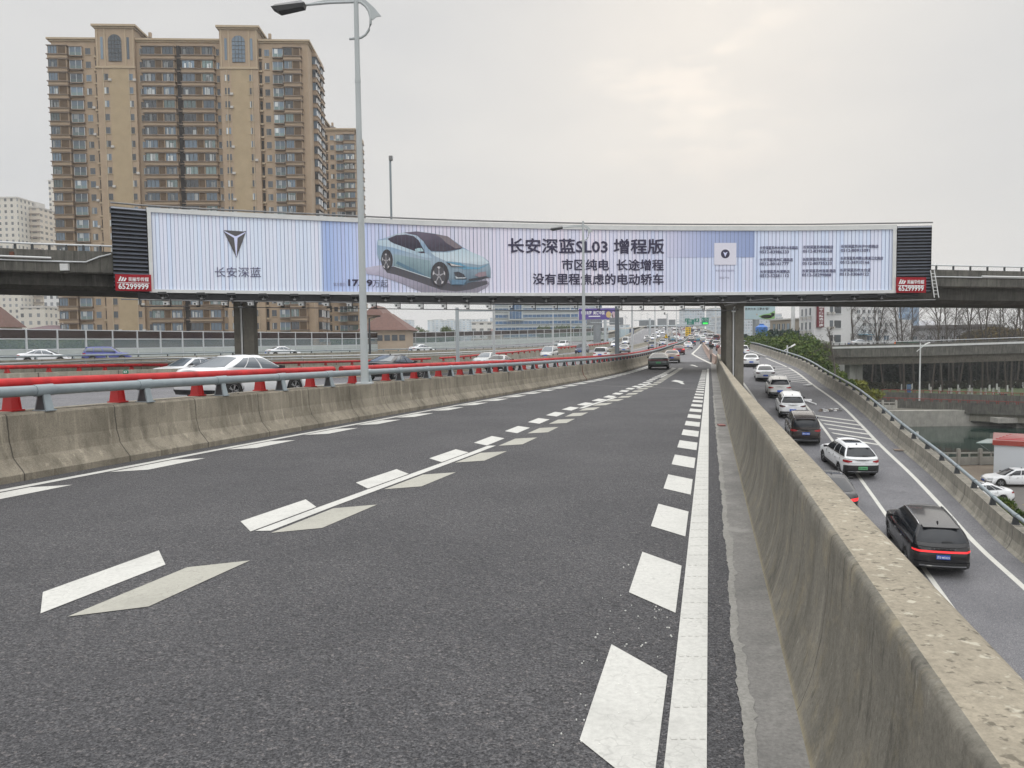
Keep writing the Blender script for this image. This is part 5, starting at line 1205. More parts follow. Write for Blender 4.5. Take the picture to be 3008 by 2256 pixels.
# far traffic: whole small meshes
far_proto = {(kd, d): make_car(kd, lod=1, key=NAMES[kd], tail=('red' if d == 'r' else 'dark'), antenna=False) for kd in ('sedan', 'suv', 'van') for d in ('r',)}
used = set(); ORD = ['', 'second ', 'third ', 'fourth ', 'fifth ', 'sixth ', 'seventh ', 'eighth ', 'ninth ', 'tenth ', 'eleventh ', 'twelfth ', 'thirteenth ', 'fourteenth ', 'fifteenth ']; LABN = {}
cname = {'white': 'white', 'pearl': 'cream', 'black': 'black', 'grey': 'dark grey', 'silver': 'silver', 'red': 'red', 'navy': 'navy', 'maroon': 'dark red', 'bronze': 'bronze', 'greenblue': 'grey green'}
kname = {'sedan': 'sedan', 'suv': 'SUV', 'van': 'van'}
cols = ['white']*9+['pearl', 'silver', 'silver', 'grey', 'grey', 'black', 'black', 'red', 'navy', 'maroon', 'bronze']
placed = []
def far_car(x, y, away, kd, col, where, head=14):
    for a, b in placed:
        if abs(a-x) < 1.6 and abs(b-y) < 6.2: return
    placed.append((x, y)); p = far_proto[(kd, 'r')]
    if kd not in used: used.add(kd); o = p
    else: o = p.copy(); COL.objects.link(o)
    o.name = NAMES[kd]
    lb = 'small distant %s %s %s' % (cname[col], kname[kd], where); LABN[lb] = LABN.get(lb, 0)+1
    if LABN[lb] > 1: lb = '%snearest %s' % (ORD[LABN[lb]-1], lb)
    place(o, (x, y), zr if y < 128 and x > RB(y)+2 else zm, math.radians(head)+(0 if away else math.pi), col, lb, 'van' if kd == 'van' else 'car', 'distant traffic up to the crest')
for px, py, col, kd in ((2118, 1030, 'maroon', 'sedan'), (2130, 1036, 'white', 'sedan'), (2104, 1024, 'white', 'suv'), (2095, 1019, 'black', 'suv'), (2081, 1015, 'white', 'sedan'), (2067, 1010, 'grey', 'sedan'), (2082, 1005, 'maroon', 'sedan'), (2087, 999, 'white', 'van'), (2051, 1004, 'greenblue', 'sedan'), (2043, 1009, 'white', 'sedan')):
    q = on(px, py, zr); far_car(q[0], q[1], True, kd, col, {2118: 'beside the concrete pier', 2130: 'touching the pier edge', 2104: 'left of the pier', 2095: 'behind the post with the black lamp', 2081: 'along the white island wall', 2067: 'at the island wall end', 2082: 'near the right parapet', 2087: 'against the right parapet', 2051: 'in the middle lanes', 2043: 'in front of the lane merge'}[px])
random.seed(11)
y = 215.
while y < 560:
    for li, off in enumerate((2.2, 5.9, 9.6, 13.3, 17.0, 20.5, 24)):
        if random.random() < (.72 if y < 420 else .55):
            xx = RR(y)-off+random.uniform(-.4, .4); yj = y+random.uniform(-3.5, 3.5)
            if xx < M1(y)+1.5: continue
            where = 'in the right-hand lanes' if li < 3 else 'in the middle lanes' if li < 5 else 'beside the median'
            where += ' before the crest' if y > 380 else ' below the green signs'
            far_car(xx, yj, True, random.choice(['sedan', 'sedan', 'suv', 'suv', 'van'] if random.random() < .5 else ['sedan', 'suv']), random.choice(cols), where, 13)
    for off in (2.5, 6.2, 9.9):
        if random.random() < .25:
            far_car(M1(y)-off, y+random.uniform(-4, 4), False, random.choice(['sedan', 'suv', 'van']), random.choice(cols), 'on the oncoming side', 13)
    y += 9.5+.012*y
if 'van' not in used: bpy.data.objects.remove(far_proto[('van', 'r')])
# parked cars on the low ground at the right
add_car((2882, 1480), lambda y: -10.8, 'sedan', 'white', -88, 'white sedan parked below, partly hidden behind the ramp rail', 'parked cars by the canal', dist=56.5, center=True, sunroof=True)
add_car((2990, 1425), lambda y: -10.8, 'sedan', 'white', -80, 'white sedan parked beside the white booth, cut by the photo edge', 'parked cars by the canal', dist=62.5, center=True)
car = add_car((2525, 1012), lambda y: -1.05+.75, 'sedan', 'silver', 80, 'silver car crossing the flyover behind its parapet', None, dist=154, center=True, glass=M_GLASS2)

# ================================================================ lamp posts and gantries
def tz(px, py, d): return P(px, py, d)[2]
def road_lamp(px, d, zb, label, full=True, hh=10.35, r0=.10, r1=.05, group='tall street lamps along the median', ext=1.2):
    p = P(px, hz(px), d); x, y = p[0], p[1]
    t = thing('street_lamp', label, 'street lamp', (x, y, zb), 0, group)
    mb = MB(); mb.tube([(x, y, zb), (x, y, zb+hh+ext)], [r0*1.08, r1*1.15], M_POLE, 12); mb.box((x, y, zb+.02), (.42, .42, .04), M_POLE)
    mb.tube([(x, y, zb+hh-2.1), (x, y, zb+hh-2.0)], [r1+.03, r1+.03], M_POLE, 10)
    mb.build('pole', t)
    z = zb+hh; mb = MB()
    arm = [(x-1.32, y, z-.06), (x-.7, y, z-.015), (x, y, z), (x+.12, y, z-.01)]
    for k in range(1, 10):
        a = math.pi/2-math.pi*1.03*k/9; arm.append((x+.02+.36*math.cos(a)*1.0+.0, y, z-.47+.47*math.sin(a)))
    arm.append((x-.20, y, z-.955)); mb.tube(arm, .035, M_POLE, 8)
    fin = [(x-1.22, y, z-.02), (x-.6, y, z+.10), (x, y, z+.12), (x+.25, y, z+.05), (x+.48, y, z-.16), (x+.66, y, z-.38), (x+.52, y, z-.40), (x+.42, y, z-.48), (x+.38, y, z-.42), (x+.33, y, z-.2), (x+.2, y, z-.05), (x, y, z)]
    mb.prism([(a, b-.012, c) for a, b, c in fin], (0, .024, 0), M_POLE); mb.build('arm', t)
    mb = MB(); xh = x-1.32
    mb.hexa([(xh-.70, y-.15, z-.27), (xh-.05, y-.12, z-.15), (xh-.05, y+.12, z-.15), (xh-.70, y+.15, z-.27)], [(xh-.90, y-.16, z-.15), (xh-.02, y-.12, z-.04), (xh-.02, y+.12, z-.04), (xh-.90, y+.16, z-.15)], M_DARK)
    mb.hexa([(xh-.88, y-.14, z-.147), (xh-.02, y-.11, z-.037), (xh-.02, y+.11, z-.037), (xh-.88, y+.14, z-.147)], [(xh-.80, y-.09, z-.07), (xh-.12, y-.06, z+.04), (xh-.12, y+.06, z+.04), (xh-.80, y+.09, z-.07)], M_STEEL)
    mb.build('lamp_head', t)
    return t
t = road_lamp(1069, 20.6, .62, 'tall grey lamp post with hooked arm, standing between the red rails', hh=10.12)
def thin_lamp(px, d, zb, ztop, label, r=.09, mk='arm'):
    p = P(px, hz(px), d); x, y = p[0], p[1]; t = thing('street_lamp', label, 'street lamp', (x, y, zb), 0, 'tall street lamps along the median')
    mb = MB(); mb.tube([(x, y, zb), (x, y, ztop)], [r, r*.55], M_PALE, 8); mb.build('pole', t)
    mb = MB(); arm = [(x-2.2, y, ztop-1.0), (x-1.0, y, ztop-.75), (x, y, ztop-.72), (x+.5, y, ztop-.95), (x+.65, y, ztop-1.4), (x+.3, y, ztop-1.9), (x-.2, y, ztop-2.0)]
    mb.tube(arm, .05, M_PALE, 6); mb.prism([(x-1.8, y-.015, ztop-.9), (x, y-.015, ztop-.55), (x+.6, y-.015, ztop-.8), (x+1.05, y-.015, ztop-1.35), (x+.65, y-.015, ztop-1.4), (x+.45, y-.015, ztop-.95), (x, y-.015, ztop-.72)], (0, .03, 0), M_PALE); mb.build('arm', t)
    mb = MB(); mb.hexa([(x-3.1, y-.14, ztop-1.1), (x-2.1, y-.12, ztop-1.03), (x-2.1, y+.12, ztop-1.03), (x-3.1, y+.14, ztop-1.1)], [(x-3.0, y-.1, ztop-.98), (x-2.1, y-.1, ztop-.9), (x-2.1, y+.1, ztop-.9), (x-3.0, y+.1, ztop-.98)], M_STEEL); mb.build('lamp_head', t)
    return t
# second lamp: its head shows in front of the poster
d = 51; p = P(1715, 1068, d); road_lamp(1715, d, zm(p[1])+.97, 'grey lamp post with hooked arm crossing the poster slogan', hh=9.15, r0=.13, r1=.055, ext=.35)
thin_lamp(1451, 74, tz(1451, 1042, 74), tz(1451, 890, 74)+4.6, 'thin pale lamp post in front of the blue office block, left one', .13)
thin_lamp(1625, 128, tz(1625, 1027, 128), 10.5, 'thin pale lamp post in front of the blue office block, middle one', .11)
thin_lamp(1677, 165, tz(1677, 1012, 165), 11, 'thin pale lamp post in front of the blue office block, right one', .11)
thin_lamp(1721, 215, tz(1721, 1006, 215), 12, 'thin pale lamp post below the purple advertisement', .12)
thin_lamp(1857, 83, tz(1857, 1047, 83), 9.6, 'thin lamp post on the red rail right of the gantry post', .13)
thin_lamp(1924, 118, tz(1924, 1030, 118), 10.4, 'thin lamp post behind the dark grey fastback', .12)
thin_lamp(1987, 190, tz(1987, 1004, 190), 13, 'thin lamp post left of the yellow warning board', .12)
thin_lamp(2004, 250, tz(2004, 990, 250), 16, 'thin lamp post just left of the green signs', .12)
for i, (px, d, lab) in enumerate(((1738, 250, 'faint'), (1837, 300, 'faint'), (1883, 330, 'faint'), (1902, 380, 'faint'))):
    thin_lamp(px, d, zm(d)-2, 10.5+i*.7 if i < 2 else 15, 'far hazy lamp post with long arm, %s' % ('left of the gantry post', 'just right of the gantry post', 'above the oncoming lanes', 'beside the sign backs')[i], .12)
# gantry: grey post with a long arm to the right
def gantry(px, d, py_base, py_top, armto, label, r=.22, m=M_GREYP):
    b = P(px, py_base, d); z1 = tz(px, py_top, d); t = thing('gantry', label, 'gantry', b)
    mb = MB(); mb.tube([(b[0], b[1], b[2]), (b[0], b[1], z1)], [r, r*.9], m, 12); mb.build('post', t)
    if armto is not None:
        q = P(armto, py_top+8, d*1.02); mb = MB(); mb.tube([(b[0], b[1], z1-.3), (q[0], q[1], z1-.35)], r*.42, m, 8); mb.build('cross_arm', t)
    return t, b, z1
M_GPOST = mat('gantry_grey_blue', (.42, .46, .48), .5, var=.06, vs=2)
gantry(1345, 76, 1064, 904, 1700, 'grey gantry post with long thin cross arm reaching right', .19, M_GPOST)
M_SIGNB = mat('sign_back_grey', (.23, .25, .265), .6, var=.12, vs=1.5)
t, b, z1 = gantry(1813, 84, 1054, 900, None, 'dark grey gantry post standing in the red rail', .26, mat('gantry_dark', (.13, .15, .165), .5))
def sign_back(t, x0, y0, x1, y1, d, ribs=8, name='sign_back'):
    a, c = P(x0, y0, d), P(x1, y1, d); mb = MB(); mb.box(((a[0]+c[0])/2, (a[1]+c[1])/2, (a[2]+c[2])/2), (c[0]-a[0], .08, a[2]-c[2]), M_SIGNB)
    for k in range(ribs): mb.box((a[0]+(c[0]-a[0])*(k+.5)/ribs, a[1]-.09, (a[2]+c[2])/2), (.06, .08, a[2]-c[2]), M_STEEL)
    mb.build(name, t)
t = thing('sign_gantry', 'far gantry of two grey sign backs below the purple advertisement', 'sign gantry', P(1778, 1006, 150))
mb = MB(); a = P(1778, 1006, 150); mb.tube([a, (a[0], a[1], tz(1778, 938, 150))], .3, M_GPOST, 10); q = P(1735, 948, 150); q2 = P(1822, 948, 150); mb.tube([q, q2], .1, M_GPOST, 6); mb.build('post', t)
sign_back(t, 1724, 938, 1766, 955, 150); sign_back(t, 1790, 933, 1831, 954, 150)
t = thing('sign_gantry', 'far sign gantry of three large grey sign backs over the oncoming lanes', 'sign gantry', P(1940, 985, 270))
mb = MB(); a = P(1909, 986, 270); mb.tube([a, (a[0], a[1], tz(1909, 935, 270))], .4, M_GPOST, 8); q = P(1862, 941, 270); q2 = P(1985, 957, 270); mb.tube([q, P(1920, 940, 270)], .15, M_GPOST, 6); mb.tube([P(1900, 958, 270), P(2075, 956, 270)], .3, M_GPOST, 6); mb.build('post', t)
sign_back(t, 1877, 941, 1926, 957, 272, 10); sign_back(t, 1931, 936, 1961, 958, 270, 8); sign_back(t, 1964, 939, 1984, 957, 270, 6)
t = thing('sign_gantry', 'overhead gantry with four green direction signs above the traffic', 'sign gantry', P(2102, 1000, 230))
mb = MB(); a = P(2102, 996, 230); mb.tube([a, (a[0], a[1], tz(2102, 900, 230))], .28, M_PALE, 8); mb.tube([P(1988, 953, 230), P(2102, 954, 230)], .22, M_GPOST, 6); mb.tube([P(1988, 945, 260), P(2055, 944, 260)], .16, M_GPOST, 6); mb.tube([P(1990, 940, 260), P(2060, 935, 260)], .12, M_GPOST, 6)
mb.tube([P(2068, 953, 230), P(2068, 975, 230)], .1, M_GPOST, 6); mb.build('frame', t)
M_SGN = mat('sign_green', (.0, .17, .12), .5); M_LED = mat('sign_led_green', (.03, .8, .08), .5, emit=.9)
def gsign(x0, y0, x1, y1, d, txts, led=None):
    a, c = P(x0, y0, d), P(x1, y1, d); mb = MB(); mb.box(((a[0]+c[0])/2, a[1], (a[2]+c[2])/2), (c[0]-a[0], .12, a[2]-c[2]), M_SGN)
    W = c[0]-a[0]; Hh = a[2]-c[2]; b = .04*Hh
    for zz in (a[2]-b, c[2]+b): mb.box(((a[0]+c[0])/2, a[1]-.08, zz), (W*.96, .03, .03), M_SWH)
    for i, (s_, fx_, fy_, w_, h_) in enumerate(txts): text_on(mb, s_, lambda u, v, fx_=fx_, fy_=fy_: (a[0]+W*fx_+u, a[1]-.09, c[2]+Hh*fy_+v), M_SWH, 1, .0, w=W*w_, h=Hh*h_)
    if led: mb.box((a[0]+W*.52, a[1]-.09, c[2]+Hh*.16), (W*.66, .05, Hh*.2), M_LED)
    mb.build('sign_board', t)
gsign(2061, 932.5, 2082, 953, 229.5, [('↑', .10, .35, .10, .5), ('机场路', .42, .78, .40, .09), ('南环东路', .42, .60, .45, .09), ('东环路', .42, .42, .40, .09)], True)
gsign(2018, 938, 2039, 953.5, 229.5, [('友新路', .2, .55, .45, .28), ('出口', .2, .15, .4, .25)]); gsign(2012, 935, 2026, 945, 259, [('出口', .2, .3, .5, .4)]); gsign(2040, 935, 2054, 946, 259, [('↗', .3, .3, .4, .5)])
# truck carrying a yellow caution board
q = on(2022, 994, zm); tr = thing('work_truck', 'truck carrying a tall yellow board of black characters', 'truck', (q[0], q[1]+3.2, zm(q[1])+.01), -math.radians(13))
X, Y, Z = q[0], q[1]+3.2, zm(q[1])
mb = MB(); mb.box((X, Y, Z+1.0), (2.1, 5.4, .7), PAINT['white']); mb.box((X, Y+2.0, Z+1.8), (2.0, 1.5, 1.2), PAINT['white']); mb.box((X, Y-1, Z+1.5), (2.1, 3.2, .4), M_STEEL); mb.build('body', tr)
mb = MB()
for sx_ in (-.9, .9):
    for yy in (-1.8, 1.8): mb.tube([(X+sx_-.12, Y+yy, Z+.42), (X+sx_+.12, Y+yy, Z+.42)], .42, M_TYRE, 14)
mb.build('wheel', tr)
mb = MB(); M_YEL = mat('board_yellow', (.75, .48, .02), .5); dd = q[1]-.2; a, c = P(2013.5, 961, dd), P(2029.5, 987, dd)
mb.box(((a[0]+c[0])/2, Y-2.75, (a[2]+c[2])/2), (c[0]-a[0], .12, a[2]-c[2]), M_YEL)
W = c[0]-a[0]; Hh = a[2]-c[2]
for col, s_ in ((.12, '保持车距'), (.58, '减速慢行')):
    for i, ch in enumerate(s_): text_on(mb, ch, lambda u, v, i=i, col=col: (a[0]+W*col+u, Y-2.83, c[2]+Hh*(.78-.235*i)+v), M_TRIM, 1, .03, w=W*.32, h=Hh*.17)
mb.build('caution_board', tr)
# yellow triangle warning sign and camera pole
d = 108; b = P(1960, 1018, d); t = thing('warning_sign', 'yellow triangular warning sign on a pale post in the red rail', 'road sign', b)
mb = MB(); mb.tube([b, (b[0], b[1], tz(1960, 921, d))], .1, M_PALE, 8); mb.tube([(b[0], b[1], tz(1960, 924, d)), (b[0]-.35, b[1], tz(1960, 924, d))], .05, M_PALE, 6); mb.box((b[0]-.4, b[1]-.1, tz(1960, 921, d)), (.14, .5, .3), M_STEEL); mb.build('post', t)
a, e, c = [P(x, y, d-.2) for x, y in ((1951, 993), (1963, 993), (1957, 979))]
mb = MB(); mb.prism([a, e, c], (0, .05, 0), M_TRIM); ctr = (a+e+c)/3; k = .8; mb.prism([ctr+(v-ctr)*k+np.array([0, -.03, 0]) for v in (a, e, c)], (0, .02, 0), mat('warning_yellow', (.85, .55, .02), .5))
mb.prism([ctr+np.array(v) for v in ((-.03, -.06, -.12), (.03, -.06, -.12), (.03, -.06, .2), (-.03, -.06, .2))], (0, .02, 0), M_TRIM); mb.prism([ctr+np.array(v) for v in ((.0, -.06, -.02), (.14, -.06, -.08), (.14, -.06, -.03), (.0, -.06, .03))], (0, .02, 0), M_TRIM); mb.build('sign_face', t)
# dark street lamp behind the big pole, mast on the overpass deck
d = 100; b = P(1087, 1045, d); z1 = tz(1087, 935, d); t = thing('street_lamp', 'dark single arm lamp post just right of the tall grey pole', 'street lamp', b)
mb = MB(); mb.tube([b, (b[0], b[1], z1)], [.16, .1], M_GREYD, 8); mb.build('pole', t); mb = MB(); mb.tube([(b[0], b[1], z1), (b[0]+.7, b[1], z1+.12)], .06, M_GREYD, 6); mb.hexa([(b[0]+.5, b[1]-.15, z1+.05), (b[0]+1.5, b[1]-.15, z1+.18), (b[0]+1.5, b[1]+.15, z1+.18), (b[0]+.5, b[1]+.15, z1+.05)], [(b[0]+.5, b[1]-.15, z1+.22), (b[0]+1.5, b[1]-.15, z1+.28), (b[0]+1.5, b[1]+.15, z1+.28), (b[0]+.5, b[1]+.15, z1+.22)], M_DARK); mb.build('lamp_head', t)
d = 58; b = P(1150, 660, d); z1 = tz(1150, 462, d); t = thing('camera_mast', 'grey mast with camera rising behind the billboard into the sky', 'camera mast', (b[0], b[1], 6.2))
mb = MB(); mb.tube([(b[0], b[1], 6.2), (b[0], b[1], z1)], .085, M_GREY, 8); mb.build('mast', t); mb = MB(); mb.box((b[0]+.05, b[1], z1-.15), (.26, .3, .34), M_STEEL); mb.box((b[0]+.16, b[1], z1-.1), (.12, .2, .22), M_PALE); mb.build('camera', t)
# plastic barrier on the island and the post with black lamp
M_ISL = concrete('island_barrier_paint', (.52, .40, .34), (.36, .26, .22), .5, pits=False)
pth = [on(2062+i*34/12., 1016+i*54/12.+6*math.sin(i/12*math.pi), zm) for i in range(13)]
mb = MB(); mb.sweep([(p[0]+.3, p[1], zm(p[1])) for p in pth[::-1]], [(.28, 0), (.12, .35), (.09, .85), (-.09, .85), (-.12, .35), (-.28, 0)], M_ISL); tag(mb.build('island_barrier'), 'curved pinkish concrete barrier on the painted island', 'barrier')
b = on(2096, 1064, zm); t = thing('marker_post', 'post with black lamp head standing at the island tip', 'marker post', (b[0]-.1, b[1]+.8, zm(b[1])))
mb = MB(); X, Y, Z = b[0]-.1, b[1]+.8, zm(b[1]); mb.tube([(X, Y, Z), (X, Y, Z+1.75)], .12, M_STEEL, 10); mb.tube([(X, Y, Z+.9), (X, Y, Z+1.45)], .2, mat('faded_board', (.4, .33, .3), .8), 10); mb.build('post', t)
mb = MB(); mb.box((X+.08, Y, Z+1.85), (.5, .3, .34), M_DARK); mb.tube([(X-.25, Y-.1, Z+1.9), (X+.05, Y-.1, Z+1.9)], .14, M_DARK, 8); mb.build('lamp', t)
b = on(2114, 1040, zm); mb = MB(); mb.tube([(b[0], b[1], zm(b[1])), (b[0], b[1], zm(b[1])+.9)], [.34, .30], M_ISL, 12); tag(mb.build('crash_barrel'), 'faded pink crash barrel at the nose of the right parapet', 'barrel')
# green kilometre marker
d = 34; q = P(369, 1094, d); t = thing('kilometre_marker', 'small round green kilometre marker on the pale median', 'marker', q)
mb = MB(); mb.tube([(q[0], q[1]-.02, q[2]), (q[0], q[1]+.02, q[2])], .13, mat('marker_green', (.01, .18, .10), .5), 16); mb.tube([(q[0], q[1]+.03, q[2]-.35), (q[0], q[1]+.03, q[2])], .02, M_STEEL, 6); text_on(mb, '63', lambda a, c: (q[0]-.07+a, q[1]-.03, q[2]-.02+c), M_SWH, 1, .02, w=.14, h=.1); mb.build('disc', t)

# ================================================================ buildings
M_CONCR = mat('pale_render', (.50, .48, .45), .8)
M_TAN = mat('facade_tan', (.37, .28, .195), .85, var=.12, vs=.35, stretch=(1, 1, 1.2)); M_TAN2 = mat('facade_tan_panel', (.385, .30, .19), .85, var=.10, vs=.5)
M_SLAB = mat('balcony_slab', (.22, .17, .135), .8, var=.15, vs=.8); M_CORN = mat('cornice_stone', (.42, .335, .23), .8, var=.08, vs=.6); M_ROOF = mat('roof_dark_tile', (.055, .05, .055), .8); M_ROOFB = mat('roof_brown_tile', (.15, .085, .07), .85, var=.2, vs=2)
M_WIN = mat('window_glass_dark', (.05, .06, .07), .1, spec=.8, rand=.6); M_WINB = mat('window_glass_blue', (.10, .14, .18), .1, spec=.8, rand=.7); M_WING = mat('window_glass_green', (.12, .17, .165), .12, spec=.8, rand=.5)
M_CURT = mat('curtain_pale', (.40, .42, .42), .8, rand=.7); M_BRN2 = mat('brown_panel', (.10, .065, .035), .8, var=.2, vs=2); M_FRM = mat('window_frame_dark', (.06, .055, .05), .6); M_RSHADE = mat('recess_shade', (.03, .026, .024), .9)  # facade recesses are flat tiles with their shade put into the colour
class Fac:
    """a facade frame: u metres along, v metres outwards from the wall, z absolute"""
    def __init__(s, x, y, ang): s.o = (x, y); s.a = ang; s.c = math.cos(ang); s.s = math.sin(ang)
    def p(s, u, v, z): return (s.o[0]+u*s.c+v*s.s, s.o[1]+u*s.s-v*s.c, z)
    def box(s, mb, u0, u1, v0, v1, z0, z1, m):
        mb.hexa([s.p(u0, v1, z0), s.p(u1, v1, z0), s.p(u1, v0, z0), s.p(u0, v0, z0)], [s.p(u0, v1, z1), s.p(u1, v1, z1), s.p(u1, v0, z1), s.p(u0, v0, z1)], m)
def tile(mb, fc, u0, u1, v, z0, z1, m): mb.quad(fc.p(u0, v, z0), fc.p(u1, v, z0), fc.p(u1, v, z1), fc.p(u0, v, z1), m)
def apartment(x, y, ang, label, U, ztop, fh, nf, ubays, scale=1., side=True, zg=-10.8, name='apartment_building'):
    fc = Fac(x, y, ang); t = thing(name, label, 'building', (x, y, zg)); Wd = U['w']
    mb = MB(); fc.box(mb, .6, Wd, -15, 0, zg, ztop, M_TAN)
    for (a, b) in U['tower']: fc.box(mb, a, b, -9, .9, zg, ztop+2.6, M_TAN)
    for (a, b) in U['panel']: fc.box(mb, a, b, .9, .94, zg, ztop-2.05*fh, M_TAN2)
    mb.build('wall', t)
    mb = MB()
    for (z0, z1, o) in ((ztop-.6, ztop-.25, .25), (ztop-.25, ztop+.15, .55)): fc.box(mb, .3-o, Wd+o, -15.2, o, z0, z1, M_CORN)
    for (a, b) in U['tower']:
        for (z0, z1, o) in ((ztop+2.0, ztop+2.35, .25), (ztop+2.35, ztop+2.8, .6)): fc.box(mb, a-o, b+o, -9.3, .9+o, z0, z1, M_CORN)
        fc.box(mb, a-.1, b+.1, .9, 1.1, ztop-2.0*fh-.8, ztop-2.0*fh-.35, M_CORN)
        for u in (a+.25, a+1.9, b-1.9-.15, b-.4): fc.box(mb, u, u+.28, .9, 1.02, ztop-2.0*fh-.35, ztop+2.0, M_CORN)
        for u in ((a+b)/2-2.9, (a+b)/2+2.65): fc.box(mb, u, u+.22, .9, 1.0, zg, ztop-2.*fh-.8, M_CORN)
    mb.build('cornice', t)
    mb = MB()
    def hip(u0, u1, v0, v1, z, h):
        a = [fc.p(u0, v1, z), fc.p(u1, v1, z), fc.p(u1, v0, z), fc.p(u0, v0, z)]; i = min(u1-u0, v1-v0)*.42; b = [fc.p(u0+i, v1-i, z+h), fc.p(u1-i, v1-i, z+h), fc.p(u1-i, v0+i, z+h), fc.p(u0+i, v0+i, z+h)]
        mb.hexa(a, b, M_ROOF)
    hip(0, Wd+.5, -15.2, .4, ztop+.15, 1.0)
    for (a, b) in U['tower']: hip(a-.5, b+.5, -9, 1.4, ztop+2.8, 1.0); hip(b+.6, b+2.6, -8, -3, ztop+1.4, .6); fc.box(mb, b+.4, b+2.8, -8, -3, ztop, ztop+1.4, M_TAN); fc.box(mb, b+1.3, b+1.9, -4.4, -3.8, ztop+1.4, ztop+3.1, M_TAN)
    mb.build('roof', t)
    for (a, b) in U['tower']:
        c = (a+b)/2; mb = MB(); w = 1.45; z0, z1 = ztop-1.75*fh, ztop-.6; pts = [fc.p(c-w, 1.0, z0), fc.p(c+w, 1.0, z0)]+[fc.p(c+w*math.cos(q), 1.0, z1+w*.9*math.sin(q)) for q in [math.pi*k/12 for k in range(13)]]
        mb.poly(pts, M_WINB)
        for k in range(-1, 2): fc.box(mb, c+k*.72-.04, c+k*.72+.04, 1.0, 1.04, z0, z1+w*.8, M_FRM)
        for k in range(6): fc.box(mb, c-w, c+w, 1.0, 1.05, z0+k*(z1-z0)/5-.04, z0+k*(z1-z0)/5+.04, M_FRM)
        mb.build('arched_window', t)
        for u in (a+1.1, b-1.65): q = MB(); tile(q, fc, u, u+.55, .96, ztop-1.6*fh, ztop+.1, M_WINB); q.build('tall_window', t)
    # repeated bays
    def small_win(u0, u1, v, zc, hgt):
        q = MB(); tile(q, fc, u0, u1, v+.02, zc-hgt/2, zc+hgt/2, random.choice([M_WIN, M_WIN, M_WINB])); fc.box(q, u0-.08, u1+.08, v, v+.12, zc-hgt/2-.12, zc-hgt/2, M_CORN); fc.box(q, (u0+u1)/2-.03, (u0+u1)/2+.03, v+.02, v+.05, zc-hgt/2, zc+hgt/2, M_FRM)
        if random.random() < .3: fc.box(q, u1+.1, u1+.75, v, v+.4, zc-.9, zc-.4, M_CONCR)
        if random.random() < .35: tile(q, fc, u0+.1, u0+.1+(u1-u0)*random.uniform(.2, .5), v+.03, zc-hgt/2+.05, zc+hgt/2-.05, M_CURT)
        return q
    nsm = 0; rest = MB(); restb = MB(); nb = 0
    for f in range(nf):
        zc = ztop-fh*(f+.93)
        if zc < zg+1: break
        for (a, b, v, top) in U['small']:
            if f < top: continue
            q = small_win(a, b, v, zc, 1.45)
            if nsm < 100: q.build('window', t)
            else: rest.merge(q)
            nsm += 1
        for (a, b) in U['slit']:
            q = MB(); tile(q, fc, a, b, .02, zc-1.0, zc+1.0, M_RSHADE); fc.box(q, a-.15, b+.15, 0, .5, zc-1.45, zc-1.05, M_CORN); rest.merge(q)
        for (a, b) in U['void']:
            tile(rest, fc, a, b, .02, zc-fh/2, zc+fh/2, M_RSHADE); fc.box(rest, a, b, 0, .3, zc-1.45, zc-1.2, M_SLAB)
        for (a, b) in U['green']:
            q = MB(); tile(q, fc, a, b, .5, zc-1.0, zc+.8, M_WINB); fc.box(q, a, b, 0, .46, zc-1.15, zc+.95, M_TAN); tile(q, fc, a, b, .56, zc-1.0, zc-.35, M_WING); fc.box(q, a-.1, b+.1, 0, .7, zc-1.25, zc-1.05, M_SLAB); fc.box(q, a-.1, b+.1, 0, .62, zc+.85, zc+1.0, M_SLAB)
            for k in (0, .5, 1): fc.box(q, a+(b-a)*k-.04, a+(b-a)*k+.04, .5, .58, zc-1.0, zc+.8, M_PALE)
            if random.random() < .5: u = a+random.uniform(.1, .6); tile(q, fc, u, u+.7, .53, zc-.3, zc+.75, M_CURT)
            if nb < 100: q.build('balcony', t)
            else: restb.merge(q)
            nb += 1
        for (a, b) in U['bay']:
            q = MB(); w = b-a; fc.box(q, a+.05, b-.05, 0, .9, zc-1.0, zc+1.0, M_TAN)
            fc.box(q, a-.25, b+.25, 0, 1.25, zc-1.05, zc-.88, M_SLAB); fc.box(q, a-.2, b+.2, 0, 1.15, zc+.92, zc+1.06, M_SLAB); fc.box(q, a-.05, b+.05, 0, 1.0, zc-1.0-.75, zc-1.05, M_TAN)
            segs = U['bayseg'] if w > 5 else U['bayseg2']
            for (s0, s1, kind_) in segs:
                u0, u1 = a+w*s0, a+w*s1
                if kind_ == 'w':
                    tile(q, fc, u0, u1, .94, zc-.85, zc+.85, random.choice([M_WIN, M_WINB, M_WINB, M_WING]))
                    for k in range(random.choice([0, 1, 2, 3])):
                        u = u0+random.uniform(.05, .7)*(u1-u0); tile(q, fc, u, min(u1, u+random.uniform(.25, .8)), .96, zc-.8, zc+.8*random.uniform(.1, 1), M_CURT)
                    for k in (0, .33, .66, 1): fc.box(q, u0+(u1-u0)*k-.035, u0+(u1-u0)*k+.035, .94, 1.0, zc-.85, zc+.85, M_FRM)
                else: tile(q, fc, u0, u1, .94, zc-.85, zc+.85, M_BRN2)
            if nb < 100: q.build('balcony', t)
            else: restb.merge(q)
            nb += 1
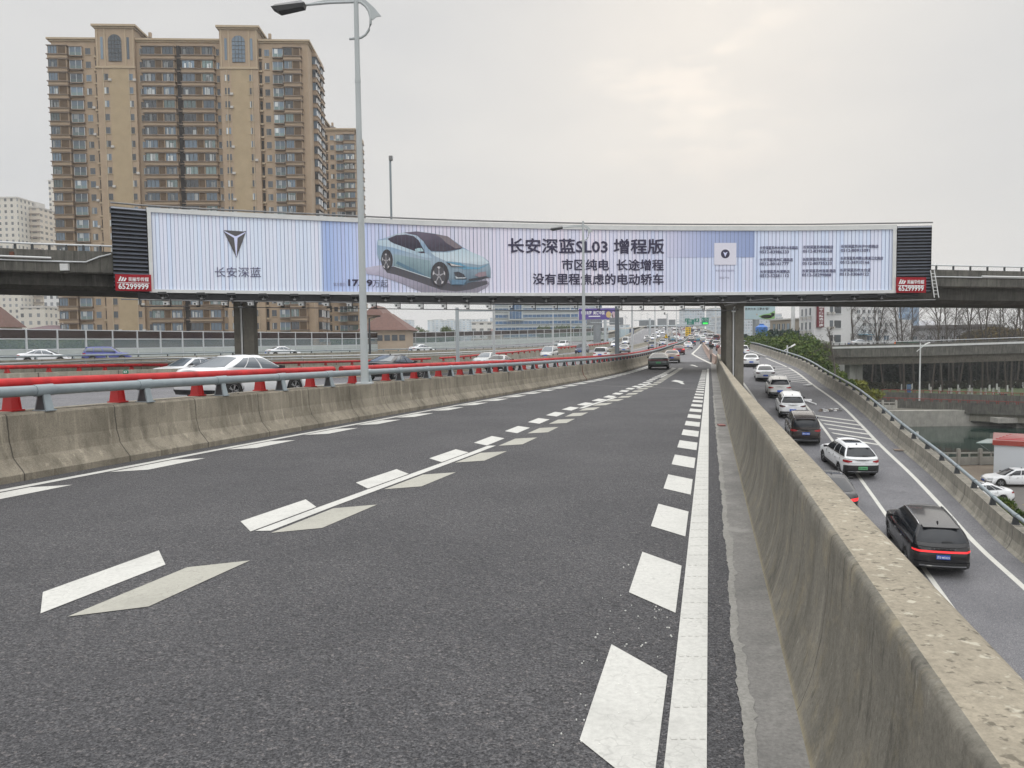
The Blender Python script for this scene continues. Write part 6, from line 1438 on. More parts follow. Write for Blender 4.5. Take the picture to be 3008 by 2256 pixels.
        if side:
            for (u0, u1, v0, v1) in U['sidebay']:
                q = MB(); fc.box(q, u0, u1, v0, v1, zc-1.0, zc-.82, M_SLAB); fc.box(q, u0, u1-.3, v0+.2, v1-.2, zc-.82, zc+.9, random.choice([M_WIN, M_WINB])); fc.box(q, u0, u1, v0, v1, zc+.9, zc+1.1, M_SLAB)
                fc.box(q, u0, u1-.15, v0+.1, v1-.1, zc+1.1, zc+fh-1.0, M_TAN)
                for k in (.33, .66): fc.box(q, u1-.3, u1-.22, v0+(v1-v0)*k-.05, v0+(v1-v0)*k+.05, zc-.82, zc+.9, M_PALE)
                if nb < 100: q.build('balcony', t)
                else: restb.merge(q)
                nb += 1
    if rest.v: rest.build('window', t, kind='stuff')
    if restb.v: restb.build('balcony', t, kind='stuff')
    return t
sc_ = .04136
def uu(x): return (x-262)*sc_
UA = dict(w=uu(1612)+1.5, tower=[(uu(520), uu(725)), (uu(1178), uu(1382))], panel=[(uu(588), uu(688)), (uu(1237), uu(1333))],
    small=[(uu(455), uu(482), 0, 0), (uu(555), uu(581), .9, 2), (uu(685), uu(711), .9, 2), (uu(741), uu(757), 0, 0), (uu(1152), uu(1168), 0, 0), (uu(1200), uu(1226), .9, 2), (uu(1325), uu(1351), .9, 2), (uu(1412), uu(1438), 0, 0)],
    slit=[(uu(505), uu(519)), (uu(1383), uu(1397))], void=[(uu(938), uu(968))], green=[(uu(377), uu(440)), (uu(1460), uu(1514))],
    bay=[(uu(266), uu(366)), (uu(762), uu(934)), (uu(972), uu(1145)), (uu(1520), uu(1612))],
    bayseg=[(.02, .40, 'w'), (.42, .60, 'b'), (.64, .97, 'w')], bayseg2=[(.04, .50, 'w'), (.55, .95, 'b')], sidebay=[(uu(1612)+1.4, uu(1612)+2.6, -9.5, -4.5), (uu(1612)+1.4, uu(1612)+2.6, -14.5, -11)])
pA = P(141, 113, 170)
tA = apartment(pA[0], pA[1], .055, 'tall tan apartment block with two arched-window towers, left of the lamp post', UA, tz(500, 117, 171.5), 2.95, 28, None)
pB = P(882, 388, 236); sb_ = 2.95/28*1.0
def ub(x): return (x-1560)*236/2230/1.843
UB = dict(w=ub(1912)+.6, tower=[(ub(1640), ub(1765))], panel=[(ub(1660), ub(1700))], small=[(ub(1792), ub(1812), 0, 0), (ub(1727), ub(1747), .9, 2)], slit=[(ub(1766), ub(1779))], void=[], green=[(ub(1825), ub(1866))],
    bay=[(ub(1868), ub(1926))], bayseg=[(.04, .48, 'w'), (.5, .95, 'b')], bayseg2=[(.04, .48, 'w'), (.5, .96, 'w')], sidebay=[(ub(1912)+.5, ub(1912)+1.6, -9, -3.5), (ub(1912)+.5, ub(1912)+1.6, -13.5, -10.5)])
pB = P(1552/1.843, 388, 236)
apartment(pB[0], pB[1], .03, 'tan apartment block behind, crossed by the tall lamp post', UB, tz(1000, 378, 236), 2.95, 22, None)

# ---- distant towers with window grids in the wall material
def gridfac(name, wall, glass, du, dz, wu=.5, wz=.5, off=0.):
    if name in MATS: return MATS[name]
    m, n, l, b = nmat(name); uv = n.new('ShaderNodeUVMap').outputs[0]; sx = n.new('ShaderNodeSeparateXYZ'); l.new(uv, sx.inputs[0])
    def cell(o, d, w):
        q = n.new('ShaderNodeMath'); q.operation = 'DIVIDE'; q.inputs[1].default_value = d; l.new(o, q.inputs[0]); f = n.new('ShaderNodeMath'); f.operation = 'FRACT'; l.new(q.outputs[0], f.inputs[0])
        g = n.new('ShaderNodeMath'); g.operation = 'LESS_THAN'; g.inputs[1].default_value = w; l.new(f.outputs[0], g.inputs[0]); return g.outputs[0], q.outputs[0]
    a, qa = cell(sx.outputs[0], du, wu); c, qc = cell(sx.outputs[1], dz, wz)
    mu = n.new('ShaderNodeMath'); mu.operation = 'MULTIPLY'; l.new(a, mu.inputs[0]); l.new(c, mu.inputs[1])
    fa = n.new('ShaderNodeMath'); fa.operation = 'FLOOR'; l.new(qa, fa.inputs[0]); fb = n.new('ShaderNodeMath'); fb.operation = 'FLOOR'; l.new(qc, fb.inputs[0]); cv = n.new('ShaderNodeCombineXYZ'); l.new(fa.outputs[0], cv.inputs[0]); l.new(fb.outputs[0], cv.inputs[1])
    wn = n.new('ShaderNodeTexWhiteNoise'); l.new(cv.outputs[0], wn.inputs[0]); r = ramp(n, [(0, tuple(v*.5 for v in glass)), (1, tuple(v*1.6 for v in glass))]); l.new(wn.outputs['Value'], r.inputs[0])
    l.new(mixc(n, l, wall, r.outputs[0], mu.outputs[0]), b.inputs['Base Color']); b.inputs['Roughness'].default_value = .6
    return m
def block_b(mb, x, y, ang, w, dp, z0, z1, m, mtop):
    c, s = math.cos(ang), math.sin(ang); q = [(x, y), (x+w*c, y+w*s), (x+w*c-dp*s, y+w*s+dp*c), (x-dp*s, y+dp*c)]; u = 0; Z = z1-z0
    for i in range(4):
        a, b_ = q[i], q[(i+1) % 4]; L = math.hypot(b_[0]-a[0], b_[1]-a[1]); mb.add([(a[0], a[1], z0), (b_[0], b_[1], z0), (b_[0], b_[1], z1), (a[0], a[1], z1)], [(0, 1, 2, 3)], m, uvs=[(u, 0), (u+L, 0), (u+L, Z), (u, Z)]); u += round(L)
    mb.add([(a[0], a[1], z1) for a in q], [(0, 1, 2, 3)], mtop)
def tower(px0, px1, pyt, d, m, label, dp=14, z0=-10.8, ang=0., crown=0, cat='building', name='tower_block'):
    a, b = P(px0, pyt, d), P(px1, pyt, d); t = thing(name, label, cat, (a[0], a[1], z0)); zt = a[2]; w = b[0]-a[0]
    mb = MB(); block_b(mb, a[0], a[1], ang, w, dp, z0, zt, m, M_CONCR); mb.build('wall', t)
    mb = MB(); mb.box((a[0]+w/2, a[1]+dp/2, zt+.4), (w+.5, dp+.5, .8), M_CONCR)
    if crown: mb.box((a[0]+w*.5, a[1]+dp/2, zt+.8+crown/2), (w*.5, dp*.5, crown), M_CONCR)
    mb.build('roof', t); return t
G1 = gridfac('pale_tower_grid', (.58, .55, .49), (.16, .17, .18), 3.2, 3.0, .38, .5); G2 = gridfac('cream_tower_grid', (.56, .50, .42), (.20, .19, .18), 4.2, 3.0, .55, .45); G4 = gridfac('grey_tower_grid', (.42, .46, .50), (.22, .28, .34), 3.0, 3.4, .6, .55)
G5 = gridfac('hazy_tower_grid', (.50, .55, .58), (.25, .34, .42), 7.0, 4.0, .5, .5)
def banded(px0, px1, pyt, d, label, ang=0.):
    t = tower(px0, px1, pyt, d, G2, label, 14, ang=ang, crown=3); a, b = P(px0, pyt, d), P(px1, pyt, d); mb = MB(); z = a[2]-3
    while z > -8: mb.box(((a[0]+b[0])/2, a[1]-.3, z), (b[0]-a[0]+1.2, .9, .35), M_SLAB2); z -= 3.1
    mb.build('balcony', t, kind='stuff')
M_SLAB2 = mat('slab_brownish', (.26, .21, .18), .8)
tower(-80, 50, 584, 390, G1, 'pale tower block at the far left edge behind the overpass', 18); banded(46, 114, 612, 400, 'cream banded tower block beside the pale tower at far left'); tower(142, 200, 533, 420, G1, 'slim pale tower half hidden behind the tall tan block', 14)
tower(60, 130, 905, 300, G1, 'pale block seen under the overpass at the left, wider one', 12); tower(128, 182, 840, 330, gridfac('white_tower_grid', (.62, .62, .62), (.13, .14, .15), 2.6, 3.0, .45, .5), 'white block with many dark windows seen under the overpass', 14)
# small brown-roofed houses
def house(px0, px1, py_eave, py_ridge, d, wallm, roofm, label, z0=-10.8, dp=16, wins=0):
    a, b = P(px0, py_eave, d), P(px1, py_eave, d); t = thing('house', label, 'house', (a[0], a[1], z0)); w = b[0]-a[0]; ze_ = a[2]; zr2 = tz(px0, py_ridge, d)
    mb = MB(); mb.box((a[0]+w/2, a[1]+dp/2, (ze_+z0)/2), (w, dp, ze_-z0), wallm); mb.build('wall', t)
    mb = MB(); o = .8; i = min(w, dp)*.45; mb.hexa([(a[0]-o, a[1]-o, ze_), (a[0]+w+o, a[1]-o, ze_), (a[0]+w+o, a[1]+dp+o, ze_), (a[0]-o, a[1]+dp+o, ze_)], [(a[0]+i, a[1]+i, zr2), (a[0]+w-i, a[1]+i, zr2), (a[0]+w-i, a[1]+dp-i, zr2), (a[0]+i, a[1]+dp-i, zr2)], roofm); mb.build('roof', t)
    for k in range(wins): q = MB(); u = a[0]+w*(k+.5)/wins; q.box((u, a[1]-.03, ze_-1.6), (1.2, .1, 1.2), M_WIN); q.build('window', t)
    return t
M_HW = mat('house_wall_tan', (.40, .32, .24), .85, var=.1, vs=.4); M_MAU = mat('roof_mauve', (.16, .11, .12), .85, var=.15, vs=.5)
house(1060, 1192, 971, 918, 160, M_HW, M_ROOFB, 'tan house with brown hipped roof right of the second tan block', wins=6)
house(1075, 1120, 926, 895, 172, M_HW, M_ROOFB, 'upper storey turret of the hipped roof house'); house(-90, 12, 962, 900, 190, M_HW, M_ROOFB, 'tan house with brown pitched roof at the left edge', wins=3, dp=7)
house(30, 186, 976, 955, 170, M_HW, M_MAU, 'low mauve roofed house behind the sound barrier at left'); house(186, 880, 1000, 985, 150, mat('shop_brown', (.12, .075, .05), .8, var=.3, vs=.3), M_MAU, 'long low brown shop building behind the sound barrier', dp=10)
house(1432, 1478, 977, 964, 330, M_HW, mat('roof_red', (.25, .06, .05), .8), 'small house with red roof in front of the blue office block'); 
a = P(1390, 950, 420); 
G3m = gridfac('white_block_grid', (.66, .65, .62), (.16, .17, .17), 4.4, 3.6, .5, .42); tower(1386, 1452, 949, 430, G3m, 'white five storey block left of the blue office block', 20)
mb = MB(); wv = [on(1372, 1008, lambda y: -1.), on(1620, 1000, lambda y: -1.)]
a, b = P(1384, 993, 215), P(1640, 990, 330); mb.hexa([(a[0], a[1], -10), (b[0], b[1], -10), (b[0], b[1]+.5, -10), (a[0], a[1]+.5, -10)], [(a[0], a[1], 2.3), (b[0], b[1], 3.0), (b[0], b[1]+.5, 3.0), (a[0], a[1]+.5, 2.3)], mat('cream_wall', (.55, .49, .40), .8, var=.06, vs=.2)); tag(mb.build('site_wall'), 'long cream wall seen through the sound barrier panes', 'wall')
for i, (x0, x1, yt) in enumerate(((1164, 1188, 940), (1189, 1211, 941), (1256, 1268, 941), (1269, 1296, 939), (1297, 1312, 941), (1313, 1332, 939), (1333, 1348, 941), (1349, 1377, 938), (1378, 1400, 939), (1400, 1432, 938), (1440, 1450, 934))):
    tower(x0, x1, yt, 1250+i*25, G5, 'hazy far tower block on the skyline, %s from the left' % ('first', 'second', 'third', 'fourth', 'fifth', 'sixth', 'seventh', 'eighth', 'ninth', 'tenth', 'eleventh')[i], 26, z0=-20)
# blue office block with bands
a, b = P(1452, 893, 330), P(1748, 893, 331); t = thing('office_building', 'wide office block with blue glass bands behind the expressway', 'office building', (a[0], a[1], -10.8)); an = math.atan2(b[1]-a[1], b[0]-a[0]); fc = Fac(a[0], a[1], an); Wd = math.hypot(b[0]-a[0], b[1]-a[1])
M_OFB = mat('office_blue_glass', (.035, .11, .23), .12, spec=.8, var=.5, vs=.35); M_OFW = mat('office_white_band', (.52, .56, .57), .6); mb = MB(); fc.box(mb, 0, Wd, -25, 0, -10.8, 26, M_OFW); mb.build('wall', t)
for k in range(14):
    z = 24-k*2.78; q = MB(); fc.box(q, .4, Wd-.3, 0, .05, z-1.25, z, M_OFB); fc.box(q, 0, Wd, 0, .5, z-1.5, z-1.3, M_OFW)
    for i in range(0, 24): fc.box(q, Wd*i/24-.05, Wd*i/24+.05, .05, .12, z-1.25, z, M_OFW)
    q.build('window', t)
mb = MB(); u0 = (1493-1452)*330/2230; u1 = u0+5.9*1.05; fc.box(mb, u0, u1, .0, 1.6, tz(1500, 941, 330), 22, M_OFW); mb.build('bay_frame', t); mb = MB(); fc.box(mb, u0+.5, u1-.5, 1.6, 1.7, tz(1500, 941, 330)+.6, 18, M_OFB)
for k in range(1, 4): fc.box(mb, u0+(u1-u0)*k/4-.05, u0+(u1-u0)*k/4+.05, 1.7, 1.78, tz(1500, 941, 330)+.6, 18, M_OFW)
mb.build('bay_window', t)
tower(1745, 1768, 893, 340, gridfac('dark_glass_grid', (.10, .17, .26), (.05, .09, .15), 3, 3, .7, .7), 'dark blue glass tower edge beside the purple advertisement', 14)
# adverts
def advert(x0, y0, x1, y1, d, m, label, txt, colp, pole):
    a, c = P(x0, y0, d), P(x1, y1, d); t = thing('advertising_board', label, 'billboard', ((a[0]+c[0])/2, a[1], -10.8)); mb = MB(); mb.box(((a[0]+c[0])/2, a[1]+.6, (a[2]+c[2])/2), (c[0]-a[0], 1.2, a[2]-c[2]), M_PALE)
    mb.box(((a[0]+c[0])/2, a[1]-.05, (a[2]+c[2])/2), (c[0]-a[0]-.3, .1, a[2]-c[2]-.3), m); b = mb.build('board', t); W = c[0]-a[0]; Hh = a[2]-c[2]
    mb = MB()
    for (s_, fx_, fy_, w_, h_, mm_) in txt: text_on(mb, s_, lambda u, v, fx_=fx_, fy_=fy_: (a[0]+W*fx_+u, a[1]-.13, c[2]+Hh*fy_+v), mm_, 1, .02, w=W*w_, h=Hh*h_)
    for (pts, mm_) in colp: mb.poly([(a[0]+W*u, a[1]-.12, c[2]+Hh*v) for u, v in pts], mm_)
    if mb.v: mb.build('lettering', b)
    mb = MB(); q = P(pole, y1, d); mb.tube([(q[0], a[1]+.6, -10.8), (q[0], a[1]+.6, c[2])], 1.0, M_SIGNB, 12); mb.build('pole', t)
M_PUR = mat('advert_purple', (.10, .06, .30), .5, var=.3, vs=.2); M_GLD = mat('advert_gold', (.62, .45, .20), .6); M_PNK = mat('advert_pink', (.55, .40, .45), .6)
elp = lambda cx, cy, rx, ry: [(cx+rx*math.cos(2*math.pi*k/14), cy+ry*math.sin(2*math.pi*k/14)) for k in range(14)]
advert(1699, 905, 1810, 940, 200, M_PUR, 'purple advertising board with white characters, behind the lamp posts', [('明月有梦', .07, .45, .28, .3, M_SWH), ('美满中国', .39, .45, .30, .3, M_SWH)], [([(.27, .28), (.58, .28), (.58, .36), (.27, .36)], M_SWH), (elp(.80, .45, .07, .26), M_GLD), (elp(.93, .4, .05, .3), M_PNK), (elp(.88, .3, .03, .25), M_SWH)], 1755)
mb = MB(); q0, q1 = P(1699, 940, 201), P(1716, 948, 201); 
M_ADB = mat('advert_sky', (.36, .48, .52), .5, var=.1, vs=.1); M_ADG = mat('advert_green', (.20, .42, .12), .6, var=.2, vs=.2); M_ADO = mat('advert_clay', (.50, .27, .12), .6, var=.3, vs=.5)
advert(2187, 898, 2278, 938, 235, M_ADB, 'pale blue advertising board with green hill picture right of the pier', [('苏州大米 江南水"稻"', .02, .66, .78, .20, M_TRIM)], [([(.45, .25), (.62, .36), (.80, .42), (.98, .62), (.98, .05), (.70, .02), (.55, .1)], M_ADG), (elp(.72, .2, .2, .13), M_ADO), ([(.86, .2), (.97, .2), (.97, .46), (.86, .46)], M_SWH), (elp(.40, .36, .015, .06), M_ADO)], 2223)
# towers near the crest and behind the signs
for x0, x1, yt, d, lab in ((2012, 2070, 907, 900, 'broad pale grey tower behind the green signs'), (2096, 2132, 906, 800, 'pale grey tower just left of the concrete pier'), (2168, 2300, 935, 900, 'long pale blue grey block behind the pale blue advert'), (2260, 2296, 923, 1000, 'far hazy tower right of the pale blue advert'), (2119, 2130, 932, 600, 'narrow white tower close to the pier')):
    tower(x0, x1, yt, d, G4, lab, 30, z0=-15)
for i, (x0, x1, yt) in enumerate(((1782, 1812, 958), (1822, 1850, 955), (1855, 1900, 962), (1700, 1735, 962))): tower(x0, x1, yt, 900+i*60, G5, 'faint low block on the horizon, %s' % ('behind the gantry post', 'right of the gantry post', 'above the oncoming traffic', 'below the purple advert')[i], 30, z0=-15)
# far viaduct at left of the crest
mb = MB(); mb.sweep([P(x, y, d) for x, y, d in ((1775, 985, 420), (1830, 974, 430), (1880, 966, 445), (1930, 962, 470), (1990, 960, 520))], [(0, 0), (0, -2.2), (8, -2.2), (8, 0), (7.5, 1), (.5, 1)], M_RAMPW); tag(mb.build('far_viaduct'), 'distant viaduct rising to the left of the crest', 'viaduct')
# blue truck-like container wall and tank
M_BLU = mat('tank_blue', (.04, .16, .48), .5); q = P(2237, 982, 160); t = thing('water_tank', 'bright blue water tank behind the evergreen trees', 'tank', (q[0], q[1], -10.8)); mb = MB(); mb.tube([(q[0], q[1], -10.8), (q[0], q[1], tz(2237, 961, 160))], 1.25, M_BLU, 16); mb.tube([(q[0], q[1], tz(2237, 961, 160)), (q[0], q[1], tz(2237, 955, 160))], [1.25, .6], M_BLU, 16); mb.tube([(q[0], q[1], tz(2237, 955, 160)), (q[0], q[1], tz(2237, 951, 160))], .5, M_BLU, 12); mb.build('tank_body', t)
q0, q1 = P(1820, 967, 330), P(1845, 1003, 330); mb = MB(); mb.box(((q0[0]+q1[0])/2, q0[1], (q0[2]+q1[2])/2), (q1[0]-q0[0], 8, q0[2]-q1[2]), mat('hoarding_pale', (.45, .55, .60), .6)); mb.box((q1[0]+1, q0[1]-.1, (q0[2]+q1[2])/2), (2, 8, q0[2]-q1[2]), mat('hoarding_navy', (.05, .07, .14), .6)); tag(mb.build('site_hoarding'), 'pale blue and navy site hoarding beyond the white oncoming van', 'hoarding')
# tan low building right
def opening_grid(t, fc, u0, du, nu, z0, dz, nz_, w, h, m, v=.02, sill=M_CORN, skip=()):
    for j in range(nz_):
        for i in range(nu):
            if (i, j) in skip: continue
            q = MB(); u = u0+i*du; z = z0-j*dz; tile(q, fc, u-w/2, u+w/2, v, z-h/2, z+h/2, m); fc.box(q, u-w/2-.1, u+w/2+.1, 0, v+.15, z-h/2-.15, z-h/2, sill); fc.box(q, u-.05, u+.05, v, v+.05, z-h/2, z+h/2, M_PALE); q.build('window', t)
a, b = P(2262, 942, 215), P(2352, 942, 200); an = math.atan2(b[1]-a[1], b[0]-a[0]); fc = Fac(a[0], a[1], an); Wd = math.hypot(b[0]-a[0], b[1]-a[1])
t = thing('low_building', 'low grey brown building with paired windows behind the evergreens', 'building', (a[0], a[1], -10.8)); mb = MB(); fc.box(mb, 0, Wd, -12, 0, -10.8, a[2], mat('wall_greybrown', (.30, .26, .21), .85, var=.08, vs=.3)); mb.build('wall', t); mb = MB(); fc.box(mb, -.3, Wd+.3, -12.3, .3, a[2], a[2]+.35, M_CONCR); mb.build('roof', t)
opening_grid(t, fc, 2.2, 2.4, 4, tz(2280, 960, 210), 4, 1, 1.3, 1.6, M_WINB, sill=M_PALE)
# hotel
a, c, b = P(2348, 893, 168), P(2392, 893, 156), P(2500, 893, 162); t = thing('hotel', 'white hotel with vertical dark red sign and air conditioners', 'hotel', (c[0], c[1], -10.8))
M_WHT = mat('hotel_white', (.62, .62, .62), .8, var=.05, vs=.3); zt = 9.5; fl = Fac(a[0], a[1], math.atan2(c[1]-a[1], c[0]-a[0])); fr_ = Fac(c[0], c[1], math.atan2(b[1]-c[1], b[0]-c[0])); Wl = math.hypot(c[0]-a[0], c[1]-a[1]); Wr = math.hypot(b[0]-c[0], b[1]-c[1])
mb = MB(); fp_ = [(a[0], a[1]), (c[0], c[1]), (b[0], b[1]), (b[0]+5, b[1]+12), (a[0]+7, a[1]+16)]; mb.prism([(x, y, -10.8) for x, y in fp_], (0, 0, zt+10.8), M_WHT); mb.build('wall', t)
for j in range(6):
    z = tz(2370, 916, 160)-j*2.95
    for i in range(3): q = MB(); u = Wl*(.22+.27*i); tile(q, fl, u-.7, u+.5, .03, z-.75, z+.75, M_WIN); fl.box(q, u-.85, u+.7, 0, .4, z-.95, z-.78, M_PALE); fl.box(q, u+.1, u+.75, .1, .55, z-1.6, z-1.0, M_CONCR); q.build('window', t)
for j in range(4):
    z = tz(2440, 909, 158)-j*3.05
    for u in (Wr*.46, Wr*.63): q = MB(); w_ = .55 if u < Wr*.5 else 1.1; tile(q, fr_, u-w_, u+w_, .03, z-.8, z+.8, M_WIN); fr_.box(q, u-w_-.1, u+w_+.1, 0, .15, z-.95, z-.8, M_PALE); fr_.box(q, u-w_-.9, u-w_-.3, 0, .5, z-1.0, z-.5, M_CONCR); q.build('window', t)
q = MB(); fr_.box(q, .6, 2.5, .1, .5, tz(2400, 962, 158), zt-1, mat('hotel_sign_red', (.16, .02, .03), .5)); so_ = q.build('sign_board', t); q = MB(); zz = zt-1.2; hh = (zt-1-tz(2400, 962, 158))/7.6
for i, ch in enumerate('尚客优精选酒店'): text_on(q, ch, lambda u, v, i=i: fr_.p(.85+u, .53, zt-1.2-(i+1)*hh+v), M_SWH, 1, .02, w=1.35, h=hh*.8)
q.build('lettering', so_)
# white windowed building behind bare trees
a, b = P(2500, 893, 190), P(2662, 893, 200); an = math.atan2(b[1]-a[1], b[0]-a[0]); fc = Fac(a[0], a[1], an); Wd = math.hypot(b[0]-a[0], b[1]-a[1]); t = thing('white_building', 'white building with rows of small windows behind the bare trees', 'building', (a[0], a[1], -10.8))
mb = MB(); fc.box(mb, 0, Wd*.86, -12, 0, -10.8, 11, M_WHT); fc.box(mb, 0, Wd*1.03, -10, 1.5, -10.8, tz(2600, 938, 190), M_WHT); mb.build('wall', t); opening_grid(t, fc, 2.8, 2.03, 5, tz(2535, 914, 190), 1.75, 2, 1.0, .8, M_WIN, sill=M_PALE)
opening_grid(t, fc, 3.1, 2.07, 6, tz(2535, 953, 188), 1.68, 2, 1.0, .78, M_WIN, v=1.54, sill=M_PALE, skip=((5, 1),)); opening_grid(t, fc, 5.2, 3.2, 3, tz(2535, 993, 188), 3, 1, 1.9, 1.1, M_WINB, v=1.54, sill=M_PALE)
mb = MB(); fc.box(mb, .8, 4.4, 1.5, 3.4, tz(2530, 984, 188), tz(2530, 982, 188), mat('awning_blue', (.10, .32, .45), .6)); mb.build('awning', t)
a, b = P(2655, 966, 205), P(2880, 966, 190); fc = Fac(a[0], a[1], math.atan2(b[1]-a[1], b[0]-a[0])); Wd = math.hypot(b[0]-a[0], b[1]-a[1]); t = thing('shed', 'long grey shed with dark roof edge behind the bare trees', 'building', (a[0], a[1], -10.8))
mb = MB(); fc.box(mb, 0, Wd, -12, 0, -10.8, a[2], mat('shed_grey', (.38, .38, .39), .8, var=.06, vs=.3)); mb.build('wall', t); mb = MB(); fc.box(mb, -.5, Wd+.5, -12.5, .6, a[2], a[2]+.8, mat('shed_roof', (.17, .16, .16), .8)); mb.build('roof', t); opening_grid(t, fc, 3, 3.6, 6, a[2]-2.5, 4, 1, .9, .9, M_WIN, sill=M_PALE)
tower(2640, 2700, 893, 420, gridfac('blue_glass_tower', (.24, .32, .42), (.14, .22, .34), 2.2, 3.2, .7, .7), 'blue grey glass tower behind the bare trees', 20); 
t = house(2700, 2830, 990, 940, 420, mat('pale_shed', (.55, .55, .56), .8), mat('pale_shed_roof', (.5, .5, .52), .8), 'large pale hall behind the bare trees', dp=30)

# ================================================================ low ground, canal, bridges
ZG, ZW = -10.8, -13.2
M_GRD = mat('ground_mixed', (.11, .105, .085), .95, var=.3, vs=.08); M_PAVE = mat('paving_tan', (.27, .22, .17), .9, var=.18, vs=.6, bump=.2, bs=12); M_YARD = mat('yard_asphalt', (.15, .14, .13), .9, var=.15, vs=.4)
M_GRASS = mat('grass_green', (.060, .085, .030), .95, var=.4, vs=1.2, bump=.5, bs=8)
NB = lambda x: 73.5+(x-20)*.01; FB = lambda x: 124-(x-60)*.02
mb = MB(); xs = [-4000, -600, -200, -60, -20, 0, 10, 20, 30, 40, 50, 60, 80, 100, 140, 200, 400, 900, 4000]; rows = []
for x in xs: rows.append([(x, -400, ZG), (x, NB(x)-.6, ZG), (x, NB(x)-.59, ZW-1.5), (x, FB(x)+.6, ZW-1.5), (x, FB(x)+.61, -10.6), (x, 260, -10.6), (x, 900, -12), (x, 7000, -14)])
mb.grid(rows, M_GRD, flip=True); mb.build('ground', kind='structure')
m, n, l, b = nmat('canal_water'); b.inputs['Base Color'].default_value = (.010, .028, .022, 1); b.inputs['Roughness'].default_value = .06; b.inputs['Specular IOR Level'].default_value = .2
g = n.new('ShaderNodeNewGeometry').outputs['Position']; f = noise(n, l, g, 1.3, 4, .6, (1, 2, 1)); bp_ = n.new('ShaderNodeBump'); bp_.inputs['Strength'].default_value = .12; bp_.inputs['Distance'].default_value = .02; l.new(f, bp_.inputs['Height']); l.new(bp_.outputs[0], b.inputs['Normal'])
mb = MB(); mb.grid([[(x, NB(x)-.5, ZW), (x, FB(x)+.5, ZW)] for x in xs[2:-2]], m, flip=True); mb.build('water', kind='structure')
mb = MB(); mb.grid([[(x, NB(x)-.55, ZW-1.4), (x, NB(x)-.25, ZG+.02), (x, NB(x)-.9, ZG+.02)] for x in range(-60, 160, 10)], M_STONE); tag(mb.build('quay_wall'), 'stone quay wall along the near bank of the canal', 'wall')
mb = MB(); mb.grid([[(x, FB(x)+.55, ZW-1.4), (x, FB(x)+.2, -10.55), (x, FB(x)+1.2, -10.55)] for x in range(-60, 160, 10)], M_STONE, flip=True); tag(mb.build('quay_wall'), 'pale stone quay wall on the far bank under the low bridge', 'wall')
mb = MB(); mb.grid([[(x, y, ZG+.006) for x in (22, 40, 60, 90)] for y in (20, 45, 60, 64)], M_YARD); mb.build('yard', kind='structure')
mb = MB(); mb.grid([[(x, y+(1.5*math.sin(x*.4) if y == 63 else 0), ZG+.012) for x in (24, 30, 36, 42, 48, 54, 60, 90)] for y in (63, 68, 72.6)], M_PAVE); mb.build('pavement', kind='structure')
mb = MB(); mb.grid([[(x, y, -10.6+.01+(y-140)*.006) for x in range(40, 240, 20)] for y in (138, 150, 165, 180, 230)], M_GRASS); mb.build('lawn', kind='structure')
mb = MB(); mb.quad((37.5, 55.2, ZG+.02), (50, 50, ZG+.02), (50, 50.15, ZG+.02), (37.5, 55.35, ZG+.02), mat('yellow_line', (.5, .36, .08), .8)); mb.build('yard_marking', kind='structure')
def balustrade(x0, y0, x1, y1, z, nb_, label, hgt=1.35):
    t = thing('stone_balustrade', label, 'balustrade', (x0, y0, z)); a = Vector((x0, y0, z)); b = Vector((x1, y1, z)); rz = math.atan2(y1-y0, x1-x0); L = (b-a).length/nb_
    for i in range(nb_+1):
        c = a.lerp(b, i/nb_); q = MB(); q.box((c.x, c.y, z+hgt/2+.08), (.30, .30, hgt+.16), M_STONE, rz=rz); q.box((c.x, c.y, z+hgt+.2), (.24, .24, .1), M_STONE, rz=rz); q.build('post', t)
        if i < nb_:
            c = a.lerp(b, (i+.5)/nb_); q = MB(); q.box((c.x, c.y, z+.42), (L-.3, .14, .72), M_STONE, rz=rz); q.box((c.x, c.y, z+hgt-.18), (L-.3, .15, .14), M_STONE, rz=rz); q.box((c.x, c.y, z+.95), (.14, .12, .30), M_STONE, rz=rz); q.build('panel', t)
    return t
balustrade(24, NB(24)-.9, 60, NB(60)-.9, ZG, 17, 'near stone balustrade along the canal behind the parked cars')
a, b = P(2556, 1206, 128), P(2632, 1210, 126); balustrade(a[0]-9, a[1], b[0], b[1], -10.5, 6, 'far stone balustrade left of the low bridge')
# sunken pipe or shoal seen through the water
mb = MB(); mb.tube([P(2695, 1300, 88)*[1, 1, 0]+[0, 0, ZW-.05], P(2800, 1310, 84)*[1, 1, 0]+[0, 0, ZW-.08], P(2930, 1335, 79)*[1, 1, 0]+[0, 0, ZW-.05]], [.5, .6, .6], mat('wet_stone', (.10, .12, .08), .5), 10); tag(mb.build('shoal'), 'pale submerged bank line crossing the green canal water', 'shoal')
# low bridge with red rails
bt2 = thing('low_bridge', 'low concrete bridge with red rails over the green canal', 'bridge', P(2820, 1180, 125))
a, b = P(2560, 1167, 133), P(3300, 1206, 112); b = a+(b-a)*1.9; pa = [a+(b-a)*i/12 for i in range(13)]
zt = -9.35
mb = MB(); mb.sweep([(p[0], p[1], zt) for p in pa], [(0, 0), (0, -1.7), (.8, -1.75), (.8, -3.2), (7, -3.2), (8, -1.0), (8.1, .9), (7.8, .9), (7.8, -1.), (.3, -1.0), (.3, 0)], M_DECK); mb.build('deck', bt2)
mb = MB(); mb.sweep([(p[0], p[1]+.7, zt-1.75) for p in pa], [(0, 0), (0, -1.2), (.4, -1.2), (.4, 0)], concrete('girder_pale', (.34, .32, .27), (.22, .21, .18), .4, pits=False)); mb.build('girder', bt2)
M_DRED = mat('old_red_paint', (.22, .03, .025), .7, var=.3, vs=2)
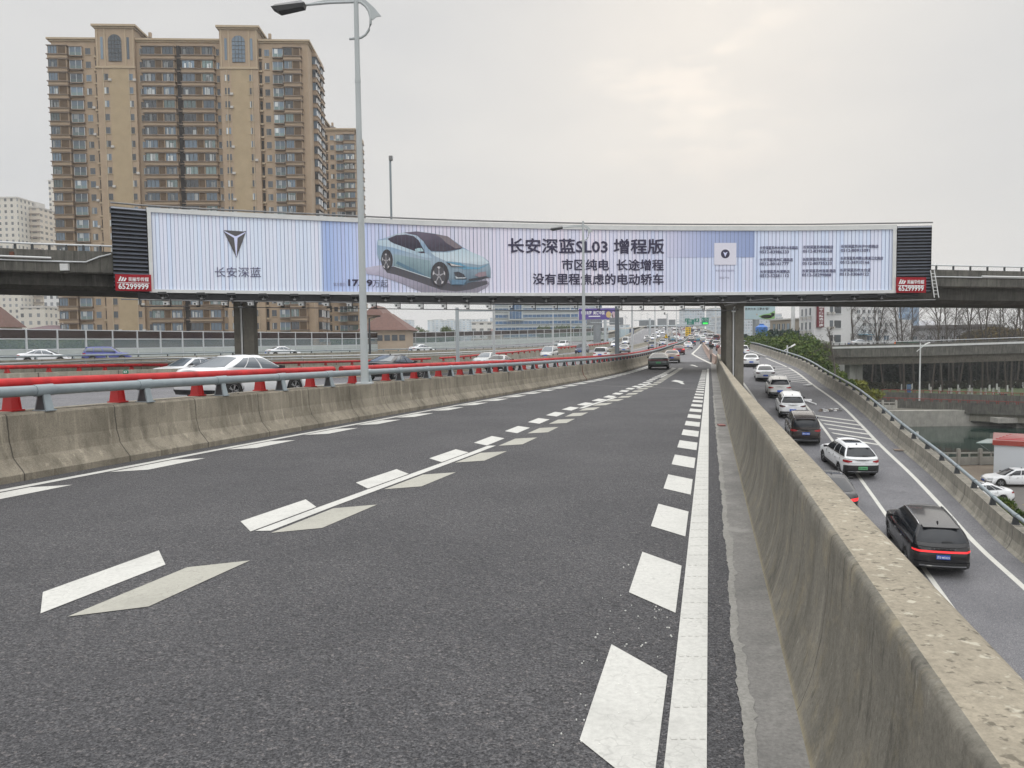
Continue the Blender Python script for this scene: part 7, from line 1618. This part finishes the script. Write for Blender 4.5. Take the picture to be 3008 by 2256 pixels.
for off, h0 in ((0.12, .0), (7.95, .9)):
    mb = MB(); nrm = Vector((-(b-a)[1], (b-a)[0], 0)).normalized(); mb.tube([(p[0]+nrm.x*off, p[1]+nrm.y*off, zt+h0+.42) for p in pa], .055, M_DRED, 6)
    for i in range(49):
        p = a+(b-a)*i/49
        for s in (-.15, .15): mb.box((p[0]+nrm.x*off+s, p[1]+nrm.y*off, zt+h0+.2), (.07, .10, .40), M_DRED)
    mb.build('red_rail', bt2)
q = P(2965, 1235, 120); mb = MB(); mb.box((q[0]+.5, q[1]+1.5, -11.9), (4.0, 2, .8), M_STONE); mb.box((q[0]+4.5, q[1]+2.5, -12.6), (5, 2.5, 1.8), M_STONE); tag(mb.build('bridge_pier'), 'pale stained pier cap under the right end of the low bridge', 'pier')
# flyover behind
fo_ = thing('flyover', 'grey concrete flyover with white stripe crossing in front of the bare trees', 'flyover', P(2700, 1040, 150))
fp = [P(x, 1000, d) for x, d in ((2150, 176), (2200, 170), (2300, 161), (2400, 155), (2500, 151), (2700, 147), (2900, 144), (3100, 141), (3400, 138), (4000, 134), (4800, 130))]
fz_ = [(-.1), (-.15), (-.2), (-.1), 0, .2, .5, .8, 1.2, 1.8, 2.4]
path = [(p[0], p[1], z) for p, z in zip(fp, fz_)]
mb = MB(); mb.sweep(path, [(0, -.62), (0, -2.42), (.5, -2.5)], M_DECK, cap=False); mb.sweep(path, [(.2, .05), (0, .05), (0, -.25)], M_DECK, cap=False); mb.sweep(path, [(8.5, .05), (8.5, -1.1), (.2, -1.1), (.2, .05)], M_DECK, cap=False); mb.build('parapet', fo_)
mb = MB(); mb.sweep(path, [(.02, -.25), (-.12, -.25), (-.12, -.62), (.02, -.62)], M_ALU, cap=False); mb.build('white_stripe', fo_)
mb = MB(); mb.sweep(path, [(.5, -2.5), (.9, -3.9), (7, -3.9), (8.5, -1.1)], concrete('flyover_girder', (.20, .18, .155), (.12, .11, .095), .6, pits=False), cap=False); mb.build('girder', fo_)
mb = MB(); mb.tube([(p[0], p[1], p[2]+.5) for p in path], .07, M_PALE, 6)
for i in range(len(path)-1):
    for k in range(6): p = Vector(path[i]).lerp(Vector(path[i+1]), k/6); mb.box((p.x, p.y, p.z+.25), (.12, .12, .5), M_GREYD)
mb.build('handrail', fo_)
def fpier(px0, px1, d, label):
    a, b = P(px0, 1000, d), P(px1, 1000, d); t = thing('flyover_pier', label, 'pier', ((a[0]+b[0])/2, a[1], -10.7)); w = (b[0]-a[0])/2-.1; mb = MB()
    mb.box((a[0]+w/2, a[1]+1.2, -7.25), (w, 2.4, 7.1), M_PIER2); mb.box((b[0]-w/2, a[1]+1.4, -7.25), (w, 2.4, 7.1), M_PIER2); mb.box(((a[0]+b[0])/2, a[1]+1.5, -7.25), (w, 2, 7.1), M_PIER2); mb.build('shaft', t)
M_PIER2 = concrete('pier_pale', (.34, .335, .32), (.25, .245, .235), .3, pits=False)
fpier(2497, 2537, 153.5, 'square double shafted pier holding up the flyover'); fpier(3060, 3105, 146, 'next flyover pier just outside the right edge')
# traffic cone, green container, blue notice board, bin
q = P(2630, 1010, 150); t = thing('traffic_cone', 'orange cone standing behind the flyover rail', 'cone', (q[0], q[1], -.9)); mb = MB(); M_ORG = mat('cone_orange', (.75, .18, .04), .6); mb.tube([(q[0], q[1], -.95), (q[0], q[1], .75)], [.45, .08], M_ORG, 10); mb.box((q[0], q[1], -.93), (1, 1, .06), M_ORG); mb.build('cone_body', t)
q0, q1 = P(2640, 1003, 172), P(2700, 1003, 170); mb = MB(); mb.box(((q0[0]+q1[0])/2, q0[1], -1.2), (q1[0]-q0[0], 4, 3.1), mat('container_green', (.05, .11, .07), .7)); tag(mb.build('green_screen'), 'dark green low screen behind the flyover rail', 'screen')
q = P(2670, 1135, 160); t = thing('notice_board', 'blue notice board standing on the lawn between the trunks', 'notice board', (q[0], q[1], -10.6)); mb = MB(); mb.box((q[0], q[1], -9.0), (.85, .1, .95), M_PBL := mat('notice_blue', (.06, .20, .48), .6)); mb.box((q[0], q[1], -10.0), (.85, .1, .8), M_PBL); mb.box((q[0]-.45, q[1], -9.6), (.08, .1, 2.2), M_PALE); mb.box((q[0]+.45, q[1], -9.6), (.08, .1, 2.2), M_PALE)
for k in range(3): mb.box((q[0], q[1]-.07, -8.75-k*.25), (.6, .02, .05), M_SWH)
mb.build('board', t)
q = P(2947, 1160, 140); t = thing('litter_bin', 'dark litter bin on the lawn behind the red rail', 'bin', (q[0], q[1], -10.6)); mb = MB(); mb.box((q[0], q[1], -9.85), (.95, .7, 1.4), M_TRIM); mb.box((q[0], q[1], -9.1), (1.15, .85, .12), M_SLAB); mb.build('bin_body', t)
# booth
a = P(2918, 1400, 66); X0, Y0 = a[0], a[1]; t = thing('booth', 'white cabin with red roof and glass awning at the right edge', 'booth', (X0, Y0, ZG)); zt = tz(2918, 1306, 66); t_booth = t
mb = MB(); mb.box((X0+2.6, Y0+3.0, (ZG+zt)/2), (5.2, 6, zt-ZG), mat('cabin_white', (.60, .63, .66), .6)); mb.build('wall', t)
mb = MB(); M_RROOF = mat('cabin_red', (.34, .055, .04), .6, var=.15, vs=2); mb.hexa([(X0-.12, Y0-.12, zt), (X0+5.4, Y0-.12, zt), (X0+5.4, Y0+6.1, zt), (X0-.12, Y0+6.1, zt)], [(X0-.12, Y0-.12, zt+.42), (X0+5.4, Y0-.12, zt+.42), (X0+5.4, Y0+6.1, zt+.42), (X0-.12, Y0+6.1, zt+.42)], M_RROOF)
mb.hexa([(X0-.1, Y0-.1, zt+.42), (X0+5.4, Y0-.1, zt+.42), (X0+5.4, Y0+6.1, zt+.42), (X0-.1, Y0+6.1, zt+.42)], [(X0+1.6, Y0+2.9, zt+.75), (X0+4.2, Y0+2.9, zt+.75), (X0+4.2, Y0+3.1, zt+.75), (X0+1.6, Y0+3.1, zt+.75)], mat('cabin_roof_sheet', (.36, .13, .12), .5, var=.1, vs=1)); 
for k in range(5): mb.box((X0+2.7, Y0+.4+k*.6, zt+.50+k*.045), (5.2-k*.5, .05, .05), M_SRED)
mb.build('roof', t)
mb = MB(); mb.hexa([(X0-1.35, Y0+.6, zt-.02), (X0-.05, Y0+.6, zt+.02), (X0-.05, Y0+4, zt+.02), (X0-.6, Y0+4, zt-.02)], [(X0-1.35, Y0+.6, zt+.04), (X0-.05, Y0+.6, zt+.1), (X0-.05, Y0+4, zt+.1), (X0-.6, Y0+4, zt+.04)], mat('awning_glass', (.36, .46, .44), .2)); mb.tube([(X0-1.2, Y0+.7, zt), (X0, Y0+.7, zt-.9)], .02, M_STEEL, 5); mb.build('awning', t)
t_booth.rotation_euler = (0, 0, -math.radians(33))
def small_lamp(px, d, zb, ztp, left, label, arm=2.2, up=.9):
    p = P(px, 1000, d); x, y = p[0], p[1]; t = thing('street_lamp', label, 'street lamp', (x, y, zb)); mb = MB(); mb.tube([(x, y, zb), (x, y, ztp)], [.14, .10], M_ALU, 8); mb.build('pole', t); s = -1 if left else 1
    mb = MB(); mb.tube([(x-s*.6, y, ztp-up*1.1-.3), (x, y, ztp-up*.9), (x+s*arm*.8, y, ztp-.1)], .06, M_ALU, 6); mb.build('arm', t)
    mb = MB(); mb.hexa([(x+s*arm*.55, y-.16, ztp-.32), (x+s*arm*1.3, y-.16, ztp+.02), (x+s*arm*1.3, y+.16, ztp+.02), (x+s*arm*.55, y+.16, ztp-.32)], [(x+s*arm*.6, y-.1, ztp-.12), (x+s*arm*1.25, y-.1, ztp+.18), (x+s*arm*1.25, y+.1, ztp+.18), (x+s*arm*.6, y+.1, ztp-.12)], M_LMP); mb.build('lamp_head', t)
small_lamp(2704, 129, -9.35, tz(2704, 1008, 129), False, 'tall white street lamp standing on the low bridge', 1.25, 1.0)
small_lamp(2313, 100, -3, tz(2313, 1014, 100), False, 'small white lamp with raised head behind the ramp rail', .8, .5)
d = 67; p = P(2695, 1270, d); z1 = tz(2695, 1268, d); t = thing('street_lamp', 'short lamp by the canal with its head pointing left', 'street lamp', (p[0], p[1], ZG)); mb = MB(); mb.tube([(p[0], p[1], ZG), (p[0], p[1], z1)], .10, M_ALU, 8); mb.build('pole', t)
mb = MB(); mb.tube([(p[0], p[1], z1-.35), (p[0]-.4, p[1], z1-.22)], .04, M_ALU, 6); mb.hexa([(p[0]-.95, p[1]-.12, z1-.30), (p[0]-.3, p[1]-.12, z1-.35), (p[0]-.3, p[1]+.12, z1-.35), (p[0]-.95, p[1]+.12, z1-.30)], [(p[0]-.9, p[1]-.08, z1-.18), (p[0]-.3, p[1]-.08, z1-.14), (p[0]-.3, p[1]+.08, z1-.14), (p[0]-.9, p[1]+.08, z1-.18)], M_LMP); mb.build('lamp_head', t)
# tall white mast seen between the hotel and the low building
d = 185; p = P(2329, 990, d); mb = MB(); mb.tube([(p[0], p[1], -10.8), (p[0], p[1], 26)], [.55, .35], M_ALU, 10); tag(mb.build('mast'), 'tall white mast in front of the low grey brown building', 'mast')

# ================================================================ vegetation
_t = ['', 'first', 'second', 'third', 'fourth', 'fifth', 'sixth', 'seventh', 'eighth', 'ninth', 'tenth', 'eleventh', 'twelfth', 'thirteenth', 'fourteenth', 'fifteenth', 'sixteenth', 'seventeenth', 'eighteenth', 'nineteenth']
def nth(i):
    if i < 20: return _t[i]
    d_, r_ = divmod(i, 10); w_ = {2: 'twent', 3: 'thirt', 4: 'fort', 5: 'fift'}[d_]
    return w_+'ieth' if r_ == 0 else w_+'y-'+_t[r_]
def leafmat(name, a, b_, c_):
    m, n, l, b = nmat(name); g = n.new('ShaderNodeNewGeometry'); oi = n.new('ShaderNodeObjectInfo')
    r = ramp(n, [(.25, a), (.5, b_), (.75, c_)]); l.new(noise(n, l, g.outputs['Position'], .9, 4), r.inputs[0]); l.new(r.outputs[0], b.inputs['Base Color']); b.inputs['Roughness'].default_value = .75; b.inputs['Specular IOR Level'].default_value = .25
    return m
M_LF1 = leafmat('leaves_evergreen', (.022, .045, .012), (.07, .115, .022), (.18, .20, .04)); M_LF2 = leafmat('leaves_dark', (.005, .009, .007), (.009, .016, .011), (.016, .026, .015)); M_LF3 = leafmat('leaves_yellow', (.09, .11, .02), (.17, .18, .03), (.26, .24, .05)); M_LF4 = leafmat('leaves_olive', (.07, .06, .02), (.15, .11, .035), (.22, .16, .06)); M_LF5 = leafmat('leaves_bluegreen', (.02, .035, .03), (.035, .06, .05), (.06, .09, .07))
M_BARK = mat('bark_grey', (.13, .115, .10), .9, var=.3, vs=3); M_BARKD = mat('bark_dark', (.085, .07, .058), .9, var=.3, vs=3); M_BARKT = mat('bark_darkest', (.045, .04, .036), .9, var=.3, vs=3); M_LIME = mat('lime_wash', (.62, .62, .60), .9, var=.08, vs=4)  # three bark tones, the darkest for the slim lawn trunks
def crown_mesh(rx, rz, nl, leaf, m, seed, lobes=9, low=.15):
    rnd = np.random.RandomState(seed); L = []
    for i in range(lobes):
        a = rnd.uniform(0, 2*math.pi); e = rnd.uniform(-.5, 1); r = rnd.uniform(.25, .72); L.append((rx*r*math.cos(a), rx*r*math.sin(a), rz*(.5+.42*e), rx*rnd.uniform(.30, .52), rz*rnd.uniform(.16, .30)))
    L.append((0, 0, rz*.55, rx*.6, rz*.36)); mb = MB(); V, Fc = [], []
    cnt = nl
    for i in range(cnt):
        lx, ly, lz, lr, lh = L[rnd.randint(len(L))]; v = rnd.normal(size=3); v /= np.linalg.norm(v); q = rnd.uniform(.55, 1.08); c = np.array([lx+v[0]*lr*q, ly+v[1]*lr*q, lz+v[2]*lh*q])
        a = rnd.normal(size=3); a /= np.linalg.norm(a); b_ = np.cross(a, rnd.normal(size=3)); b_ /= np.linalg.norm(b_); s = leaf*rnd.uniform(.5, 1.3); k = len(V)
        V += [c-a*s, c-b_*s*.55, c+a*s, c+b_*s*.55]; Fc.append((k, k+1, k+2, k+3))
    mb.add(V, Fc, m); return mb
def limb_mesh(hh, r, m, seed, n_=5, spread=.35):
    rnd = random.Random(seed); mb = MB(); mb.tube([(0, 0, 0), (rnd.uniform(-.1, .1), 0, hh*.5), (0, 0, hh)], [r, r*.75, r*.4], m, 7)
    for i in range(n_): a = rnd.uniform(0, 6.28); z = hh*rnd.uniform(.45, .85); L = hh*spread; mb.tube([(0, 0, z), (math.cos(a)*L*.5, math.sin(a)*L*.5, z+L*.5), (math.cos(a)*L, math.sin(a)*L, z+L*.8)], [r*.45, r*.3, r*.12], m, 5)
    return mb
TP = {}
def tree(kind, x, y, z, s, label, group, rz=None, cat='tree', name=None, sz=1.):
    """kind -> (name, crown builder, trunk builder)"""
    nm = name or 'tree'; t = thing(nm, label, cat, (x, y, z), rz if rz is not None else random.uniform(0, 6.28), group)
    if kind not in TP:
        cb_, tb_ = KT[kind]; o1 = cb_().build('crown', t, world=False) if cb_ else None; o2 = tb_().build('trunk', t, world=False) if tb_ else None; TP[kind] = (o1, o2)
    else:
        for o in TP[kind]:
            if o is not None: c = o.copy(); COL.objects.link(c); c.parent = t
    t.scale = (s, s, s*sz); return t
def bare(seed, hh=19, r=.17, m=None, lime=0., dens=1.):
    rnd = random.Random(seed); mb = MB(); m = m or M_BARKD
    def br(p, d, L, r, lev):
        n_ = 3 if lev < 2 else 2; pts = [p]; q = p.copy(); dd = d.copy()
        for i in range(n_): dd = (dd+Vector((rnd.uniform(-.1, .1), rnd.uniform(-.1, .1), rnd.uniform(-.02, .08)))).normalized(); q = q+dd*L/n_; pts.append(q.copy())
        mb.tube(pts, [r*(1-.5*i/n_) for i in range(n_+1)], m, 6 if lev == 0 else 4 if lev == 1 else 3, cap=False)
        if lev >= 4: return
        k = {0: int(14*dens), 1: 4, 2: 3, 3: 3}[lev]
        for i in range(k):
            f = (.28+.7*i/k if lev == 0 else rnd.uniform(.25, 1.)); j = min(n_-1, int(f*n_)); p0 = pts[j].lerp(pts[j+1], f*n_-j) if f < 1 else pts[-1]
            a = rnd.uniform(0, 6.28); up_ = rnd.uniform(.9, 1.5) if lev == 0 else rnd.uniform(.5, 1.1); nd = (Vector((math.cos(a), math.sin(a), 0))*.75+dd*up_).normalized()
            LL_ = {0: hh*rnd.uniform(.22, .34)*(1.15-f*.6), 1: L*.5*rnd.uniform(.7, 1.1), 2: L*.55*rnd.uniform(.7, 1.1), 3: L*.6}[lev]
            br(p0, nd, LL_, max(.014, r*(.34 if lev == 0 else .48)), lev+1)
    br(Vector((0, 0, 0)), Vector((rnd.uniform(-.05, .05), 0, 1)), hh, r, 0)
    return mb
KT = {'ever': (lambda: crown_mesh(4.0, 9, 9500, .25, M_LF1, 1, 14), lambda: limb_mesh(6, .2, M_BARK, 1)), 'ever2': (lambda: crown_mesh(3.8, 8, 9000, .24, M_LF1, 5, 15), lambda: limb_mesh(6, .2, M_BARK, 2)), 'blue': (lambda: crown_mesh(4.5, 8, 6000, .4, M_LF5, 8), lambda: limb_mesh(6, .2, M_BARK, 2)),
      'dark': (lambda: crown_mesh(3.2, 9, 4500, .42, M_LF2, 3, 12), lambda: limb_mesh(6, .16, M_BARKD, 3)), 'yellow': (lambda: crown_mesh(2.6, 3.0, 4500, .17, M_LF3, 4, 8), None), 'olive': (lambda: crown_mesh(4.5, 7, 5000, .36, M_LF4, 6, 9), lambda: limb_mesh(4, .2, M_BARKD, 3)), 'shrub': (lambda: crown_mesh(2.2, 3.4, 4500, .16, M_LF1, 9, 8), None),
      'open': (lambda: crown_mesh(3.2, 8.5, 2600, .24, M_LF1, 12, 10), lambda: limb_mesh(8, .16, M_BARK, 7, 9, .45)), 'thin': (lambda: bare(5, 6, .12, M_BARK, dens=.8), None)}
for kk in range(4): KT['bare%d' % kk] = (None, (lambda kk: lambda: bare(20+kk, 21, .20))(kk))
# evergreens beyond the ramp rail
ev = [(2200, 182, 8, 1.0), (2226, 158, 5.2, 1.), (2250, 148, 3.2, .95), (2266, 138, .8, .9), (2292, 134, 2.8, .9), (2318, 130, 3.8, .9), (2345, 126, 4.2, 1.), (2372, 128, 3.6, .9), (2402, 132, 3., .8)]
lab = ['behind the pier edge', 'with a lighter top beside the pier', 'under the pale blue advert', 'nearest to the ramp rail', 'below the blue tank', 'left of the small white lamp', 'just above the small white lamp', 'right of the small white lamp', 'next to the flyover end']
for i, (px, d, top, s) in enumerate(ev):
    p = P(px, 1000, d); zt = tz(px, [985, 983, 985, 1005, 990, 992, 985, 998, 1000][i], d); tree('ever' if i % 2 else 'ever2', p[0], p[1], zt-9.2*s, s, 'bushy evergreen tree %s' % lab[i], 'evergreen trees beyond the ramp', name='evergreen_tree')
for i, (px, d, yt) in enumerate(((2285, 165, 972), (2320, 168, 970), (2160, 210, 985))): p = P(px, 1000, d); tree('blue', p[0], p[1], tz(px, yt, d)-8.5, 1., 'dusky blue green tree %s' % ('left of the tall white mast', 'behind the tall white mast', 'small beyond the right parapet')[i], 'evergreen trees beyond the ramp', name='evergreen_tree')
for i, (px, d, yt) in enumerate(((2345, 114, 1018), (2378, 112, 1030))): p = P(px, 1000, d); tree('open', p[0], p[1], tz(px, yt, d)-8.3, .95, 'open tree with visible grey limbs %s' % ('left one below the flyover end', 'right one below the flyover end', 'low beside the ramp rail')[i], 'open crowned trees by the ramp')
p = P(2455, 1110, 100); tree('thin', p[0], p[1], tz(2455, 1125, 100), 1.15, 'small leafless tree in the gap below the flyover', None, name='bare_tree')
for i, (px, py, d, k, s) in enumerate(((2490, 1150, 98, 'yellow', .95), (2530, 1160, 100, 'yellow', .9), (2440, 1128, 96, 'shrub', .75), (2470, 1142, 95, 'shrub', .8), (2455, 1120, 104, 'shrub', .8))):
    p = P(px, py, d); tree(k, p[0], p[1], p[2]-1.6, s, ('yellow green bush at the foot of the flyover pier, left', 'yellow green bush at the foot of the flyover pier, right', 'dark green shrub against the ramp rail', 'green shrub between ramp rail and yellow bush', 'grey green shrub under the leafless tree')[i], 'shrubs beside the ramp', cat='shrub', name='shrub')
mb = crown_mesh(7, 9, 100, .4, M_LF2, 22)  # (raised planting bed under the shrubs)
bed = MB(); a = P(2560, 1165, 100); bed.hexa([(a[0]-16, a[1]-6, -12), (a[0]+4, a[1]-6, -12), (a[0]+6, a[1]+20, -12), (a[0]-10, a[1]+20, -12)], [(a[0]-15, a[1]-4, a[2]-2.2), (a[0]+1, a[1]-4, a[2]-2.6), (a[0]+2, a[1]+16, a[2]-2.6), (a[0]-9, a[1]+16, a[2]-2.4)], mat('bed_soil', (.05, .055, .03), .95, var=.3, vs=1)); bed.build('embankment', kind='structure')
for i in range(7): x = 30+i*4.0; p = (x, 41.-i*.4+9, ZG); 
for i, (px, py, d) in enumerate(((2935, 1510, 50), (2960, 1530, 47), (2990, 1545, 45), (3015, 1560, 43))): p = P(px, py, d); tree('shrub', p[0], p[1], ZG+.1, .45, 'low dark hedge bush beside the parked white sedan, %s' % ('one', 'two', 'three', 'four')[i], 'hedge bushes behind the ramp rail', cat='shrub', name='shrub')
# row of bare trees above and below the flyover
bx = [2482, 2514, 2560, 2598, 2650, 2658, 2688, 2740, 2772, 2790, 2803, 2820, 2858, 2888, 2908, 2930, 2960, 2972, 2990, 3020]
wh = ['in front of the hotel, left', 'in front of the hotel corner', 'between hotel and white building', 'before the white building windows', 'right edge of the white building, left twin', 'right edge of the white building, right twin', 'in front of the blue grey glass tower', 'with the thickest trunk over the flyover', 'right of the thickest trunk', 'second right of the thickest trunk', 'before the grey shed middle', 'before the grey shed roof end', 'left of the olive bushes', 'over the left olive bush', 'over the middle olive bush', 'with thick trunk over the olive bushes', 'right of the olive bushes', 'near the right photo edge', 'second from the right photo edge', 'at the right photo edge']
for i, px in enumerate(bx):
    d = random.uniform(163, 178); p = P(px, 1000, d); tree('bare%d' % (i % 4), p[0], p[1], -10.6, random.uniform(.92, 1.12)*(1.1 if i in (7, 15) else 1), 'tall leafless tree %s' % wh[i], 'tall leafless trees behind the flyover', name='bare_tree')
# trunks with lime washed feet on the lawn
lx = [213, 315, 415, 590, 645, 780, 1000, 1020, 1130, 1155, 1250, 1280, 1370, 1385, 1500, 1515, 1545, 1600, 1660, 1720, 1770, 1820, 1865, 1890, 1960, 2000, 2060, 2100, 2195]
ly = [1210, 1225, 1230, 1200, 1245, 1238, 1240, 1285, 1290, 1255, 1300, 1300, 1255, 1300, 1300, 1260, 1300, 1215, 1300, 1300, 1255, 1300, 1240, 1290, 1200, 1262, 1300, 1200, 1220]
tm = {}
for i, (a, b_) in enumerate(zip(lx, ly)):
    px, py = 2500+a/4.355, 860+b_/4.355; q = on(px, py, lambda y: -10.58+(y-140)*.006)
    if q[1] < 139: q = P(px, py, 141); q[2] = -10.58
    t = thing('lawn_tree', 'slim trunk with white lime washed foot on the lawn, %s from the left' % nth(i+1), 'tree', q, random.uniform(0, 6), 'lime washed trees under the flyover')
    if not tm:
        mb = MB(); mb.tube([(0, 0, 1.3), (.08, 0, 4), (.0, .1, 9), (.15, 0, 13)], [.09, .08, .06, .03], M_BARKT, 6)
        for k in range(9): an = k*2.1; z = 4.5+k*.9; mb.tube([(0, 0, z), (math.cos(an)*.8, math.sin(an)*.8, z+.9), (math.cos(an)*1.5, math.sin(an)*1.5, z+2.4)], [.03, .02, .01], M_BARKT, 4)
        tm[0] = mb.build('trunk', t, world=False); mb = MB(); mb.tube([(0, 0, 0), (0, 0, 1.35)], [.20, .145], M_LIME, 8); tm[1] = mb.build('lime_washed_foot', t, world=False)
    else:
        for o in tm.values(): c = o.copy(); COL.objects.link(c); c.parent = t
    k = random.uniform(.85, 1.2); t.scale = (k, k, 1)
# dark belt of conifers behind the lawn
k = 0
for row, (d0, dd_) in enumerate(((182, 0), (192, 0))):
    for px in range(2400 if row else 2380, 3060, 24):
        d = d0+random.uniform(-4, 5); p = P(px+random.uniform(-6, 6), 1000, d); k += 1
        if not row: K0 = k
        t = tree('dark', p[0], p[1], -10.7, random.uniform(.85, 1.05), 'dark conifer behind the lawn, %s from the left in its %s row' % (nth(k if not row else k-K0), ('front', 'back')[row]), 'dark conifer belt behind the lawn', name='conifer_tree')
M_HDG = leafmat('hedge_leaves', (.012, .018, .008), (.03, .03, .015), (.06, .045, .03))
mb = MB(); rnd = np.random.RandomState(4); V, Fc = [], []
for i in range(9000):
    x = rnd.uniform(60, 170); y = 172+rnd.uniform(-1.5, 1.5); z = -10.6+rnd.uniform(0, 1.9); a = rnd.normal(size=3)*.2; b_ = rnd.normal(size=3)*.14; c = np.array([x, y, z]); kk = len(V); V += [c-a, c-b_, c+a, c+b_]; Fc.append((kk, kk+1, kk+2, kk+3))
mb.add(V, Fc, M_HDG); o = mb.build('undergrowth', kind='stuff'); tag(o, 'dark low undergrowth between the white trunk feet', 'undergrowth')
for i, (px, yt, s) in enumerate(((2868, 982, .95), (2905, 974, 1.), (2940, 975, 1.), (2972, 975, .95), (3005, 978, 1.))): p = P(px, 1000, 185); tree('olive', p[0], p[1], tz(px, yt, 185)-7*s, s, 'olive brown bushy tree behind the leafless trees, %s' % ('leftmost', 'second from left', 'middle', 'second from right', 'rightmost')[i], 'olive brown trees at the right', name='bushy_tree')
# green belt behind the sound barrier
k = 0
for px in range(-20, 1330, 42):
    d = 124+random.uniform(-3, 5)+px*.085; p = P(px, 1000, d)
    if P(px, 1000, 1)[0]*0 == 0: tree('ever2', p[0], p[1], tz(px, 993+random.uniform(-3, 6)-.006*px, d)-7.4, .85, 'green tree seen through the clear sound barrier panes, %s from the left' % nth((px+20)//42+1), 'green trees behind the sound barrier', name='evergreen_tree')
for i, (px, yt, d) in enumerate(((1240, 973, 300), (1322, 971, 330), (1310, 973, 320), (1600, 972, 300), (1620, 971, 300), (1640, 970, 300), (1660, 969, 300), (1680, 970, 290), (1705, 972, 290), (1728, 973, 290), (1752, 974, 280))):
    p = P(px, 1000, d); tree('ever', p[0], p[1], tz(px, yt, d)-8.6, 1., 'distant dark tree %s' % ('left of the grey gantry post', 'behind the grey gantry post, right', 'behind the grey gantry post, left', 'at the foot of the office block, one', 'at the foot of the office block, two', 'at the foot of the office block, three', 'at the foot of the office block, four', 'at the foot of the office block, five', 'under the purple advert, one', 'under the purple advert, two', 'under the purple advert, three')[i], 'distant trees along the expressway', name='evergreen_tree')
# ================================================================ small things on the road
mb = MB(); q = on(2327, 1182, zr); 
r_ = [on(2366, 1179, zr), on(2397, 1189, zr)]; mb.tube([(p[0], p[1], zr(p[1])+.05) for p in r_], .06, M_SWH, 6); mb.box((r_[0][0]+.2, r_[0][1]+.2, zr(r_[0][1])+.08), (.7, .3, .16), M_SWH); tag(mb.build('broken_trim'), 'broken white strip of car trim lying on the ramp', 'debris')
mb = MB(); rnd = random.Random(3)
for i in range(46):
    px, py = 2408+rnd.gauss(30, 14), 1203+rnd.gauss(2, 3); q = on(px, py, zr); mb.box((q[0], q[1], zr(q[1])+.04), (rnd.uniform(.05, .4), rnd.uniform(.05, .25), .06), rnd.choice([M_TRIM, M_SWH, M_SLAB, M_STEEL]), rz=rnd.uniform(0, 3))
o = mb.build('debris', kind='stuff'); tag(o, 'scattered broken pieces on the ramp asphalt', 'debris')
q = on(2374, 1133, zr); mb = MB(); mb.box((q[0], q[1], zr(q[1])+.06), (.7, .5, .1), M_SWH, rz=.4); tag(mb.build('plastic_sheet'), 'small white scrap beside the hatched lines', 'litter')
q = on(2630, 1321, zr); mb = MB(); mb.box((q[0]+.15, q[1], zr(q[1])+.012), (.5, .9, .02), M_SLAB, rz=-.25); tag(mb.build('drain_grate'), 'rusty drain grate beside the ramp parapet', 'drain')
q = on(2125, 1252, zm); mb = MB(); mb.box((RB(q[1])-.14, q[1], zm(q[1])+.03), (.14, .22, .03), mat('faded_red_plate', (.30, .14, .13), .8)); tag(mb.build('drain_cover'), 'faded red plate in the gutter by the near parapet', 'drain')
# ================================================================ air
def haze():
    m = bpy.data.materials.new('haze'); m.use_nodes = True; n, l = m.node_tree.nodes, m.node_tree.links; n.clear(); o = n.new('ShaderNodeOutputMaterial'); v = n.new('ShaderNodeVolumePrincipled')
    v.inputs['Color'].default_value = (.93, .95, .97, 1); v.inputs['Density'].default_value = .0003; v.inputs['Anisotropy'].default_value = .3; l.new(v.outputs[0], o.inputs['Volume'])
    mb = MB(); mb.box((0, 750, 40), (3400, 2000, 120), m); o = mb.build('haze', kind='stuff')
    return o
if HAZE: haze()
